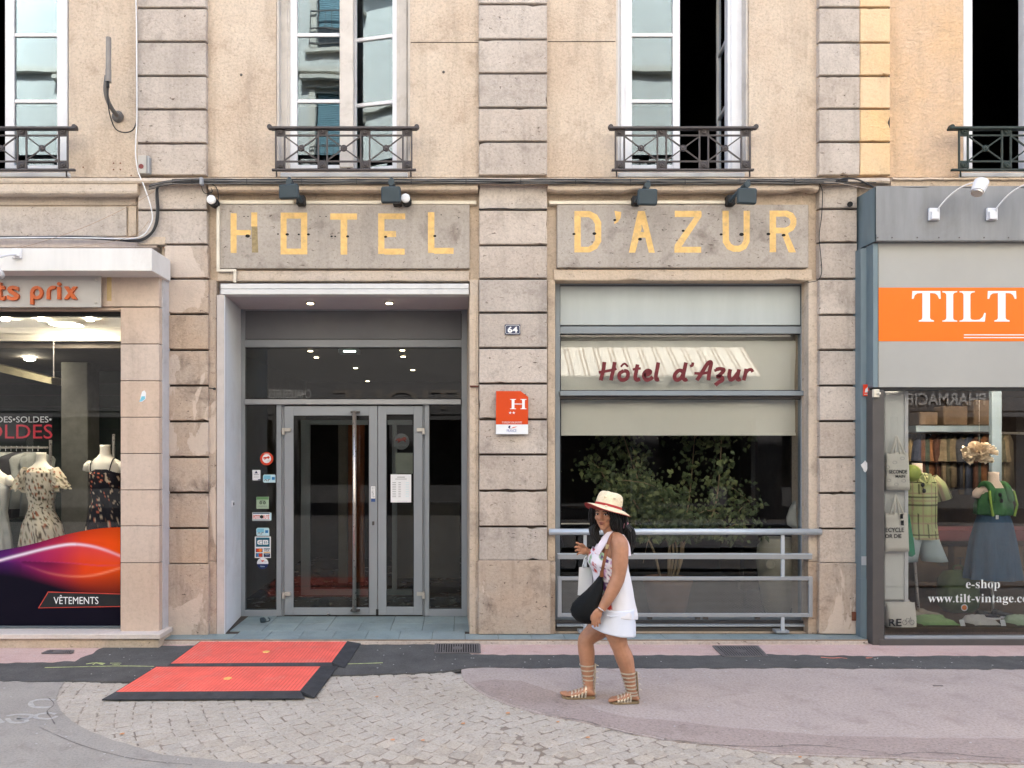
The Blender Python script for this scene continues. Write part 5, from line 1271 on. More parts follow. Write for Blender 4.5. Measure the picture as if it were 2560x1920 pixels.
# lettering on the glass (serif)
yg = YV+.018
def serifs(s):
    o = ''
    for ch in s:
        if 'a' <= ch <= 'z': o += chr(0x1D41A+ord(ch)-97)
        else: o += ch
    return o
lw = thing('window_lettering', 'pale serif shop address lettering on the right window reading e-shop', 'lettering', P(2480, 1506, yg))
PALEINK = plain('pale_window_ink', (.62, .64, .62), .6, var=.02)
letters('text', serifs('e-shop'), 2415, 2500, 1449, 1474, yg, PALEINK, lw, .001, -.004, ybot=1477)
letters('text', serifs('www.tilt-vintage.com'), 2320, 2596, 1485, 1512, yg, PALEINK, lw, .001, -.004, ybot=1512)
# sticker and white paint mark on the side board
t = sheet_thing('sticker', 'small red sticker with a white figure on the blue side board', 'sticker', (2158, 961, 2173, 990), 7.208, plain('sticker_bright_red', (.78, .06, .02), .5)); m = MB(); y = 7.206
m.prism([(X(a, y), Z(b, y)) for a, b in ((2162, 981), (2170, 981), (2170, 966), (2167, 970), (2164, 972))], y, y+.001); m.build('figure', PAPERWHITE, t); bar(t, (2161, 985, 2170, 986.5), y, PAPERWHITE)
m = MB(); y = 7.212; m.prism([(X(2163+9*cos(-a)*(1+.3*sin(3*a)), y), Z(1166+12*sin(-a)*(1+.25*cos(4*a)), y)) for a in [2*pi*k/16 for k in range(16)]], y, y+.003); t = m.build('paint_splat', WHITEINK); tag(t, 'white paint splat on the blue side board', 'paint mark')
t = sheet_thing('sticker', 'pale rubbed-off sticker low on the blue side board', 'sticker', (2154, 1391, 2166, 1413), 7.208, GALV)
# ---- canopy lamps
for k, (bx, pose) in enumerate(((2337, 'left one with its head in view'), (2482, 'right one with its head out of the picture'))):
    t = thing('canopy_spotlight', 'white arched spotlight on the zinc canopy, '+pose, 'spotlight', P(bx, 535, YZ-.03), 'spotlights on the zinc canopy')
    m = MB(); m.pbox(bx-13, 519.5, bx+13, 550, YZ-.03, YZ-.002, .004); b_ = m.build('base', WHITEPAINT, t)
    m = MB(); m.pbox(bx-7, 527, bx+12, 547, YZ-.055, YZ-.03, .004); m.build('cover', WHITEPAINT, b_)
    y0 = YZ-.05; m = MB(); m.tube(curve_pts([P(bx+9, 528, y0), P(bx+11, 518, y0-.03), P(bx+40, 486, 6.92), P(bx+72, 465, 6.86), P(bx+104, 454.5, 6.80)], 7), .0062, 8); m.build('arm', WHITEPAINT, t, smooth=True)
    m = MB(); m.tube([P(bx+103, 453, 6.80), P(bx+119, 456, 6.795), P(bx+112, 467, 6.78), P(bx+105, 482, 6.76)][1:], [.055, .053, .050], 16); m = MB()
    a, b = P(bx+117, 454, 6.80), P(bx+106, 480, 6.78); d = (b-a); m.tube([a-d*.12, a, a+d*.02, b, b+d*.02], [.03, .058, .062, .056, .05], 20); m.build('lamp_head', WHITEPAINT, t, smooth=False)
    m = MB(); m.tube([b+d*.03, b+d*.16], [.05, .047], 18); m.build('lens_ring', STEEL, t)
# ---- inside
xa, xb = X(2196, 7.3), X(3500, 7.3)
m = MB(); m.box(xa, xb, 7.19, 12.9, .02, .14); m.build('shop_floor', plain('shop_floor_brown', (.075, .05, .035), .6, var=.3), rs)
m = MB(); m.box(xa, xb, 7.19, 12.9, 2.62, 4.0); m.build('shop_ceiling', plain('shop_ceiling_brown', (.20, .15, .10), .8, var=.1), rs)
m = MB(); m.box(xa, xb, 10.6, 10.7, .14, 2.62); m.build('back_wall', plain('back_wall_brown', (.045, .03, .022), .8, var=.3), rs)
m = MB(); m.box(xa-.2, xa-.02, 7.42, 12.9, .14, 2.62); m.build('side_wall', ROOMDARK, rs)
m = MB(); m.pbox(2212, 960, 2269, 1500, 7.32, 7.6, .006); wc = m.build('white_post', plain('white_post_paint', (.78, .78, .76), .7, var=.04), rs)
m = MB(); m.pbox(2262, 960, 2271, 1600, 7.305, 7.319, .002); m.build('post_edge', WHITEPAINT, wc)
m = MB(); m.pbox(2212, 1500, 2275, 1588, 7.36, 7.6, .004); m.build('post_foot', WHITEPAINT, wc)
# display floor board
m = MB(); m.box(xa, xb, 7.19, 8.6, .14, .155); m.build('display_board', plain('display_board_wood', (.10, .065, .04), .6, var=.2), rs)
# shelf with dark purple edge
m = MB(); m.pbox(2340, 1325, 3000, 1352, 8.3, 8.7, .004); m.build('counter_edge', plain('counter_maroon', (.10, .03, .035), .6), rs)
for a, b in ((2290, 2372), (2385, 2470), (2480, 2560)):
    m = MB(); m.pbox(a, 1365, b, 1455, 8.35, 8.7, .01); bx = m.build('kraft_box', plain('kraft_brown', (.075, .048, .028), .8, var=.25) if 'kraft_brown' not in MATS else MATS['kraft_brown']); tag(bx, {2290: 'brown kraft box behind the mannequin in shorts', 2385: 'brown kraft box with a T on it left of the denim skirt', 2480: 'brown kraft box partly hidden by the denim skirt'}[a], 'box', 'kraft boxes under the counter')
    letters('box_print', 'TILT' if a != 2385 else 'T', a+ (50 if a < 2300 else 8), a+(80 if a < 2300 else 24), 1393, 1414, 8.348, BLACKINK, bx, .001, .02)
# tote bags hung on the post
TOTE = plain('tote_cotton', (.80, .76, .69), .9, var=.04, bmp=.2)
def tote(label, r, y, texts, handle_top, seedr, flat=.035):
    t = thing('tote_bag', label, 'tote bag', P((r[0]+r[2])/2, r[3], y), 'printed tote bags on the white post'); m = MB(); R = []; n = 24; rn = random.Random(seedr)
    for k in range(9):
        q = k/8; py = r[1]+(r[3]-r[1])*q; a, b = X(r[0]-1+3*(1-q), y), X(r[2]+1-3*(1-q), y); cx = (a+b)/2; hw = (b-a)/2; th_ = flat*(.25+.75*sin(min(1, q*1.3)*pi*.55))
        ring = []
        for i in range(n):
            an = 2*pi*i/n; sx = math.copysign(abs(cos(an))**.45, cos(an)); sy = math.copysign(abs(sin(an))**.6, sin(an))
            ring.append((cx+hw*sx, y+th_*sy*(1+.12*sin(an*3+k)), Z(py, y)+.006*sin(i*1.3+seedr)*(1 if k in (0, 8) else 0)))
        R.append(ring)
    m.rings(R, True); m.build('sack', TOTE, t, smooth=True)
    if handle_top:
        for dx in (-6, 5):
            m = MB(); cxp = (r[0]+r[2])/2; m.tube(curve_pts([P(cxp-10+dx, r[1]+2, y-.02), P(cxp-5+dx*.4, (r[1]+handle_top)/2, y-.02), P(cxp-2, handle_top, y-.01), P(cxp+6+dx*.4, (r[1]+handle_top)/2, y-.02), P(cxp+14+dx, r[1]+4, y-.02)]), .008, 6); m.build('handle', TOTE, t)
    for (tx, a, b, c, d) in texts: letters('print', tx, a, b, c, d, y-flat*1.12-.004, BLACKINK, t, .001, .02)
    return t
yt2 = 7.255
t = tote('cotton tote bag with grey fruit drawings reading SECONDE MAIN, upper on the post', (2213, 1131, 2272, 1224), yt2, [('SECONDE', 2223, 2268, 1174.5, 1183.5), ('MAIN', 2239, 2263, 1187, 1194)], 1090, 2)
for (px, py) in ((2219, 1168), (2237, 1156), (2256, 1146), (2222, 1201), (2241, 1211), (2259, 1202)):
    m = MB(); y = yt2-.035*1.12-.004; m.tube([P(px+5*cos(a), py+3.6*sin(a), y) for a in [2*pi*k/12 for k in range(13)]], .0016, 4, cap=False); m.build('fruit_print', GREYINK, t)
t = tote('cotton tote bag reading RECYCLE OR DIE, middle of the post', (2211, 1283, 2270, 1377), yt2, [('ECYCLE', 2214, 2260, 1319, 1330), ('OR DIE', 2213, 2254, 1335, 1345)], 1238, 5)
m = MB(); y = yt2-.04; m.pbox(2251, 1285, 2258, 1297, y-.006, y, .002); m.pbox(2253, 1301, 2260, 1313, y-.006, y, .002); g = m.build('sunglasses', BLACKGASKET); tag(g, 'black sunglasses clipped to the middle tote bag', 'sunglasses')
t = tote('cotton tote bag with RE and a bicycle drawing, standing on the floor', (2214, 1506, 2288, 1586), 7.26, [('RE', 2222, 2254, 1547, 1565)], 0, 9, .06)
y = 7.26-.06*1.12-.004
for cx in (2262, 2280):
    m = MB(); m.tube([P(cx+5.5*cos(a), 1556+6*sin(a), y) for a in [2*pi*k/14 for k in range(15)]], .0018, 4, cap=False); m.build('bicycle_print', BLACKINK, t)
m = MB(); m.tube([P(2262, 1556, y), P(2267, 1546, y), P(2277, 1547, y), P(2280, 1556, y)], .0016, 4); m.tube([P(2270, 1556, y), P(2277, 1546, y), P(2276, 1542, y)], .0016, 4); m.build('bicycle_print', BLACKINK, t)
# yellow and white ball, green bag
m = MB(); c_ = P(2279, 1183, 7.55); m.ellips(c_, (.088, .088, .088), 20, 14); o = m.build('ball', plain('ball_lime', (.42, .50, .12), .5, var=.04), smooth=True); tag(o, 'pale lime ball behind the top tote bag', 'ball')
t = thing('green_scarf', 'green cloth hanging between the white post and the shorts', 'scarf', P(2275, 1390, 7.5)); m = MB(); m.rings([[ (X(px, 7.5)+.025*k_*cos(a), 7.5+.02*sin(a), Z(py, 7.5)) for a in [2*pi*i/12 for i in range(12)]] for (px, py, k_) in ((2270, 1285, .3), (2273, 1320, .9), (2276, 1360, 1.5), (2279, 1385, 1.5), (2277, 1391, .6))], True); m.build('cloth', plain('scarf_green', (.03, .26, .14), .8), t, smooth=True)
# right mannequins
ymn = 7.75
cxm, nz_ = X(2293, ymn), Z(1158, ymn); PINKM = plain('mannequin_beige', (.62, .49, .41), .6, var=.03)
t = thing('mannequin', 'headless beige mannequin in a checked shirt on a steel pole', 'mannequin', (cxm, ymn, .155)); bust(t, cxm, ymn, nz_, .95, False, PINKM)
m = MB(); m.tube([P(2287, 1405, ymn), P(2299, 1556, ymn)], .014, 8); m.build('pole', STEEL, t); m = MB(); m.lathe([(.12, 0), (.12, .012), (.02, .02)], (X(2299, ymn), ymn, .156), 20); m.build('base', STEEL, t)
def check(p, n):
    g_ = (.44, .48, .24)
    u_ = (p.x*11) % 1; v_ = (p.z*13) % 1
    if u_ < .10 or v_ < .10: return (.055, .05, .025)
    if .45 < u_ < .56 or .5 < v_ < .6: return (.40, .30, .20)
    return g_
t = thing('checked_shirt', 'yellow-green checked short-sleeved shirt with sunglasses in the collar', 'shirt', P(2300, 1346, ymn)); m = MB()
zb_ = Z(1346, ymn)
loftm(m, [(nz_-.10, .07, .065, 0, 0), (nz_-.15, .16, .10, 0, 0), (nz_-.22, .185, .125, 0, 0), (nz_-.4, .180, .135, 0, .01), (nz_-.62, .175, .135, 0, .02), (zb_, .185, .14, .01, .03)], cxm+.015, ymn, 96, sub=14, colf=check); m.build('shirt_body', CLOTHPRINT, t, smooth=True)
for sd in (-1, 1):
    m = MB(); m.tube([(cxm+.015+sd*.14, ymn, nz_-.16), (cxm+.015+sd*.20, ymn-.01, nz_-.23), (cxm+.015+sd*.255, ymn-.02, nz_-.38)], [.06, .072, .078], 30); m.c = [check(Vector(v), None) for v in m.v]; m.build('sleeve', CLOTHPRINT, t, smooth=True)
for sd in (-1, 1):
    m = MB(); x = cxm+.015; y = ymn-.10; m.add([(x, y-.045, nz_-.22), (x+sd*.03, y-.02, nz_-.10), (x+sd*.085, y+.02, nz_-.11), (x+sd*.06, y-.04, nz_-.19)], [(0, 1, 2, 3)], (.32, .35, .17)); m.build('collar', CLOTHPRINT, t, recalc=False)
def sunnies(px, py, y, label):
    g = thing('sunglasses', label, 'sunglasses', P(px, py, y))
    for k in (0, 1):
        m = MB(); m.ellips(P(px+(2.5 if k else -1), py-8+k*15, y), (.020, .008, .024), 12, 8); m.build('lens', BLACKGASKET, g, smooth=True)
    m = MB(); m.tube([P(px-1, py-3, y), P(px+1, py+3, y)], .003, 5); m.build('bridge', BLACKGASKET, g)
sunnies(2308, 1220, ymn-.16, 'dark sunglasses hooked in the collar of the checked shirt')
t = thing('shorts', 'pale blue shorts under the checked shirt', 'shorts', P(2310, 1408, ymn)); m = MB(); zt_ = Z(1340, ymn)
PALEB = plain('pale_blue_cotton', (.42, .50, .52), .9, var=.06)
for sd in (-1, 1):
    m = MB(); m.rings([ell(cxm+.02+sd*(.08+.02*k), ymn, zt_-(.26*k/4)*1.0, .10+.006*k, .115, 20, .03, 5, k) for k in range(5)], True); m.build('leg', PALEB, t, smooth=True)
# woman's form
cxw, nw = X(2484, ymn), Z(1180, ymn)
t = thing('mannequin', 'headless pale mannequin in a green top on a steel pole', 'mannequin', (cxw, ymn, .155)); bust(t, cxw, ymn, nw, .95, True, PINKM)
m = MB(); m.tube([P(2481, 1440, ymn), P(2481, 1556, ymn)], .014, 8); m.build('pole', STEEL, t); m = MB(); m.lathe([(.12, 0), (.12, .012), (.02, .02)], (X(2481, ymn), ymn, .156), 20); m.build('base', STEEL, t)
GRN = plain('green_satin', (.035, .135, .045), .6, var=.2, scale=12); m = MB(); t = thing('sleeveless_blouse', 'green sleeveless top with lime braces and sunglasses in the neckline', 'top', P(2484, 1285, ymn))
loftm(m, [(nw-.165, .10, .09, 0, 0), (nw-.21, .15, .115, 0, 0), (nw-.34, .185, .14, 0, .02), (nw-.44, .185, .14, 0, .05), (Z(1285, ymn)-.01, .15, .12, 0, .07)], cxw, ymn, 60, colf=None); m.build('top_body', GRN, t, smooth=True)
for sd in (-1, 1):
    m = MB(); m.tube(curve_pts([(cxw+sd*.10, ymn-.11, nw-.30), (cxw+sd*.085, ymn-.10, nw-.20), (cxw+sd*.088, ymn-.045, nw-.135), (cxw+sd*.09, ymn+.03, nw-.135), (cxw+sd*.09, ymn+.09, nw-.22)]), .034, 10); m.build('shoulder_strap', GRN, t, smooth=True)
    m = MB(); m.tube([(cxw+sd*.125, ymn-.115, nw-.19), (cxw+sd*.135, ymn-.15, nw-.33), (cxw+sd*.11, ymn-.145, nw-.45)], .011, 4); m.build('brace', plain('lime_elastic', (.30, .45, .08), .7) if 'lime_elastic' not in MATS else MATS['lime_elastic'], t)
sunnies(2501, 1245, ymn-.18, 'dark sunglasses hooked in the neckline of the green top')
t = thing('denim_skirt', 'flared blue denim skirt on the right mannequin', 'skirt', P(2481, 1445, ymn)); m = MB(); za, zb_ = Z(1285, ymn), Z(1446, ymn)
loftm(m, [(za, .145, .12, 0, 0), (za-.10, .18, .14, 0, .01), (za-.3, .225, .16, -.005, .04), (zb_, .275, .19, -.01, .08)], cxw, ymn, 60, cap=False); m.build('skirt_body', plain('denim_blue', (.035, .085, .15), .85, var=.2, scale=9, streak=True, bmp=.2), t, smooth=True)
m = MB(); m.pbox(2490, 1288, 2497, 1298, ymn-.135, ymn-.128, .001); m.build('tag_label', PAPERWHITE, t)
# paper pompom
PAPER = plain('cream_tissue', (.80, .66, .50), .9, var=.08); c_ = P(2448, 1133, 7.6); t = thing('paper_pompom', 'big cream paper flower pompom hanging above the mannequins', 'decoration', c_)
rnd = random.Random(11); m = MB(); prt = []
for k in range(170):
    a = rnd.uniform(0, 2*pi); e = rnd.uniform(-.9, 1.1); d_ = Vector((cos(a)*cos(e)*1.55, sin(a)*cos(e), sin(e)*1.25)); rad = .10*rnd.uniform(.7, 1.05); b = c_+d_*rad; nrm = d_.normalized()
    s_ = nrm.cross(Vector((rnd.uniform(-1, 1), rnd.uniform(-1, 1), rnd.uniform(-1, 1)))).normalized(); u_ = nrm.cross(s_); w_ = .034
    pts = [c_+d_*rad*.4]; 
    for i in range(7): an = -1.2+2.4*i/6; pts.append(b+s_*w_*sin(an)+nrm*w_*.55*cos(an)+u_*.012*rnd.uniform(-1, 1))
    m.add(pts, [(0, i, i+1) for i in range(1, 7)])
tag(m.build('petals', PAPER, t, recalc=False), kind='stuff')
m = MB(); m.tube([c_+Vector((0, 0, .08)), c_+Vector((0, 0, .55))], .0015, 4); m.build('string', STEEL, t)
# rail of clothes
rk = thing('clothes_rail', 'steel clothes rail packed with shirts at the back of the vintage shop', 'clothes rail', P(2380, 1100, 9.2)); m = MB(); m.tube([P(2260, 1076, 8.9), P(2570, 1084, 8.7)], .014, 8); m.build('bar', STEEL, rk); m = MB(); m.pbox(2324, 1085, 2328, 1400, 8.95, 8.98, .002); m.build('upright', STEEL, rk)
cols = [(.05, .05, .06), (.14, .06, .035), (.09, .035, .02), (.20, .15, .09), (.04, .05, .08), (.24, .09, .03), (.10, .09, .055), (.17, .12, .055), (.05, .07, .05), (.28, .21, .13)]
words = ['black', 'rust brown', 'dark red', 'sand', 'navy', 'orange', 'olive', 'mustard', 'dark green', 'cream']
for k in range(20):
    px = 2272+k*13; y = 8.75+.3*(1-k/20); i_ = (k*7) % 10; cc = cols[i_]
    t = thing('hanging_shirt', words[i_]+' shirt in the %s half of the packed rail in the vintage shop' % ('left' if k < 10 else 'right'), 'shirt', P(px, 1200, y), 'shirts on the vintage rail')
    x, z = X(px, y), Z(1085, y); m = MB(); ang = .85+random.uniform(-.2, .2); R = []; ln = .62+.2*random.random()
    for (dz, w_, d_) in ((0, .03, .02), (-.05, .16, .03), (-.1, .2, .04), (-.3, .19, .045), (-ln, .2, .055)):
        R.append([(x+w_*cos(a)*cos(ang)-d_*sin(a)*(1+.4*sin(5*a+k))*sin(ang), y+w_*cos(a)*sin(ang)+d_*sin(a)*cos(ang), z+dz) for a in [2*pi*i/16 for i in range(16)]])
    m.rings(R, True); nm = 'shirt_cloth_%d' % i_; m.build('cloth', MATS.get(nm) or plain(nm, tuple(q*.55 for q in cc), .9, var=.35, scale=14), t, smooth=True)
    m = MB(); sx_, sy_ = x-.17*cos(ang), y-.17*sin(ang); m.tube(curve_pts([(sx_, sy_, z-.08), (sx_-.04, sy_-.03, z-.18), (sx_-.05+random.uniform(-.02, .03), sy_-.04, z-.33)], 4), [.04, .05, .058, .062, .066, .07, .07, .072, .072], 10); m.build('sleeve', MATS[nm], t)
# things on the display floor
def shoe(px, py, y, label, mat, toe=1, s=1.0):
    t = thing('shoe', label, 'shoe', P(px, py, y), 'shoes on the display floor'); b = P(px, py, y); b.z = .157; m = MB(); L_ = .26*s; R = []
    for q, w_, h_ in ((0, .030, .05), (.08, .036, .085), (.25, .034, .085), (.42, .036, .06), (.65, .044, .045), (.88, .042, .035), (1, .02, .02)):
        R.append([(b.x+toe*(q-.5)*L_, b.y+w_*s*cos(a), b.z+.012+h_*s*.5+h_*s*.5*sin(a)) for a in [2*pi*i/12 for i in range(12)]])
    m.rings(R, True); m.build('upper', mat, t, smooth=True)
    m = MB(); m.slab([(b.x+toe*(q-.5)*L_*1.03, b.y+sg_*w_*s) for q, w_, sg_ in ((0, .03, 1), (.2, .038, 1), (.65, .047, 1), (.95, .035, 1), (1, 0, 1), (.95, .035, -1), (.65, .047, -1), (.2, .038, -1), (0, .03, -1))], .156, .174); m.build('sole', WHITEINK, t); return t
CREAMSH = plain('cream_canvas', (.38, .33, .25), .8, var=.15); BLKSH = plain('black_canvas', (.03, .03, .035), .8)
shoe(2305, 1556, 7.5, 'cream laced canvas shoe at the foot of the shirt mannequin', CREAMSH, 1); shoe(2322, 1566, 7.62, 'second cream shoe behind the first near the pole', CREAMSH, 1, .95)
shoe(2470, 1560, 7.55, 'black and white high-top shoe left of the right pole', BLKSH, 1, .9); shoe(2510, 1562, 7.6, 'black and white shoe right of the right pole', BLKSH, 1, .9)
def folded(pxs, py, y, label, mat):
    t = thing('folded_garment', label, 'garment', P(sum(pxs)/2, py, y), 'folded clothes on the display floor'); b0, b1 = X(pxs[0], y), X(pxs[1], y); m = MB(); V = []; fs_ = []; n = 14; k_ = 8
    for j in range(k_+1):
        for i in range(n+1):
            u_ = i/n; v_ = j/k_; ed = min(1, min(u_, 1-u_)*6)*min(1, min(v_, 1-v_)*5+.15)
            V.append((b0+(b1-b0)*u_+.02*sin(j), y-.10+.25*v_, .157+ed*(.022+.06*v_+.012*noise.noise(Vector((u_*9, v_*7, y))))))
    for j in range(k_):
        for i in range(n): a = j*(n+1)+i; fs_.append((a, a+1, a+n+2, a+n+1))
    m.add(V, fs_); m.build('cloth', mat, t, smooth=True)
folded((2292, 2386), 1588, 7.36, 'light green folded cloth beside the lowest tote bag', plain('light_green_cloth', (.28, .42, .18), .9, var=.2))
folded((2420, 2488), 1588, 7.36, 'white folded shirt between the two price cards', plain('white_cloth', (.60, .58, .55), .9, var=.1)); folded((2524, 2600), 1588, 7.36, 'pale green folded cloth at the right edge', plain('pale_green_cloth', (.42, .52, .36), .9, var=.1))
for a, lab in ((2404, 'white price card left of the white folded shirt'), (2506, 'white price card right of the white folded shirt')):
    t = thing('price_card', lab, 'card', P(a, 1588, 7.3), 'price cards'); m = MB(); y = 7.25; dz = 0
    m.prism([(X(p_, y), Z(q_, y)) for p_, q_ in ((a-6, 1550), (a+4, 1587), (a+15, 1587), (a+6, 1549))][::-1], y, y+.004); m.build('card', PAPERWHITE, t)
bp = P(2395, 1570, 7.9); t = thing('backpack', 'dark green backpack with a round orange and white badge behind the lettering', 'backpack', (bp.x, bp.y, .155)); OLV = plain('dark_olive_canvas', (.055, .085, .035), .85, var=.2); m = MB(); R = []
for q, hw, hd in ((0, .14, .09), (.06, .19, .12), (.2, .20, .13), (.34, .19, .12), (.42, .14, .09), (.44, .05, .04)):
    R.append([(bp.x+hw*math.copysign(abs(cos(a))**.6, cos(a)), bp.y+hd*math.copysign(abs(sin(a))**.7, sin(a)), .156+q) for a in [2*pi*i/24 for i in range(24)]])
m.rings(R, True); m.build('bag_body', OLV, t, smooth=True); m = MB(); m.tube(curve_pts([(bp.x-.05, bp.y, .58), (bp.x-.04, bp.y, .64), (bp.x+.04, bp.y, .64), (bp.x+.05, bp.y, .58)]), .009, 6); m.build('handle', OLV, t)
disc(t, 2411, 1519, 8.5, bp.y-.145, PAPERWHITE, 'badge'); disc(t, 2411, 1519, 6, bp.y-.147, ORG, 'badge_centre')
# dark boxes on an upper shelf, standing in for reflected shapes
m = MB(); m.pbox(2290, 1064, 2500, 1080, 8.6, 8.9, .003); m.build('shelf', plain('shelf_grey_blue', (.12, .15, .17), .6), rs)
for a, b, c, nm in ((2300, 2345, 1030, 'left'), (2360, 2420, 1015, 'middle'), (2435, 2485, 1000, 'right')):
    m = MB(); m.pbox(a, c, b, 1063, 8.65, 8.85, .01); o = m.build('reflection_box', MATS['kraft_brown']); tag(o, 'dark brown box standing in for a reflection above the shirts, '+nm+' one', 'box')
m = MB(); m.pbox(2480, 975, 2505, 1300, 8.1, 8.15, .004); m.build('grey_post', MATS['shelf_grey_blue'], rs)
# warm shop downlights on the ceiling, as the lit interior shows
for px in (2350, 2500, 2700):
    m = MB(); x = X(px, 8.4); m.lathe([(.001, 0), (.06, 0), (.06, -.02), (.001, -.02)], (x, 8.4, 2.62), 14); m.build('lit_downlight', LAMP_WARM, rs)
for px in (2290, 2400, 2510, 2640):  # unseen fill spots added behind the sign board to brighten the tote bags
    m = MB(); x = X(px, 7.55); m.lathe([(.001, 0), (.04, 0), (.04, -.03), (.001, -.03)], (x, 7.235, 2.615), 14); m.build('added_fill_spot', FILL_SHOW, rs)
# ================================================================== gold lettering on the sign stones
def gold(t, polys, y, mat=None, name='letter', extra=None, thick=.004):
    m = MB()
    for i, q in enumerate(polys):
        yy = y - i*.0004; m.prism([(X(a, yy), Z(b, yy)) for a, b in q], yy, yy+thick)
    return m.build(name, mat or GOLD, t)
yg1 = 7.3645
gt = thing('gold_lettering', 'flat gold block letters reading HOTEL on the left sign stone', 'lettering', P(855, 640, yg1))
h = gold(gt, [R_(576.5, 533, 591.5, 632.5), R_(591.5, 575, 627, 588), R_(628, 531, 643, 566)], yg1); gold(h, [[(630, 631.5), (645.5, 631.5), (643.5, 566), (636, 560), (629, 563)]], yg1, GOLDWORN, 'worn_leg')
gold(gt, [R_(701.5, 531.5, 716.5, 636), R_(752.5, 531.5, 768, 636), R_(716.5, 531.5, 752.5, 546.5), R_(716.5, 621.5, 752.5, 636)], yg1)
gold(gt, [R_(825.5, 533.5, 892.5, 549), R_(851.5, 549, 868, 636.5)], yg1)
gold(gt, [R_(945.5, 533.5, 961, 635), R_(961, 533.5, 1013, 548), R_(961, 577.5, 990, 592.5), R_(961, 621.5, 1011.5, 636.5)], yg1)
gold(gt, [R_(1070, 530.5, 1086, 632.5), R_(1085, 619.5, 1134, 634.5)], yg1)
yg2 = 7.3545
gt2 = thing('gold_lettering', "flat gold block letters reading D'AZUR on the right sign stone", 'lettering', P(1710, 640, yg2))
def band(t, outer, inner, y, extra=()):
    """letter stroke between an outer and an inner outline with equally many points"""
    m = MB()
    for k in range(len(outer)-1):
        q = [outer[k], outer[k+1], inner[k+1], inner[k]]; m.prism([(X(a, y), Z(b, y)) for a, b in q], y, y+.004)
    for i, e in enumerate(extra): yy = y-.0004*(i+1); m.prism([(X(a, yy), Z(b, yy)) for a, b in e], yy, yy+.004)
    return m.build('letter', GOLD, t)
band(gt2, [(1436, 527.5), (1475, 527.5), (1493, 537), (1503, 555), (1503, 604), (1492, 622), (1474, 631), (1436, 631)], [(1452, 543), (1472, 543), (1481, 549), (1487.5, 560), (1487.5, 600), (1481, 611), (1471, 617), (1452, 617)], yg2, [R_(1436, 527.5, 1452, 631)])
gold(gt2, [[(1536, 527), (1553, 530), (1551.5, 545), (1545, 555), (1536.5, 560), (1535.5, 556), (1540, 548)]], yg2, name='apostrophe')
gold(gt2, [[(1572, 631.5), (1588, 631.5), (1604, 572), (1604, 527.5), (1595, 527.5)], [(1604, 527.5), (1604, 560), (1609, 575), (1622, 631.5), (1637, 631.5), (1615, 540), (1611.5, 527.5)], R_(1592, 580, 1618, 594)], yg2)
gold(gt2, [R_(1687, 527, 1753, 542.5), [(1686, 631.5), (1703, 618), (1754, 541), (1754, 530), (1738, 540), (1687, 612)], R_(1686, 617, 1753, 631.5)], yg2)
band(gt2, [(1806, 527), (1807, 606), (1818, 623), (1833, 629.5), (1850, 629.5), (1865, 622), (1874, 605), (1874.5, 527)], [(1822, 527), (1822.5, 600), (1828, 610), (1836, 614), (1847, 614), (1854, 610), (1859, 599), (1859, 527)], yg2)
band(gt2, [(1924, 526.5), (1968, 526.5), (1983, 533), (1991, 546), (1991, 562), (1984, 575), (1970, 583), (1940, 583.5)], [(1940, 541.5), (1964, 541.5), (1972, 545), (1976, 551), (1976, 558), (1972, 565), (1963, 569), (1940, 569)], yg2, [R_(1924, 526.5, 1940, 630.5), [(1954, 583), (1972, 631), (1990, 631), (1969, 581)]])
# drilled holes of the former letters
for px, py, r_, y in ((619, 590, 6, 7.364), (718, 586, 4.5, 7.364), (747, 586, 3, 7.364), (771, 586, 4, 7.364), (695, 585, 2.5, 7.364), (869, 591, 4, 7.364), (829, 591, 3, 7.364), (838, 591, 2.4, 7.364), (964, 592, 4, 7.364), (1087, 590, 4, 7.364), (1435, 585, 4, 7.354), (1486, 584, 5, 7.354), (1600, 598, 5, 7.354), (1537, 550, 4, 7.354), (1708, 577, 4, 7.354), (1803, 586, 4, 7.354), (1854, 586, 6, 7.354), (1921, 585, 5, 7.354), (1959, 588, 5, 7.354), (610, 541, 1.8, 7.364), (620, 541, 1.8, 7.364), (800, 541, 1.6, 7.364), (815, 541, 1.8, 7.364), (1103, 537, 1.7, 7.364), (1147, 544, 1.7, 7.364)):
    m = MB(); x, z = X(px, y), Z(py, y); R = r_*y/F; m.prism([(x+R*cos(-a), z+R*.7*sin(-a)) for a in [2*pi*k/10 for k in range(10)]], y-.0006, y+.001); m.build('drill_hole', PITBLACK, hotel)
# white conduit pieces over and beside the stones
for r, y in (((549, 500.5, 734, 509.5), 7.36), ((765, 501.5, 953, 509.5), 7.36), ((1029, 501.5, 1191, 510), 7.36), ((1373, 501.5, 1582, 510), 7.35), ((1644, 501, 1820, 509), 7.35)):
    m = MB(); m.pbox(*r, y, y+.06, .003); o = m.build('cable_trunking', TRUNK); tag(o, {549: 'cream trunking above the H of the sign', 765: 'cream trunking between the two left floodlights', 1029: 'cream trunking right of the white sensor', 1373: 'cream trunking at the left over D’AZUR'.replace('’', "'"), 1644: 'cream trunking between the two right floodlights'}[r[0]], 'trunking', 'cream cable trunking')
t = thing('conduit', 'cream conduit running down beside the H and stepping under the sign stone', 'conduit', P(545, 675, 7.35))
for r in ((541, 515, 548.5, 679), (548.5, 672.5, 590, 679), (583, 679, 590, 706)): m = MB(); m.pbox(*r, 7.345, 7.366, .003); m.build('conduit_piece', TRUNK, t)

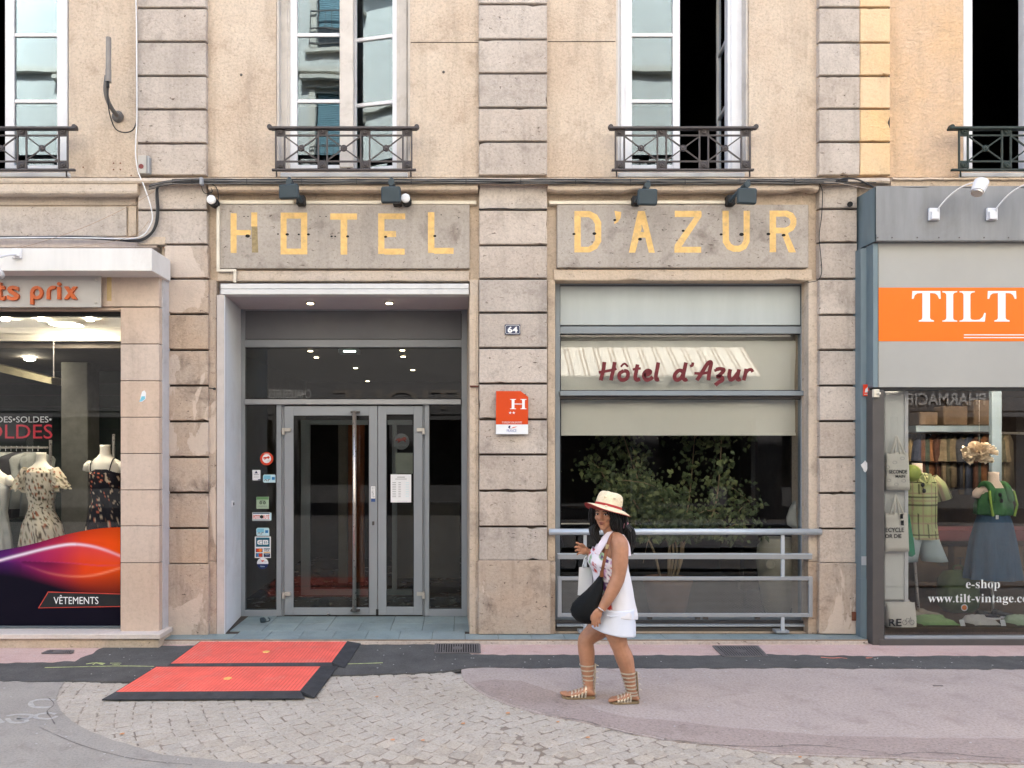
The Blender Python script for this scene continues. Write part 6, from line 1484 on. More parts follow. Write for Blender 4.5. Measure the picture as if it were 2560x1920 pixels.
# ================================================================== floodlights
def flood(cx0, cy0, cx1, cy1, br, foot, label, tilt):
    y = 7.02; t = thing('floodlight', label, 'floodlight', P((cx0+cx1)/2, cy1, y), 'small black floodlights over the lettering')
    m = MB(); w2 = (X(cx1, y)-X(cx0, y))/2; h2 = (Z(cy0, y)-Z(cy1, y))/2; c_ = P((cx0+cx1)/2, (cy0+cy1)/2, y)
    m.box(-w2, w2, -.02, .03, -h2, h2, .012); b = m.build('housing', FLOOD, t, c_, smooth=False); b.rotation_euler = (radians(4), 0, radians(tilt))
    m = MB(); m.box(-w2*.86, w2*.86, .0305, .036, -h2*.86, h2*.86, .004); g = m.build('front_glass', BLACKGASKET, t, c_); g.rotation_euler = b.rotation_euler
    m = MB(); bx = (br[0]+br[1])/2; m.tube(curve_pts([P(bx, cy0+6, y+.02), P(bx, br[2]+4, y+.03), P(bx+2, br[2]-1, y+.09), P(foot[0], (foot[1]+foot[2])/2, 7.24), P(foot[0], foot[2]-6, 7.36)]), [.024, .026, .024]+[.016]*30 if False else .019, 8); m.build('arm', FLOOD, t)
    m = MB(); m.lathe([(.03, -.03), (.032, 0), (.03, .03)], P(bx, br[2]+6, y+.03), 10, 'y'); m.build('joint', FLOOD, t)
    m = MB(); m.pbox(foot[0]-10, foot[1], foot[0]+11, foot[2], 7.28, 7.37, .008); m.build('foot', BLACKGASKET, t)
flood(697, 461, 747, 497, (714, 733, 451), (750, 487, 510), 'black floodlight above the O of HOTEL', -8)
flood(953, 467, 1002, 507.5, (970, 987, 452), (992, 487, 511), 'black floodlight above the E, beside the white round sensor', -3)
flood(1594, 473, 1643, 513, (1608, 1627, 459), (1592, 488, 510), "black floodlight above the A of D'AZUR", 3)
flood(1842, 471, 1892, 510, (1857, 1875, 457), (1829, 486, 511), 'black floodlight above the U, rightmost of the four', 6)
for px, py, lab in ((1014, 496, 'white round sensor beside the second floodlight'), (528.5, 499.5, 'white round sensor on the left pilaster edge')):
    t = thing('round_sensor', lab, 'sensor', P(px, py, 7.3), 'round white sensors'); m = MB(); m.lathe([(.044, .10), (.049, .02), (.047, 0)], P(px+2, py+3, 7.27), 18, 'y'); m.build('housing', BLACKGASKET, t)
    m = MB(); m.lathe([(.044, .005), (.045, -.010), (.040, -.016), (.02, -.018)], P(px, py, 7.26), 20, 'y'); m.build('lens', plain('sensor_white', (.74, .74, .72), .4, var=.02) if 'sensor_white' not in MATS else MATS['sensor_white'], t, smooth=True)

# ================================================================== cables
rnd = random.Random(21)
cb = thing('cable_bundle', 'bundle of black and grey cables strung along the ledge above the lettering', 'cables', P(1285, 455, 7.24))
for k in range(9):
    base = 448.5+k*1.35; mt = [CABLEBLK, CABLEBLK, CABLEGRY, CABLEBLK, CABLEGRY][k % 5]; pts = []
    n = 44; x0 = 372 if k % 3 else 430; x1 = 2120 if k != 6 else 2190
    for i in range(n+1):
        px = x0+(x1-x0)*i/n; py = base+2.6*noise.noise(Vector((px*.009, k*3.1, 0)))+1.5*noise.noise(Vector((px*.03, k*7, 5)))
        if px < 450: py += ((450-px)/80)**2*14
        pts.append(P(px, py, 7.255-.006*(k % 3)))
    m = MB(); m.tube(curve_pts(pts, 3), [.0058, .0045, .0035][k % 3], 6); m.build('cable', mt, cb, smooth=True)
for px in range(480, 2100, 137):
    m = MB(); m.tube([P(px, 446, 7.235), P(px, 461, 7.235)], .003, 5); m.build('cable_tie', CABLEBLK, cb)
lc = thing('cable_bundle', 'black cables bending down the pilaster to the left and along the frieze', 'cables', P(360, 560, 7.3))
def run(pts, r, mt, par, y=7.3, seg=8, name='cable'):
    m = MB(); m.tube(curve_pts([P(a, b, (c[0] if c else y)) for a, b, *c in pts], seg), r, 7); return m.build(name, mt, par, smooth=True)
for k, d in enumerate((0, 2.2, 4.2, -2)):
    run([(-120, 592+d*.8), (60, 593+d*.7), (200, 592+d), (290, 597+d), (345, 600+d), (375, 585+d), (389+d, 560), (393+d, 525), (391+d, 485), (398, 462+d), (430, 450+d), (480, 448+d), (520, 449+d)], [.009, .007, .006, .006][k], CABLEBLK if k != 3 else CABLEGRY, lc)
wc_ = tag(run([(338, -60), (341, 60), (342, 280), (340, 340), (339, 385), (345, 428), (360, 465), (375, 510), (381, 545), (372, 570), (355, 589), (320, 597), (230, 595), (120, 594), (0, 595), (-120, 596)], .0062, CABLEWHT, None, 7.275, name='white_cable'), 'white cable dropping from above the junction box and bending left along the frieze', 'cable')
tag(run([(334, -60), (338, -10), (341.5, 40), (341, 150), (341.5, 300)], .006, CABLEGRY, None, 7.31, name='grey_cable'), 'grey cable along the left edge of the first pilaster', 'cable')
tag(run([(385, 478), (340, 506), (230, 560), (120, 600), (40, 622)], .002, plain('rusty_wire', (.35, .24, .16), .8), None, 7.26, name='slack_wire'), 'thin rusty wire sagging diagonally over the left frieze', 'wire')
tag(run([(372, 552), (345, 582), (290, 602), (210, 615), (120, 622)], .0018, MATS['rusty_wire'], None, 7.24, name='slack_wire'), 'second thin wire drooping towards the white canopy', 'wire')
tag(run([(503, 455), (506, 475), (515, 484), (530, 480), (528, 470)], .004, CABLEBLK, None, 7.27, name='short_cable'), 'short black cable looping from the ledge to the left round sensor', 'cable')
tag(run([(520, 455), (540, 468), (546, 490), (543, 510), (536, 512)], .004, CABLEBLK, None, 7.27, name='short_cable'), 'black cable curling down right of the left round sensor', 'cable')
tag(run([(2048, 459), (2056, 480), (2054, 540), (2048, 590), (2052, 640), (2054, 680), (2045, 700), (2020, 706)], .0042, CABLEBLK, None, 7.30, name='drop_cable'), "black cable dropping down right of the D'AZUR stone", 'cable')
tag(run([(2090, 452), (2110, 447), (2140, 448), (2165, 458), (2188, 470)], .0085, CABLEBLK, None, 7.22, name='feed_cable'), 'thick black cable running into the corner of the zinc canopy', 'cable')
tag(run([(2060, 455), (2100, 458), (2140, 466), (2185, 474)], .003, plain('tan_cable', (.45, .38, .32), .7), None, 7.2, name='thin_wire'), 'thin tan wire running towards the zinc canopy', 'wire')
tag(run([(1197, 524), (1250, 521), (1300, 525), (1368, 524)], .005, CABLEBLK, None, 7.335, name='joint_cable'), 'black cable laid in the joint under the ledge of the middle pilaster', 'cable')
m = MB(); m.pbox(498, 442, 506, 461, 7.20, 7.25, .006); t = m.build('cable_clamp', plain('grey_clamp', (.28, .29, .31), .5)); tag(t, 'small grey clamp holding the cables above the left pilaster', 'clamp')
# junction box
t = thing('junction_box', 'grey junction box with a red spot on the first pilaster', 'junction box', P(358, 433, 7.3)); m = MB(); m.pbox(344, 388, 365, 433, 7.27, 7.34, .004); b = m.build('box', plain('box_beige', (.44, .41, .37), .6, dirt=(.2, .17, .14)), t)
m = MB(); m.lathe([(.024, 0), (.024, -.005), (.002, -.005)], P(353, 416, 7.27), 14, 'y'); m.build('red_spot', plain('dull_red', (.20, .05, .045), .6), b); m = MB(); m.pbox(366, 389, 373, 433, 7.29, 7.345, .004); m.build('side_plate', GALV2, t)
# antenna
t = thing('antenna', 'grey stick antenna on a curved arm fixed to the render', 'antenna', P(295, 292, 7.38)); AN = plain('antenna_grey', (.24, .22, .205), .6); m = MB()
m.tube([P(271.5, 94, 7.10), P(271, 176, 7.10)], .024, 14); m.build('stick', AN, t, smooth=False); m = MB(); m.tube([P(271, 174, 7.10), P(271, 205, 7.10)], .027, 14); m.build('sleeve', AN, t)
m = MB(); m.tube(curve_pts([P(267, 190, 7.12), P(264, 225, 7.12), P(271, 255, 7.16), P(284, 278, 7.25), P(295, 290, 7.39)]), .021, 12); m.build('arm', plain('arm_grey', (.13, .12, .115), .6), t, smooth=True)
m = MB(); m.lathe([(.055, 0), (.058, -.02), (.04, -.045), (.015, -.05)], P(296, 293, 7.398), 18, 'y'); m.build('wall_plate', MATS['arm_grey'], t)
m = MB(); m.tube(curve_pts([P(271, 208, 7.1), P(270, 255, 7.12), P(277, 295, 7.2), P(290, 323, 7.3), P(312, 331, 7.34), P(332, 325, 7.33), P(341, 305, 7.32), P(342, 285, 7.32)]), .006, 7); m.build('antenna_cable', CABLEBLK, t, smooth=True)
m = MB(); m.tube([P(270, 200, 7.09), P(270, 219, 7.10)], .014, 8); m.build('plug', BLACKGASKET, t)
for px, py in ((284, 408), (301, 408), (284, 424), (301, 424), (328, 439), (208, 418)):
    m = MB(); m.lathe([(.008, 0), (.006, -.004), (.001, -.005)], P(px, py, 7.4), 8, 'y'); m.build('plug_hole', plain('rust_spot', (.16, .06, .035), .9) if 'rust_spot' not in MATS else MATS['rust_spot'], hotel)
for px, py in ((603, 187), (1109, 180)):
    m = MB(); c_ = P(px, py, 7.4); m.lathe([(.016, .004), (.012, -.006), (.004, -.012)], c_, 8, 'y'); m.tube([c_, c_+Vector((.0, -.03, -.012))], .004, 5); m.build('old_hook', MATS['arm_grey'], hotel)
m = MB(); m.tube([P(2125, 510, 7.34), P(2125, 511, 7.28)], .026, 10); t = m.build('pipe_stub', BLACKGASKET); tag(t, 'short black pipe stub on the pilaster beside the zinc canopy', 'pipe')
m = MB(); m.tube([P(1176, 966, 7.37), P(1196, 966, 7.33)], .010, 8); t = m.build('gate_hinge', plain('rusty_hinge', (.12, .045, .03), .8)); tag(t, 'rusty hinge pin on the strip left of the middle pilaster', 'hinge')
m = MB(); m.tube([P(522, 970, 7.36), P(538, 972, 7.33)], .006, 6); m.ellips(P(536, 972, 7.33), (.016, .016, .014), 10, 8); t = m.build('wall_hook', BLACKGASKET); tag(t, 'small black hook on the jamb right of the stained pilaster', 'hook')
m = MB(); m.pbox(2131, 1530, 2141, 1552, 7.31, 7.335, .003); t = m.build('rusty_plate', MATS['rust_spot']); tag(t, 'small rusty plate low on the pilaster beside the blue side board', 'plate')

# ================================================================== number plate and hotel class sign
y = 7.325; t = thing('house_number_plate', 'blue enamel house number plate with white figures 64', 'number plate', P(1281, 836, y)); m = MB(); m.pbox(1262, 811, 1301, 836.5, y, y+.014, .002); m.build('plate', BLUEENAMEL, t)
m = MB(); yy = y-.001; oc = [(1266, 813.2), (1297, 813.2), (1299.3, 816.5), (1299.3, 831), (1297, 834.3), (1266, 834.3), (1263.7, 831), (1263.7, 816.5)]
for a, b in zip(oc, oc[1:]+oc[:1]): m.tube([P(*a, yy), P(*b, yy)], .0022, 4)
m.build('white_border', WHITEINK, t); letters('number', '64', 1269, 1294, 816.5, 831, yy-.0005, WHITEINK, t, .001, .03, 1.05)
y = 7.29; t = thing('hotel_class_sign', 'orange red hotel sign with a white H and two stars over a white strip', 'sign', P(1280, 1085, y)); m = MB()
m.prism([(X(a, y), Z(b, y)) for a, b in ((1240, 1061), (1320, 1061), (1320.5, 992.5), (1301.5, 977.7), (1240.5, 977.7))], y, y+.03); m.build('orange_plate', SIGNRED, t)
m = MB(); m.pbox(1240, 1061.2, 1320, 1085.5, y, y+.03, .001); m.build('white_plate', PAPERWHITE, t); m = MB(); m.pbox(1245, 985, 1315, 1082, y+.0305, 7.34); m.build('bracket', BROWNALU, t)
yy = y-.0015; hp = []
m = MB(); m.prism([(X(a, yy), Z(b, yy)) for a, b in ((1275, 997.7), (1275, 998.8), (1279.3, 1000), (1279.3, 1020.5), (1275, 1021.6), (1275, 1022.7), (1290.3, 1022.7), (1290.3, 1021.6), (1286, 1020.5), (1286, 1000), (1290.3, 998.8), (1290.3, 997.7))], yy, yy+.001)
m.prism([(X(a, yy), Z(b, yy)) for a, b in ((1301, 997.7), (1301, 998.8), (1305.3, 1000), (1305.3, 1020.5), (1301, 1021.6), (1301, 1022.7), (1316.3, 1022.7), (1316.3, 1021.6), (1312, 1020.5), (1312, 1000), (1316.3, 998.8), (1316.3, 997.7))], yy, yy+.001)
m.prism([(X(a, yy-.0005), Z(b, yy)) for a, b in ((1285, 1009), (1306, 1009), (1306, 1011), (1285, 1011))], yy-.0005, yy+.0005); m.build('letter', PAPERWHITE, t)
for cx in (1275.5, 1284.3):
    m = MB(); pts = []
    for k in range(10):
        r_ = 3.9 if k % 2 == 0 else 1.6; a = -pi/2+k*pi/5; pts.append((X(cx+r_*cos(a), yy), Z(1032+r_*sin(a), yy)))
    m.prism(pts, yy, yy+.001); m.build('star', PAPERWHITE, t)
letters('small_print', 'SECRETARIAT DU TOURISME', 1255, 1305, 1053.8, 1055.6, yy, WHITEINK, t, .0005, .01); letters('small_print', 'CLASSEMENT HOTELIER FRANCE', 1255, 1305, 1056.5, 1058.3, yy, WHITEINK, t, .0005, .01)
m = MB(); m.prism([(X(a, yy), Z(b, yy)) for a, b in ((1270, 1068), (1273, 1064), (1277, 1064.5), (1275, 1068), (1276, 1072), (1273, 1071))][::-1], yy, yy+.001); m.build('emblem_blue', NAVY, t)
m = MB(); m.prism([(X(a, yy), Z(b, yy)) for a, b in ((1276.5, 1072), (1283, 1067.5), (1294, 1066), (1286, 1069.5))], yy, yy+.001); m.build('emblem_red', plain('emblem_coral', (.70, .16, .12), .5), t); letters('small_print', 'FRANCE', 1267, 1291, 1073, 1080, yy, plain('print_blue', (.08, .12, .40), .5), t, .0006, .0)
# ================================================================== red ramp mats with rubber edges
def gp(px, py, z): return G(px, py, z)
def ramp_mat(corners, rub, label, z=.035):
    """corners: far-left, far-right, near-right, near-left of the red plate, photo pixels at height z"""
    c = [gp(a, b, z) for a, b in corners]; t = thing('ramp_mat', label, 'ramp mat', Vector(((c[0].x+c[2].x)/2, (c[0].y+c[2].y)/2, 0)), 'red ramp mats in front of the hotel door')
    nx, ny = 30, 14; m = MB()
    m.slab([(q.x, q.y) for q in c[::-1]], .007, z-.003); pl = m.build('plate', MATRED, t)
    # raised anti-slip ribs as in the photo, joined: too fine to pick apart
    m = MB()
    for i in range(1, 46):
        u_ = i/46
        a = c[0].lerp(c[1], u_); b = c[3].lerp(c[2], u_); d = (b-a); w_ = .0045
        m.slab([((a+d*.03).x-w_*.6, (a+d*.03).y), ((a+d*.97).x-w_*.6, (a+d*.97).y), ((a+d*.97).x+w_*.6, (a+d*.97).y), ((a+d*.03).x+w_*.6, (a+d*.03).y)], z-.003, z-.0008)
    tag(m.build('grip_ribs', MATRIB, pl), kind='stuff')
    for side in rub:
        i, j = side; a, b = c[i], c[j]; out = Vector(((b-a).y, -(b-a).x, 0)).normalized(); cen = sum(c, Vector())/4
        if out.dot(a-cen) < 0: out = -out
        W = rub[side]; e = (b-a).normalized()*W*.55; m = MB()
        m.add([(a.x, a.y, .004), (b.x, b.y, .004), (b.x+out.x*W+e.x, b.y+out.y*W+e.y, .004), (a.x+out.x*W-e.x, a.y+out.y*W-e.y, .004), (a.x, a.y, z+.001), (b.x, b.y, z+.001), (b.x+out.x*W+e.x, b.y+out.y*W+e.y, .014), (a.x+out.x*W-e.x, a.y+out.y*W-e.y, .014)],
              [(3, 2, 1, 0), (4, 5, 6, 7), (2, 3, 7, 6), (0, 1, 5, 4), (1, 2, 6, 5), (3, 0, 4, 7)]); m.build('rubber_edge', RUBBER, t)
    cc = sum(c, Vector())/4; m = MB(); m.lathe([(.001, .004), (.03, .004), (.036, 0)], (cc.x+.03, cc.y, z-.003), 16); m.build('lifting_eye', plain('yellow_plastic', (.85, .50, .14), .5) if 'yellow_plastic' not in MATS else MATS['yellow_plastic'], t)
    return t
ramp_mat([(501, 1603), (868, 1603), (829, 1656), (425, 1659)], {(1, 2): .13, (3, 0): .02, (2, 3): .025}, 'red ramp mat nearest the hotel step')
ramp_mat([(391, 1666), (802, 1665), (750, 1727), (288, 1730)], {(1, 2): .13, (3, 0): .02, (2, 3): .10, (0, 1): .02}, 'red ramp mat lying over the grey setts')

# ================================================================== cast iron gratings
def grate(corners, n, label, z=.006):
    c = [gp(a, b, z) for a, b in corners]; t = thing('drain_grate', label, 'grate', Vector(((c[0].x+c[2].x)/2, (c[0].y+c[2].y)/2, 0)))
    m = MB(); m.slab([(q.x, q.y) for q in c[::-1]], .0055, .0075); m.build('pit', PITBLACK, t)
    def barq(a, b, w_, nm='bar', z1=.0125):
        d = (b-a).normalized(); s_ = Vector((-d.y, d.x, 0))*w_/2; m = MB(); m.slab([((a+s_).x, (a+s_).y), ((a-s_).x, (a-s_).y), ((b-s_).x, (b-s_).y), ((b+s_).x, (b+s_).y)], .0076, z1); m.build(nm, CASTIRON, t)
    for i in range(4): barq(c[i], c[(i+1) % 4], .022, 'frame_bar', .0135)
    for k in range(1, n): barq(c[0].lerp(c[1], k/n), c[3].lerp(c[2], k/n), (c[1]-c[0]).length/n*.55)
    cc = sum(c, Vector())/4; m = MB(); m.lathe([(.05, 0), (.05, .007), (.02, .0085), (.001, .0085)], (cc.x, cc.y, .0076), 18); m.build('centre_boss', CASTIRON, t)
grate([(1090, 1610), (1198, 1611), (1199, 1633), (1088, 1633)], 18, 'cast iron grate between the red mats and the middle pilaster')
grate([(1783, 1616), (1893, 1616), (1918, 1642), (1810, 1642)], 17, 'cast iron grate in the rose strip below the hotel window rail')
grate([(122, 1627), (183, 1627), (180, 1634), (106, 1634)], 14, 'small cast iron vent grate in the rose strip below the left shop')

# ================================================================== paint marks and litter on the ground
def mark(name, pix, z, mat, label, w_=.012, ragged=.004):
    pts = curve_pts([G(a, b) for a, b in pix], 6); m = MB(); L, R = [], []
    for k, q in enumerate(pts):
        d = (pts[min(k+1, len(pts)-1)]-pts[max(k-1, 0)]).normalized(); s_ = Vector((-d.y, d.x, 0)); w2 = w_/2+ragged*noise.noise(q*31)
        L.append((q.x+s_.x*w2, q.y+s_.y*w2, z)); R.append((q.x-s_.x*w2, q.y-s_.y*w2, z))
    n = len(pts); m.add(L+R, [(k, k+1, n+k+1, n+k) for k in range(n-1)]); return m, name, mat, label
def marks(lst, name, mat, label, z=.0075):
    t = thing(name, label, 'paint mark', G(*lst[0][0][0]))
    for pix, w_ in lst: m, *_ = mark('stroke', pix, z, mat, label, w_); m.build('stroke', mat, t, recalc=False)
marks([([(112, 1671), (200, 1669), (300, 1667), (385, 1668)], .014), ([(215, 1662), (240, 1659), (262, 1661)], .02), ([(232, 1664), (240, 1660), (258, 1664)], .012), ([(275, 1660), (303, 1660)], .012), ([(280, 1664), (300, 1664)], .01)], 'spray_mark', SPRAY_Y, 'yellow green spray line with scribbled signs left of the red mats')
marks([([(858, 1662), (900, 1661), (957, 1659)], .016)], 'spray_mark', SPRAY_Y, 'short yellow green spray line right of the red mats')
marks([([(138, 1750), (100, 1749), (78, 1755), (82, 1766), (110, 1769), (128, 1766)], .035), ([(140, 1785), (120, 1783), (95, 1786), (88, 1793), (105, 1797), (130, 1796), (142, 1790)], .03), ([(16, 1790), (45, 1786), (78, 1788), (70, 1796), (40, 1797), (66, 1800), (60, 1806), (30, 1806), (18, 1796)], .028), ([(-6, 1797), (6, 1807)], .03)], 'street_marking', SPRAY_W, 'faded white letters painted on the grey asphalt at the left edge', .001)
marks([([(2052, 1645), (2080, 1647), (2100, 1646)], .02), ([(2100, 1646), (2118, 1648)], .014), ([(2165, 1647), (2182, 1646)], .015)], 'spray_mark', SPRAY_O, 'orange spray traces on the dark asphalt strip at the right')
# fine cracks in the asphalt
CRACK = plain('asphalt_crack', (.17, .145, .135), .9)
t = thing('asphalt_crack', 'long fine crack wandering along the edge of the pink asphalt', 'crack', G(2000, 1880))
for pix in ([(1660, 1849), (1802, 1864), (1945, 1868), (1960, 1864), (2050, 1866), (2160, 1878), (2240, 1889), (2270, 1884), (2360, 1884), (2440, 1892), (2560, 1900)], [(1371, 1789), (1470, 1806), (1490, 1812), (1560, 1832), (1600, 1838)]):
    m, *_ = mark('crack', pix, .0048, CRACK, '', .006, .006); m.build('crack_line', CRACK, t, recalc=False)
t = thing('asphalt_crack', 'curved seam in the grey asphalt left of the setts', 'crack', G(200, 1850))
m, *_ = mark('crack', [(100, 1818), (125, 1830), (200, 1862), (300, 1890), (380, 1903), (480, 1912)], .001, CRACK, '', .004, .004); m.build('crack_line', CRACK, t, recalc=False)
t = thing('asphalt_crack', 'broken crack beside the faded white letters', 'crack', G(120, 1780))
m, *_ = mark('crack', [(118, 1742), (135, 1760), (118, 1778), (128, 1795), (138, 1812)], .001, CRACK, '', .006, .006); m.build('crack_line', CRACK, t, recalc=False)
rnd = random.Random(77)
LITT = plain('dry_leaf_litter', (.55, .26, .12), .8); GUM = plain('pale_gum', (.45, .43, .42), .8)
spots = [(305, 1836, 'left edge of the setts'), (942, 1743, 'centre of the setts'), (1057, 1852, 'lower part of the setts'), (1270, 1784, 'boundary between setts and pink asphalt'), (1395, 1806, 'sett edge below the woman'), (1470, 1845, 'right part of the setts'), (982, 1851, 'setts below the red mats'), (1158, 1810, 'middle of the fan of setts'), (2001, 1894, 'setts at the bottom right')]
for i, (px, py, w_) in enumerate(spots):
    c_ = G(px, py, .0); m = MB(); r_ = .014+.008*rnd.random(); m.add([(c_.x+r_*cos(a)*(1 if k % 2 else .7), c_.y+r_*sin(a)*.8, .002+.006*((k*3) % 4)/4) for k, a in enumerate([2*pi*k/7 for k in range(7)])], [tuple(range(7))])
    m.add([(c_.x+r_*.3, c_.y, .001), (c_.x-r_*.3, c_.y, .001), (c_.x, c_.y+r_*.3, .010)], [(0, 1, 2)]); o = m.build('dry_leaf', LITT, recalc=False); tag(o, 'small orange dry leaf lying near the '+w_, 'leaf', 'dry leaves on the ground')
gm = MB()
for i in range(420):
    px, py = rnd.uniform(-50, 2650), rnd.choice([rnd.uniform(1612, 1700), rnd.uniform(1700, 1915)]); c_ = G(px, py); r_ = rnd.uniform(.003, .009); gm.add([(c_.x+r_*cos(a), c_.y+r_*sin(a), .0088) for a in [2*pi*k/6 for k in range(6)]], [tuple(range(6))])
tag(gm.build('ground_grit', GUM, recalc=False), 'pale grit and gum specks scattered over the asphalt', 'grit', kind='stuff')
m = MB(); c_ = G(2345, 1714, .004); m.box(c_.x-.04, c_.x+.04, c_.y-.008, c_.y+.008, .001, .006, .002); o = m.build('twig', CRACK); tag(o, 'small dark twig lying on the pink asphalt at the right', 'twig')
# ================================================================== the walking woman
YP = 5.60
base = G(1500, 1750); pr_ = thing('person', 'woman in a straw hat and white floral tank top walking left past the hotel window', 'person', (base.x, YP, 0))
SKIN = plain('tan_skin', (.42, .205, .12), .5, var=.16, scale=11, spec=.35)
SKIN.node_tree.nodes['Principled BSDF'].inputs['Subsurface Weight'].default_value = .06
def Q(px, py, y=0.0): return P(px, py, YP+y)
bm_ = MB()
def limb(pts, n=16):
    """tapered limb through (px, py, dy, radius[, squash])"""
    pp = curve_pts([Q(a, b, c) for a, b, c, *_ in pts], 5); rs = []
    r = [p[3] for p in pts]
    for i in range(len(pts)-1):
        for k in range(5): t_ = k/5; t_ = t_*t_*(3-2*t_); rs.append(r[i]+(r[i+1]-r[i])*t_)
    rs.append(r[-1]); bm_.tube(pp, rs, n); bm_.ellips(pp[0], (r[0],)*3, 14, 10); bm_.ellips(pp[-1], (r[-1],)*3, 14, 10)
def E(px, py, dy, rx, ry, rz): bm_.ellips(Q(px, py, dy), (rx, ry, rz), 20, 14)
# torso
rings = []
for (px, py, dy, rx, ry) in ((1532, 1580, 0, .09, .11), (1532, 1560, 0, .115, .140), (1532, 1530, 0, .118, .145), (1533, 1490, 0, .108, .135), (1530, 1455, 0, .105, .13), (1527, 1415, 0, .122, .138), (1528, 1385, 0, .118, .145), (1533, 1358, 0, .095, .15), (1532, 1342, 0, .065, .11), (1529, 1333, 0, .05, .06)):
    c_ = Q(px, py, dy); rings.append([(c_.x+rx*cos(2*pi*i/28), c_.y+ry*sin(2*pi*i/28), c_.z) for i in range(28)])
bm_.rings(rings, True)
E(1500, 1400, -.055, .05, .055, .055); E(1499, 1400, .055, .05, .055, .055)      # bust
limb([(1532, 1345, 0, .056), (1525, 1328, -.01, .050), (1519, 1312, -.01, .052)])           # neck
# near arm, hanging
limb([(1541, 1350, -.10, .060), (1549, 1362, -.145, .064), (1550, 1400, -.165, .060), (1546, 1440, -.175, .051), (1535, 1468, -.18, .050), (1521, 1495, -.185, .043), (1505, 1520, -.19, .031)])
# far arm, forearm raised
limb([(1525, 1350, .11, .055), (1517, 1360, .15, .056), (1512, 1392, .17, .050), (1505, 1408, .16, .045), (1488, 1394, .12, .040), (1472, 1380, .09, .027)])
# hands: palm, four unequal fingers and a thumb
def finger(pts, r):
    pp = [Q(*p) for p in pts]; bm_.tube(curve_pts(pp, 4), [r*(1-.18*i/(4*(len(pp)-1))) for i in range(4*(len(pp)-1)+1)], 10); bm_.ellips(pp[-1], (r*.85,)*3, 10, 8); bm_.ellips(pp[0], (r,)*3, 10, 8)
E(1493, 1535, -.19, .036, .022, .042)
finger([(1487, 1541, -.205), (1482, 1552, -.21), (1481, 1561, -.205)], .0105)
finger([(1491, 1544, -.20), (1488, 1556, -.205), (1487, 1566, -.20)], .0108)
finger([(1495, 1545, -.19), (1494, 1556, -.195), (1494, 1565, -.19)], .0102)
finger([(1499, 1543, -.18), (1499, 1552, -.185), (1500, 1559, -.18)], .0092)
finger([(1487, 1530, -.20), (1480, 1540, -.215), (1479, 1549, -.215)], .0115)
E(1460, 1376, .08, .038, .024, .034)
finger([(1455, 1368, .07), (1447, 1360, .065), (1441, 1357, .06)], .0105)
finger([(1452, 1373, .07), (1443, 1367, .06), (1438, 1368, .055)], .0105)
finger([(1452, 1378, .07), (1443, 1375, .06), (1439, 1377, .06)], .0100)
finger([(1455, 1383, .07), (1447, 1383, .062), (1443, 1386, .065)], .0090)
finger([(1463, 1369, .07), (1457, 1362, .05), (1450, 1361, .045)], .0112)
# legs
limb([(1520, 1548, .08, .092), (1496, 1572, .085, .083), (1474, 1590, .08, .066), (1464, 1603, .07, .060), (1466, 1628, .065, .063), (1468, 1660, .06, .055), (1470, 1695, .05, .041), (1472, 1722, .04, .036), (1473, 1731, .04, .038)])
limb([(1540, 1552, -.068, .090), (1541, 1580, -.078, .086), (1546, 1605, -.08, .067), (1551, 1620, -.08, .062), (1561, 1645, -.08, .067), (1569, 1675, -.08, .056), (1575, 1705, -.08, .041), (1580, 1729, -.08, .036), (1583, 1738, -.08, .038)])
def foot(heel, toe, h, dy):
    a, b = Q(*heel, dy), Q(*toe, dy); a.z, b.z = .022, .022; R = []
    for q, w_, hh in ((-.06, .022, .03), (.03, .032, .055), (.15, .034, .075), (.32, .034, .068), (.55, .040, .045), (.78, .046, .030), (.93, .040, .022), (1.0, .022, .016)):
        c_ = a.lerp(b, q); R.append([(c_.x, c_.y+w_*cos(t_), .018+hh/2+hh/2*sin(t_)*1.0) for t_ in [2*pi*i/16 for i in range(16)]])
    bm_.rings(R, True)
    d = (b-a).normalized()
    for k, (oy, ln, r) in enumerate(((-.034, .022, .0125), (-.016, .020, .010), (.0, .014, .0095), (.016, .006, .009), (.032, -.006, .008)) if dy < 0 else ((.034, .022, .0125), (.016, .020, .010), (.0, .014, .0095), (-.016, .006, .009), (-.032, -.006, .008))):
        p0 = b+Vector((-d.x*.02, oy, .012)); p1 = b+d*ln+Vector((0, oy*1.05, .006)); bm_.tube([p0, p1], r, 8); bm_.ellips(p1, (r,)*3, 8, 6)
foot((1482, 1745), (1412, 1745), .05, .02); foot((1592, 1757), (1529, 1757), .05, -.085)
# head, turned towards the camera
hc = Q(1514, 1284, -.015); TH = radians(32); Fd = Vector((-sin(TH), -cos(TH), -.10)).normalized(); Rt = Vector((-cos(TH), sin(TH), 0)); Up = Rt.cross(Fd); Up = -Up if Up.z < 0 else Up
def H(r_, f_, u_): return hc+Rt*r_+Fd*f_+Up*u_
def EH(r_, f_, u_, a, b, c, n=18):
    k0 = len(bm_.v); bm_.ellips((0, 0, 0), (a, b, c), n, 12)
    for i in range(k0, len(bm_.v)): v_ = bm_.v[i]; p = H(r_+v_[0], f_+v_[1], u_+v_[2]); bm_.v[i] = tuple(p)
EH(0, -.015, .035, .076, .092, .078); EH(0, .028, -.01, .066, .062, .085); EH(0, .045, -.070, .042, .042, .042); EH(0, .070, -.098, .020, .020, .018)
EH(0, .030, -.055, .058, .05, .04); EH(.034, .066, -.020, .026, .022, .024); EH(-.034, .066, -.020, .026, .022, .024)
EH(0, .100, -.018, .011, .018, .014); EH(.012, .092, -.022, .009, .010, .008); EH(-.012, .092, -.022, .009, .010, .008)
bm_.tube([H(0, .083, .025), H(0, .092, .005), H(0, .108, -.014)], [.008, .009, .012], 10)
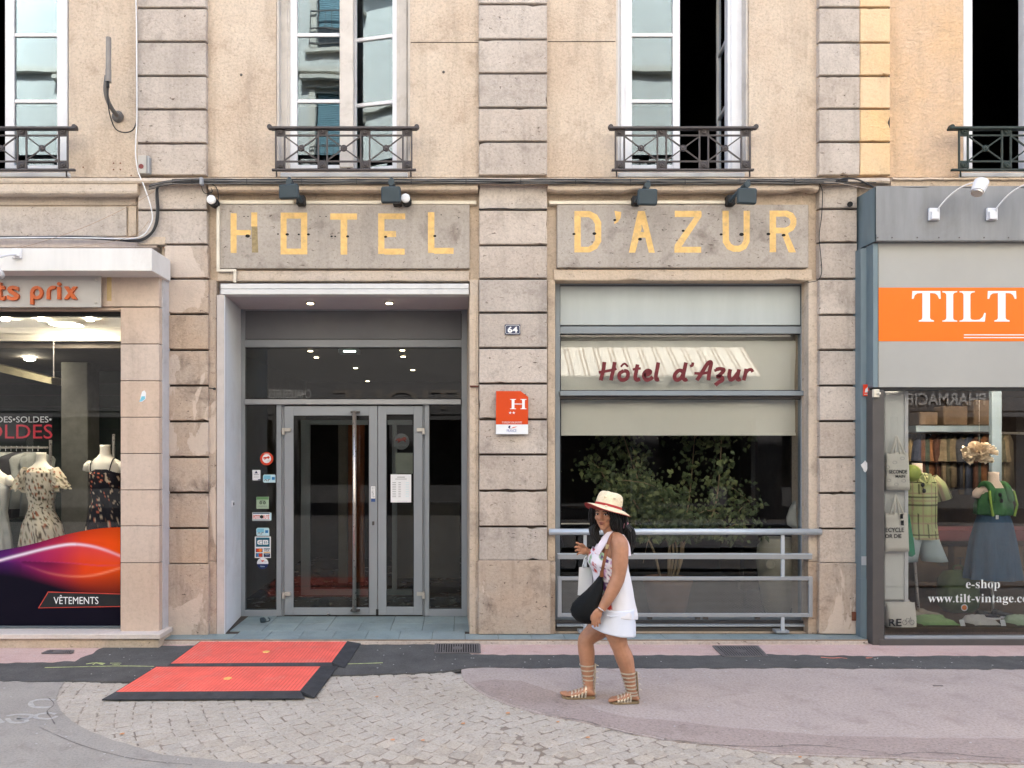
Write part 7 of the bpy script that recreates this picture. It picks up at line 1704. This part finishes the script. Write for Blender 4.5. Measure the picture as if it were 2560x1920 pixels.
EH(0, .083, -.052, .024, .014, .009); EH(0, .081, -.062, .020, .013, .008); EH(.03, .070, .040, .022, .018, .010); EH(-.03, .070, .040, .022, .018, .010)
for s in (-1, 1): EH(s*.074, -.012, -.005, .010, .018, .030)
bo = bm_.build('body', SKIN, pr_)
rm = bo.modifiers.new('r', 'REMESH'); rm.mode = 'VOXEL'; rm.voxel_size = .0042; rm.use_smooth_shade = True
sm_ = bo.modifiers.new('s', 'SMOOTH'); sm_.factor = .5; sm_.iterations = 4
dg = bpy.context.evaluated_depsgraph_get(); dg.update(); me = bpy.data.meshes.new_from_object(bo.evaluated_get(dg)); bo.modifiers.clear(); bo.data = me; me.shade_smooth()
# face details
EYEW = plain('eye_white', (.60, .57, .53), .3, var=.02); IRIS = plain('dark_iris', (.012, .008, .006), .15); HAIR = plain('black_hair', (.003, .003, .003), .5, var=.3, scale=40, spec=.45, streak=True, bmp=.5, bscale=120)
for s in (-1, 1):
    m = MB(); c_ = H(s*.031, .0775, .008); m.ellips(c_, (.0135, .011, .0075), 14, 10); e = m.build('eye', EYEW, pr_, smooth=True)
    m = MB(); c2 = H(s*.031-.002, .0865, .008); m.ellips(c2, (.0062, .0045, .0062), 12, 8); m.build('iris', IRIS, e, smooth=True)
    m = MB(); m.tube(curve_pts([H(s*.017, .087, .010), H(s*.031, .0885, .0165), H(s*.046, .080, .011)]), .0022, 6); m.build('upper_lid', HAIR, e)
    m = MB(); m.tube(curve_pts([H(s*.014, .092, .034), H(s*.030, .092, .036), H(s*.048, .080, .027)]), .0034, 6); m.build('eyebrow', HAIR, pr_)
LIPS = plain('lips', (.24, .075, .06), .45, var=.04); m = MB()
m.tube(curve_pts([H(-.023, .084, -.055), H(-.008, .0965, -.0505), H(0, .0975, -.052), H(.008, .0965, -.0505), H(.023, .084, -.055)]), [.0022]*8+[.0042]*17+[.0022]*8, 8); m.tube(curve_pts([H(-.020, .084, -.0585), H(0, .0955, -.0625), H(.020, .084, -.0585)]), [.002]*5+[.0048]*7+[.002]*5, 8); m.build('lips', LIPS, pr_, smooth=True)
# hair: cap, side curtains, two bunches
def clump(name, pts, rs, n=22, seed=0, strands=26, mat=None):
    pp = curve_pts([Q(*p) for p in pts], 6); nn = len(pp); R_s = []
    m = MB(); rr_ = []
    for i in range(nn):
        t_ = i/(nn-1)*(len(rs)-1); a = int(min(t_, len(rs)-2)); rr_.append(rs[a]+(rs[a+1]-rs[a])*(t_-a))
    m.tube(pp, [r*.82 for r in rr_], n)
    rn = random.Random(seed)
    for s in range(strands):
        an = rn.uniform(0, 2*pi); k0 = rn.uniform(.7, 1.08); ph = rn.uniform(0, 6); q = []
        for i, p in enumerate(pp):
            k = k0*(1+.05*sin(i*.6+ph)); aa = an+.12*sin(i*.35+ph); q.append(p+Vector((cos(aa)*rr_[i]*k, sin(aa)*rr_[i]*k, 0)))
        q.append(q[-1]+Vector((rn.uniform(-.01, .01), rn.uniform(-.01, .01), -rn.uniform(.01, .035)))); m.tube(q, [.0065]*(len(q)-2)+[.0045, .001], 5)
    return m.build(name, mat or HAIR, pr_, smooth=True)
m = MB(); k0 = len(m.v); m.ellips((0, 0, 0), (.091, .098, .100), 26, 16)
for i in range(len(m.v)):
    v_ = m.v[i]; p = H(v_[0], -.034+v_[1], .02+v_[2]); m.v[i] = tuple(p)
m.build('hair', HAIR, pr_, smooth=True)
clump('hair_side', [(1524, 1262, -.085), (1531, 1282, -.088), (1538, 1303, -.082), (1541, 1322, -.07), (1549, 1333, -.05)], [.030, .036, .036, .033, .018], seed=2, strands=34)
clump('hair_side', [(1540, 1262, -.03), (1551, 1285, -.03), (1554, 1308, -.02), (1552, 1330, -.01)], [.036, .042, .040, .022], seed=3, strands=34)
clump('hair_side', [(1489, 1264, .03), (1484, 1285, .05), (1485, 1305, .07), (1492, 1320, .07)], [.03, .034, .034, .03], seed=7, strands=24)
clump('hair_bunch', [(1492, 1308, .06), (1485, 1320, .045), (1486, 1334, .035), (1492, 1348, .02), (1500, 1360, .0)], [.022, .032, .032, .024, .008], seed=4, strands=30)
clump('hair_bunch', [(1560, 1312, -.02), (1571, 1322, -.02), (1575, 1340, -.02), (1577, 1358, -.02), (1578, 1376, -.02)], [.022, .036, .036, .028, .008], seed=5, strands=40)
m = MB(); m.tube([Q(1555, 1318, -.03), Q(1560, 1311, -.03), Q(1567, 1304, -.03)], [.020, .024, .018], 14); m.build('hair_tie', plain('pink_scrunchie', (.48, .22, .27), .8, var=.2, scale=40, bmp=.4), pr_, smooth=True)
# straw hat, tilted
STRAW = plain('woven_straw', (.78, .66, .46), .75, var=.14, scale=60, bmp=.6, bscale=160); HATRED = plain('hat_ribbon_red', (.38, .035, .03), .7, var=.1)
ha = Q(1520, 1270, -.02); ht = thing_h = None
tilt = Matrix.Rotation(radians(15), 4, 'Y') @ Matrix.Rotation(radians(-5), 4, 'X')
def hatp(v_): return tuple(ha + tilt @ Vector(v_))
m = MB(); n = 48; R = []
prof = [(.178, -.022), (.160, -.010), (.130, .002), (.108, .006), (.103, .016), (.101, .042), (.098, .068), (.094, .090), (.086, .106), (.070, .117), (.048, .122), (.022, .123), (.004, .120)]
for r_, z in prof:
    ring = []
    for i in range(n):
        a = 2*pi*i/n; wv = (.012*sin(a*2+.8)-.006*cos(a*3)) if r_ > .12 else 0; k_ = 1+.0; dent = -.012*(cos(a*2)**2) if z > .10 and r_ < .06 else 0
        ring.append(hatp((r_*cos(a)*.98, r_*sin(a)*1.02, z+wv*(r_-.12)*16+dent)))
    R.append(ring)
m.rings(R, True); hat = m.build('straw_hat', STRAW, pr_, smooth=True)
m = MB(); m.rings([[hatp((r_*cos(2*pi*i/n)*.98, r_*sin(2*pi*i/n)*1.02, z)) for i in range(n)] for r_, z in ((.109, .007), (.1065, .010), (.1055, .024), (.103, .025))], False); m.build('ribbon', HATRED, hat, smooth=True)
m = MB(); m.rings([[hatp((r_*cos(2*pi*i/n)*.98, r_*sin(2*pi*i/n)*1.02, -.022+dz+(.012*sin(4*pi*i/n+.8)-.006*cos(6*pi*i/n))*(.178-.12)*16)) for i in range(n)] for r_, dz in ((.1755, -.002), (.179, -.0015), (.179, .0018), (.1755, .002))], True); m.build('brim_piping', HATRED, hat, smooth=True)
for a, z in ((-2.2, .072), (-1.5, .078), (-.8, .068), (-1.9, -.0)):
    m = MB(); r_ = .0975 if z > .01 else .142; c_ = Vector(hatp((r_*cos(a), r_*sin(a)*1.04, z))); m.ellips(c_, (.012, .006, .009), 10, 8); m.build('straw_flower', plain('pale_straw', (.80, .68, .50), .8), hat) if 'pale_straw' not in MATS else m.build('straw_flower', MATS['pale_straw'], hat)
# tank top: body and straps
TANK = plain('white_cotton', (.78, .76, .80), .85, var=.03, bmp=.15, bscale=60)
def floral(p):
    px_ = VX+p.x*F/p.y; py_ = VY-(p.z-CH)*F/p.y
    back = px_ > 1529+ (py_-1400)*.02
    if back: return (.76, .74, .77)
    a = noise.noise(Vector((p.x*16, p.y*16, p.z*16))); b = noise.noise(Vector((p.x*24+7, p.y*24, p.z*24))); c_ = noise.noise(Vector((p.x*38, p.y*38+3, p.z*38)))
    dens = 1.0 if px_ > 1502 or py_ < 1385 else .35
    if a > .12/dens and c_ > -.1: return (.55, .045, .03)
    if b > .20/dens: return (.10, .04, .13)
    if b < -.30/dens: return (.60, .34, .55)
    if c_ > .34/dens: return (.07, .015, .03)
    if a < -.38: return (.30, .45, .28)
    return (.76, .72, .77)
m = MB(); R = []; n = 72
prof = [(1376, 1524, .130, .155), (1392, 1521, .147, .162), (1405, 1520, .150, .165), (1425, 1526, .138, .158), (1450, 1531, .140, .155), (1480, 1535, .144, .160), (1505, 1538, .150, .165), (1522, 1540, .155, .170), (1534, 1541, .158, .172)]
pr2 = []
for a, b in zip(prof[:-1], prof[1:]):
    for k in range(5): pr2.append([a[i]+(b[i]-a[i])*k/5 for i in range(4)])
pr2.append(list(prof[-1]))
for j, (py, px, rx, ry) in enumerate(pr2):
    c_ = Q(px, py); q = j/(len(pr2)-1); ring = []
    for i in range(n):
        a = 2*pi*i/n; fold = 1+(.03*sin(a*5+q*2)+.018*sin(a*11+1))*q**1.3 + .05*noise.noise(Vector((a*1.6, q*3.2, 2)))*min(1, q*3)+.022*noise.noise(Vector((a*5, q*9+a*2, 7)))*min(1, q*4)
        # armholes are cut lower at the sides, the neck lower in front
        zc_ = 0
        if j < 10:
            sidew = abs(sin(a))**6; frontw = max(0, -cos(a))**4; zc_ = -(1-j/10)*(.045*sidew - .035*(1-sidew)*(1 if cos(a) > 0 else .55))
        ring.append((c_.x+rx*cos(a)*fold, c_.y+ry*sin(a)*fold, c_.z+zc_-.030*q*max(0, cos(a))**1))
    R.append(ring)
m.rings(R, False); m.c = [floral(Vector(v)) for v in m.v]; tk = m.build('tank_top', CLOTHPRINT, pr_, smooth=True)
so2 = tk.modifiers.new('t', 'SOLIDIFY'); so2.thickness = .004
def strap(pts, w0, w1, col=None, mat=None, name='strap', th=.006):
    """flat band lying on the body"""
    pp = curve_pts([Q(*p) for p in pts], 6); m = MB(); R = []
    for i, p in enumerate(pp):
        d = (pp[min(i+1, len(pp)-1)]-pp[max(i-1, 0)]).normalized(); out = (p-Q(1530, 1385, 0)); out = (out-d*out.dot(d)).normalized(); s_ = d.cross(out); w_ = w0+(w1-w0)*i/(len(pp)-1)
        R.append([p+s_*w_/2+out*th, p-s_*w_/2+out*th, p-s_*w_/2-out*th*.4, p+s_*w_/2-out*th*.4])
    m.rings(R, True)
    if mat is None: m.c = [floral(Vector(v)) if not col else col for v in m.v]
    return m.build(name, mat or CLOTHPRINT, tk if mat is None else pr_, smooth=False)
strap([(1492, 1384, -.10), (1502, 1366, -.105), (1516, 1346, -.085), (1528, 1334, -.075), (1540, 1333, -.07), (1556, 1344, -.075), (1566, 1366, -.09), (1569, 1390, -.10)], .055, .075, (.74, .66, .72))
strap([(1484, 1388, .06), (1494, 1368, .07), (1508, 1348, .075), (1526, 1334, .075), (1545, 1338, .07), (1560, 1362, .08), (1566, 1388, .09)], .07, .08, (.74, .66, .72))
# white shorts
SHORT = plain('white_twill', (.72, .75, .84), .85, var=.03, bmp=.12, bscale=50); m = MB(); R = []; n = 64
for j in range(14):
    q = j/13; py = 1515+(1577-1515)*q; c_ = Q(1537-3*q, py); ring = []
    for i in range(n):
        a = 2*pi*i/n; two = 1+.0*q; ring.append((c_.x+(.150+.012*q)*cos(a)*(1+.012*sin(a*6+2)*q+.025*noise.noise(Vector((a*3, q*2+a, 5)))), c_.y+(.176+.010*q)*sin(a)*(1+.012*sin(a*7)*q), c_.z-.028*q*cos(a)-.0))
    R.append(ring)
m.rings(R, False); sh = m.build('shorts', SHORT, pr_, smooth=True); so3 = sh.modifiers.new('t', 'SOLIDIFY'); so3.thickness = .005
m = MB(); m.tube(curve_pts([Q(1517, 1538, -.175), Q(1530, 1541, -.178), Q(1545, 1539, -.176)]), .004, 6); m.build('pocket_flap', SHORT, sh)
# sandals: soles, silver straps over the foot, bands round the shin
SILV = plain('silver_gold_leather', (.62, .54, .42), .3, metal=.55, var=.15, scale=30); SOLE = plain('tan_sole', (.25, .18, .10), .7)
def sandal(leg, bands, heel, toe, dy, nm):
    a, b = Q(*heel, dy), Q(*toe, dy); a.z = b.z = 0; m = MB(); d = (b-a).normalized()
    out = []
    for q, w_ in ((-.08, .018), (.0, .036), (.3, .036), (.7, .05), (.95, .046), (1.10, .02)): out.append((q, w_))
    poly = [((a+(b-a)*q).x, (a+(b-a)*q).y-w_) for q, w_ in out]+[((a+(b-a)*q).x, (a+(b-a)*q).y+w_) for q, w_ in out[::-1]]
    m.slab(poly, .003, .018); so_ = m.build('sandal', SOLE, pr_)
    for q, hh, w_, tl in ((.30, .080, .040, .02), (.42, .068, .042, .02), (.54, .056, .044, .018), (.66, .047, .047, .016), (.78, .040, .049, .012)):
        m = MB(); c_ = a.lerp(b, q); R = []
        for dx in (-.007, .007): R.append([(c_.x+d.x*dx*1.0+sin(t_)*tl*.5, c_.y-w_*cos(t_), .016+hh*sin(t_)) for t_ in [pi*i/12 for i in range(13)]])
        m.rings(R, False, closed=False); o = m.build('foot_strap', SILV, so_); s_ = o.modifiers.new('t', 'SOLIDIFY'); s_.thickness = .003
    for (px, py, r_, tilt_) in bands:
        m = MB(); c_ = Q(px, py, dy if False else leg); m.rings([[(c_.x+rr*cos(t_), c_.y+rr*sin(t_), c_.z+zz+tilt_*cos(t_)) for t_ in [2*pi*i/24 for i in range(24)]] for rr, zz in ((r_, -.005), (r_+.003, -.005), (r_+.003, .005), (r_, .005))], False); m.build('shin_strap', SILV, so_)
    m = MB(); c0 = Q(bands[0][0], bands[0][1], leg); c1 = Q(bands[-1][0], bands[-1][1], leg); m.tube(curve_pts([c0+Vector((bands[0][2]+.004, -.005, .006)), (c0+c1)/2+Vector(((bands[0][2]+bands[-1][2])/2+.003, -.01, 0)), c1+Vector((bands[-1][2]+.002, -.005, -.01)), Vector((a.x+.02, a.y, .03))]), .007, 6); m.build('back_strap', SOLE if nm else SILV, so_)
    for k in range(4):
        m = MB(); t_ = k/4; c_ = c0.lerp(c1, t_)+Vector((bands[0][2]+.012-.01*t_, -.012, 0)); m.tube([c_, c_+Vector((.016, -.005, -.006))], .0025, 5); m.build('lace_end', SILV, so_)
sandal(.055, [(1468, 1661, .0565, .002), (1468.5, 1673, .052, .002), (1469, 1686, .047, .002), (1469.5, 1697, .044, -.003), (1470, 1706, .042, -.006), (1470.5, 1714, .041, -.006), (1471.5, 1722, .041, -.006)], (1482, 1745), (1412, 1745), .02, 0)
sandal(-.08, [(1570, 1680, .0565, .004), (1571.5, 1690, .052, .004), (1573, 1700, .047, .003), (1575, 1710, .044, .003), (1577, 1719, .042, .002), (1579, 1728, .041, .0), (1580, 1735, .042, 0)], (1592, 1757), (1529, 1757), -.085, 1)
# bracelet
m = MB(); c_ = Q(1503, 1523, -.19); ax = (Q(1521, 1495, -.185)-Q(1493, 1538, -.19)).normalized(); s1 = ax.orthogonal().normalized(); s2 = ax.cross(s1); m.tube([c_+(s1*cos(t_)+s2*sin(t_))*.038 for t_ in [2*pi*i/24 for i in range(25)]], .0035, 6, cap=False); m.build('bracelet', plain('silver', (.8, .8, .8), .15, metal=1), pr_, smooth=True)
# shoulder bag
LEATH = plain('brown_leather', (.20, .075, .035), .5, var=.15, scale=20); BAGK = plain('black_knit', (.004, .005, .006), .85, var=.4, scale=60, bmp=.8, bscale=110)
sb_ = thing('shoulder_bag', 'slouchy black knitted shoulder bag on a brown leather strap, carried by the woman', 'bag', Q(1468, 1558, -.12))
m = MB(); R = []
for (py, x0, x1, d_) in ((1438, 1500, 1507, .012), (1446, 1494, 1508, .03), (1460, 1483, 1509, .045), (1478, 1466, 1508, .06), (1495, 1446, 1505, .07), (1510, 1431, 1502, .075), (1525, 1427, 1499, .075), (1540, 1430, 1496, .065), (1552, 1441, 1490, .05), (1559, 1456, 1482, .025)):
    a, b = X(x0, YP-.14), X(x1, YP-.14); R.append([((a+b)/2+(b-a)/2*cos(t_)*(1+.03*sin(7*t_+py)), YP-.13+d_*sin(t_)*(1+.08*sin(5*t_)), Z(py+(1535-py)*.0, YP-.14)) for t_ in [2*pi*i/36 for i in range(36)]])
m.rings(R, True); m.build('sack', BAGK, sb_, smooth=True)
m = MB(); R = []; pp = curve_pts([Q(1550, 1334, .02), Q(1548, 1331, -.03), Q(1538, 1331, -.085), Q(1527, 1342, -.135), Q(1519, 1365, -.165), Q(1513, 1392, -.18), Q(1508, 1415, -.185), Q(1505, 1430, -.165)], 6)
for i, p in enumerate(pp):
    d = (pp[min(i+1, len(pp)-1)]-pp[max(i-1, 0)]).normalized(); out = Vector((-.35, -1, .25)); out = (out-d*out.dot(d)).normalized(); s_ = d.cross(out); R.append([p+s_*.011+out*.003, p-s_*.011+out*.003, p-s_*.011-out*.003, p+s_*.011-out*.003])
m.rings(R, True); m.build('strap', LEATH, sb_)
m = MB(); m.tube([Q(1505, 1428, -.165), Q(1504, 1440, -.15)], [.014, .017], 10); m.build('leather_tab', LEATH, sb_); m = MB(); m.tube([Q(1519, 1361, -.17), Q(1516, 1372, -.173)], .014, 4); m.build('buckle', plain('brass_buckle', (.7, .55, .3), .3, metal=.8), sb_)
# paper carrier bag behind it
cbg = thing('carrier_bag', 'white paper carrier bag hanging behind the black bag', 'bag', Q(1463, 1488, .10)); m = MB(); c_ = Q(1464, 1453, .12)
V = [Q(1448, 1418, .06), Q(1482, 1424, .10), Q(1478, 1490, .10), Q(1444, 1488, .06), Q(1460, 1417, .17), Q(1488, 1421, .21), Q(1484, 1488, .21), Q(1456, 1486, .17)]
m.add(V, [(0, 1, 2, 3), (4, 7, 6, 5), (0, 3, 7, 4), (1, 5, 6, 2), (3, 2, 6, 7)]); o = m.build('sack', PAPERWHITE, cbg); s_ = o.modifiers.new('t', 'SOLIDIFY'); s_.thickness = .002
m = MB(); m.tube(curve_pts([Q(1455, 1420, .07), Q(1462, 1395, .09), Q(1472, 1388, .10), Q(1476, 1400, .10), Q(1474, 1424, .095)]), .0025, 5); m.build('handle', PAPERWHITE, cbg)
# ================================================================== the sunlit side of the street, behind the camera (seen mirrored in the glass)
YO = -4.6
OPPW = plain('pale_sunlit_render', (.50, .50, .48), .9, var=.08, scale=1.2)
OPPS = plain('pale_cornice_stone', (.50, .47, .42), .9, var=.1)
OPPD = plain('dark_shop_fascia', (.05, .05, .055), .6)
OPPB = plain('blue_slat_blind', (.13, .24, .29), .6)
OPPWIN = plain('dark_window_glass', (.03, .035, .04), .15)
opp = thing('opposite_building', 'pale sunlit building across the street, seen mirrored in the windows', 'building', (0, YO, 0))
wx = [-16.5+3.3*i for i in range(13)]
levels = [(5.4, 7.7), (9.0, 11.4), (12.6, 14.6)]
def flipY(mb): pass
m = MB(); holes = [(x-.55, x+.55, a, b) for x in wx for a, b in levels] + [(x-1.35, x+1.35, .3, 2.75) for x in wx]
wall_holes(m, -20, 26, -.1, 15.6, holes, YO-.4, YO); m.build('rendered_wall', OPPW, opp)
m = MB(); wall_holes(m, -20, 26, -.1, 2.85, [(x-1.3, x+1.3, .35, 2.7) for x in wx], YO+.001, YO+.03); m.build('shop_front_panelling', OPPD, opp)
m = MB(); m.box(-20, 26, YO, YO+.06, 2.85, 4.75); m.build('shop_fascia', OPPD, opp)
for z in (4.85, 8.2, 11.9): m = MB(); m.box(-20, 26, YO, YO+.16, z, z+.14); m.build('string_course', OPPS, opp)
m = MB(); m.box(-20, 26, YO-.4, YO+.5, 15.6, 16.0); m.build('roof_cornice', OPPS, opp)
m = MB(); m.box(-20, 26, YO-1.6, YO-1.5, -.1, 15.6); m.build('back_wall', OPPD, opp)
for i, x in enumerate(wx):
    for j, (a, b) in enumerate(levels):
        m = MB()
        m.box(x-.72, x-.56, YO, YO+.05, a-.05, b+.1); m.box(x+.56, x+.72, YO, YO+.05, a-.05, b+.1)
        m.box(x-.8, x+.8, YO, YO+.10, b+.1, b+.25); m.box(x-.9, x+.9, YO, YO+.26, b+.25, b+.36); m.box(x-.8, x+.8, YO, YO+.14, a-.15, a-.05)
        wo = m.build('window', OPPS, opp)
        m = MB(); m.box(x-.54, x+.54, YO-.12, YO-.1, a, b); m.build('pane', OPPWIN, wo)
        if (i+j) % 3 != 1:
            m = MB(); h = .5+.4*((i*7+j*3) % 3)/2
            z = b
            while z > b-(b-a)*h: m.box(x-.5, x+.5, YO-.09, YO-.06, z-.05, z-.008); z -= .055
            m.build('slat_blind', OPPB, wo)
        m = MB(); z0 = a
        for zz in (a+.05, a+.42, a+.9): m.box(x-.7, x+.7, YO+.1, YO+.13, zz, zz+.03)
        for k in range(8): m.box(x-.7+k*.2, x-.685+k*.2, YO+.1, YO+.12, a+.05, a+.9)
        m.build('railing', IRON, wo)
def opp_text(body, x0, x1, z0, z1, mat, name='fascia_lettering'):
    vs_, fs_ = glyphs(body, .5, .01); xs = [v.x for v in vs_]; ys = [v.y for v in vs_]
    bx, cx = min(xs), max(xs); by, cy = 0, max(ys); M_ = MB()
    # read from the street: runs towards -X
    M_.add([(x1-(v.x-bx)/(cx-bx)*(x1-x0), YO+.06+(.03 if v.z > 0 else .001), z0+(v.y-by)/(cy-by)*(z1-z0)) for v in vs_], fs_)
    M_.build(name, mat, opp, recalc=False)
opp_text('CHAUSSURES', -5.4, -4.2, 3.3, 3.55, GREYINK); opp_text('OPTIQUE', -3.6, 1.5, 3.0, 3.55, BROWNALU)
opp_text('PHARMACIE', 11.4, 13.4, 3.0, 3.3, GREYINK)
# striped awning
aw = thing('striped_awning', 'sunlit white and brown striped awning mirrored in the hotel window', 'awning', (4.9, YO, 3.7))
AWW = plain('awning_white', (.62, .60, .56), .8); AWB = plain('awning_brown', (.20, .12, .08), .8)
x = 2.5; 
while x < 7.2:
    for wdt, mt, nm in ((.24, AWW, 'white_stripe'), (.045, AWB, 'brown_stripe'), (.06, AWW, 'white_stripe'), (.045, AWB, 'brown_stripe')):
        m = MB(); m.add([(x, YO+.01, 4.62), (x+wdt, YO+.01, 4.62), (x+wdt, YO+1.2, 3.72), (x, YO+1.2, 3.72)], [(0, 1, 2, 3)])
        m.add([(x, YO+.01, 4.60), (x+wdt, YO+.01, 4.60), (x+wdt, YO+1.2, 3.70), (x, YO+1.2, 3.70)], [(3, 2, 1, 0)]); m.build(nm, mt, aw, recalc=False); x += wdt
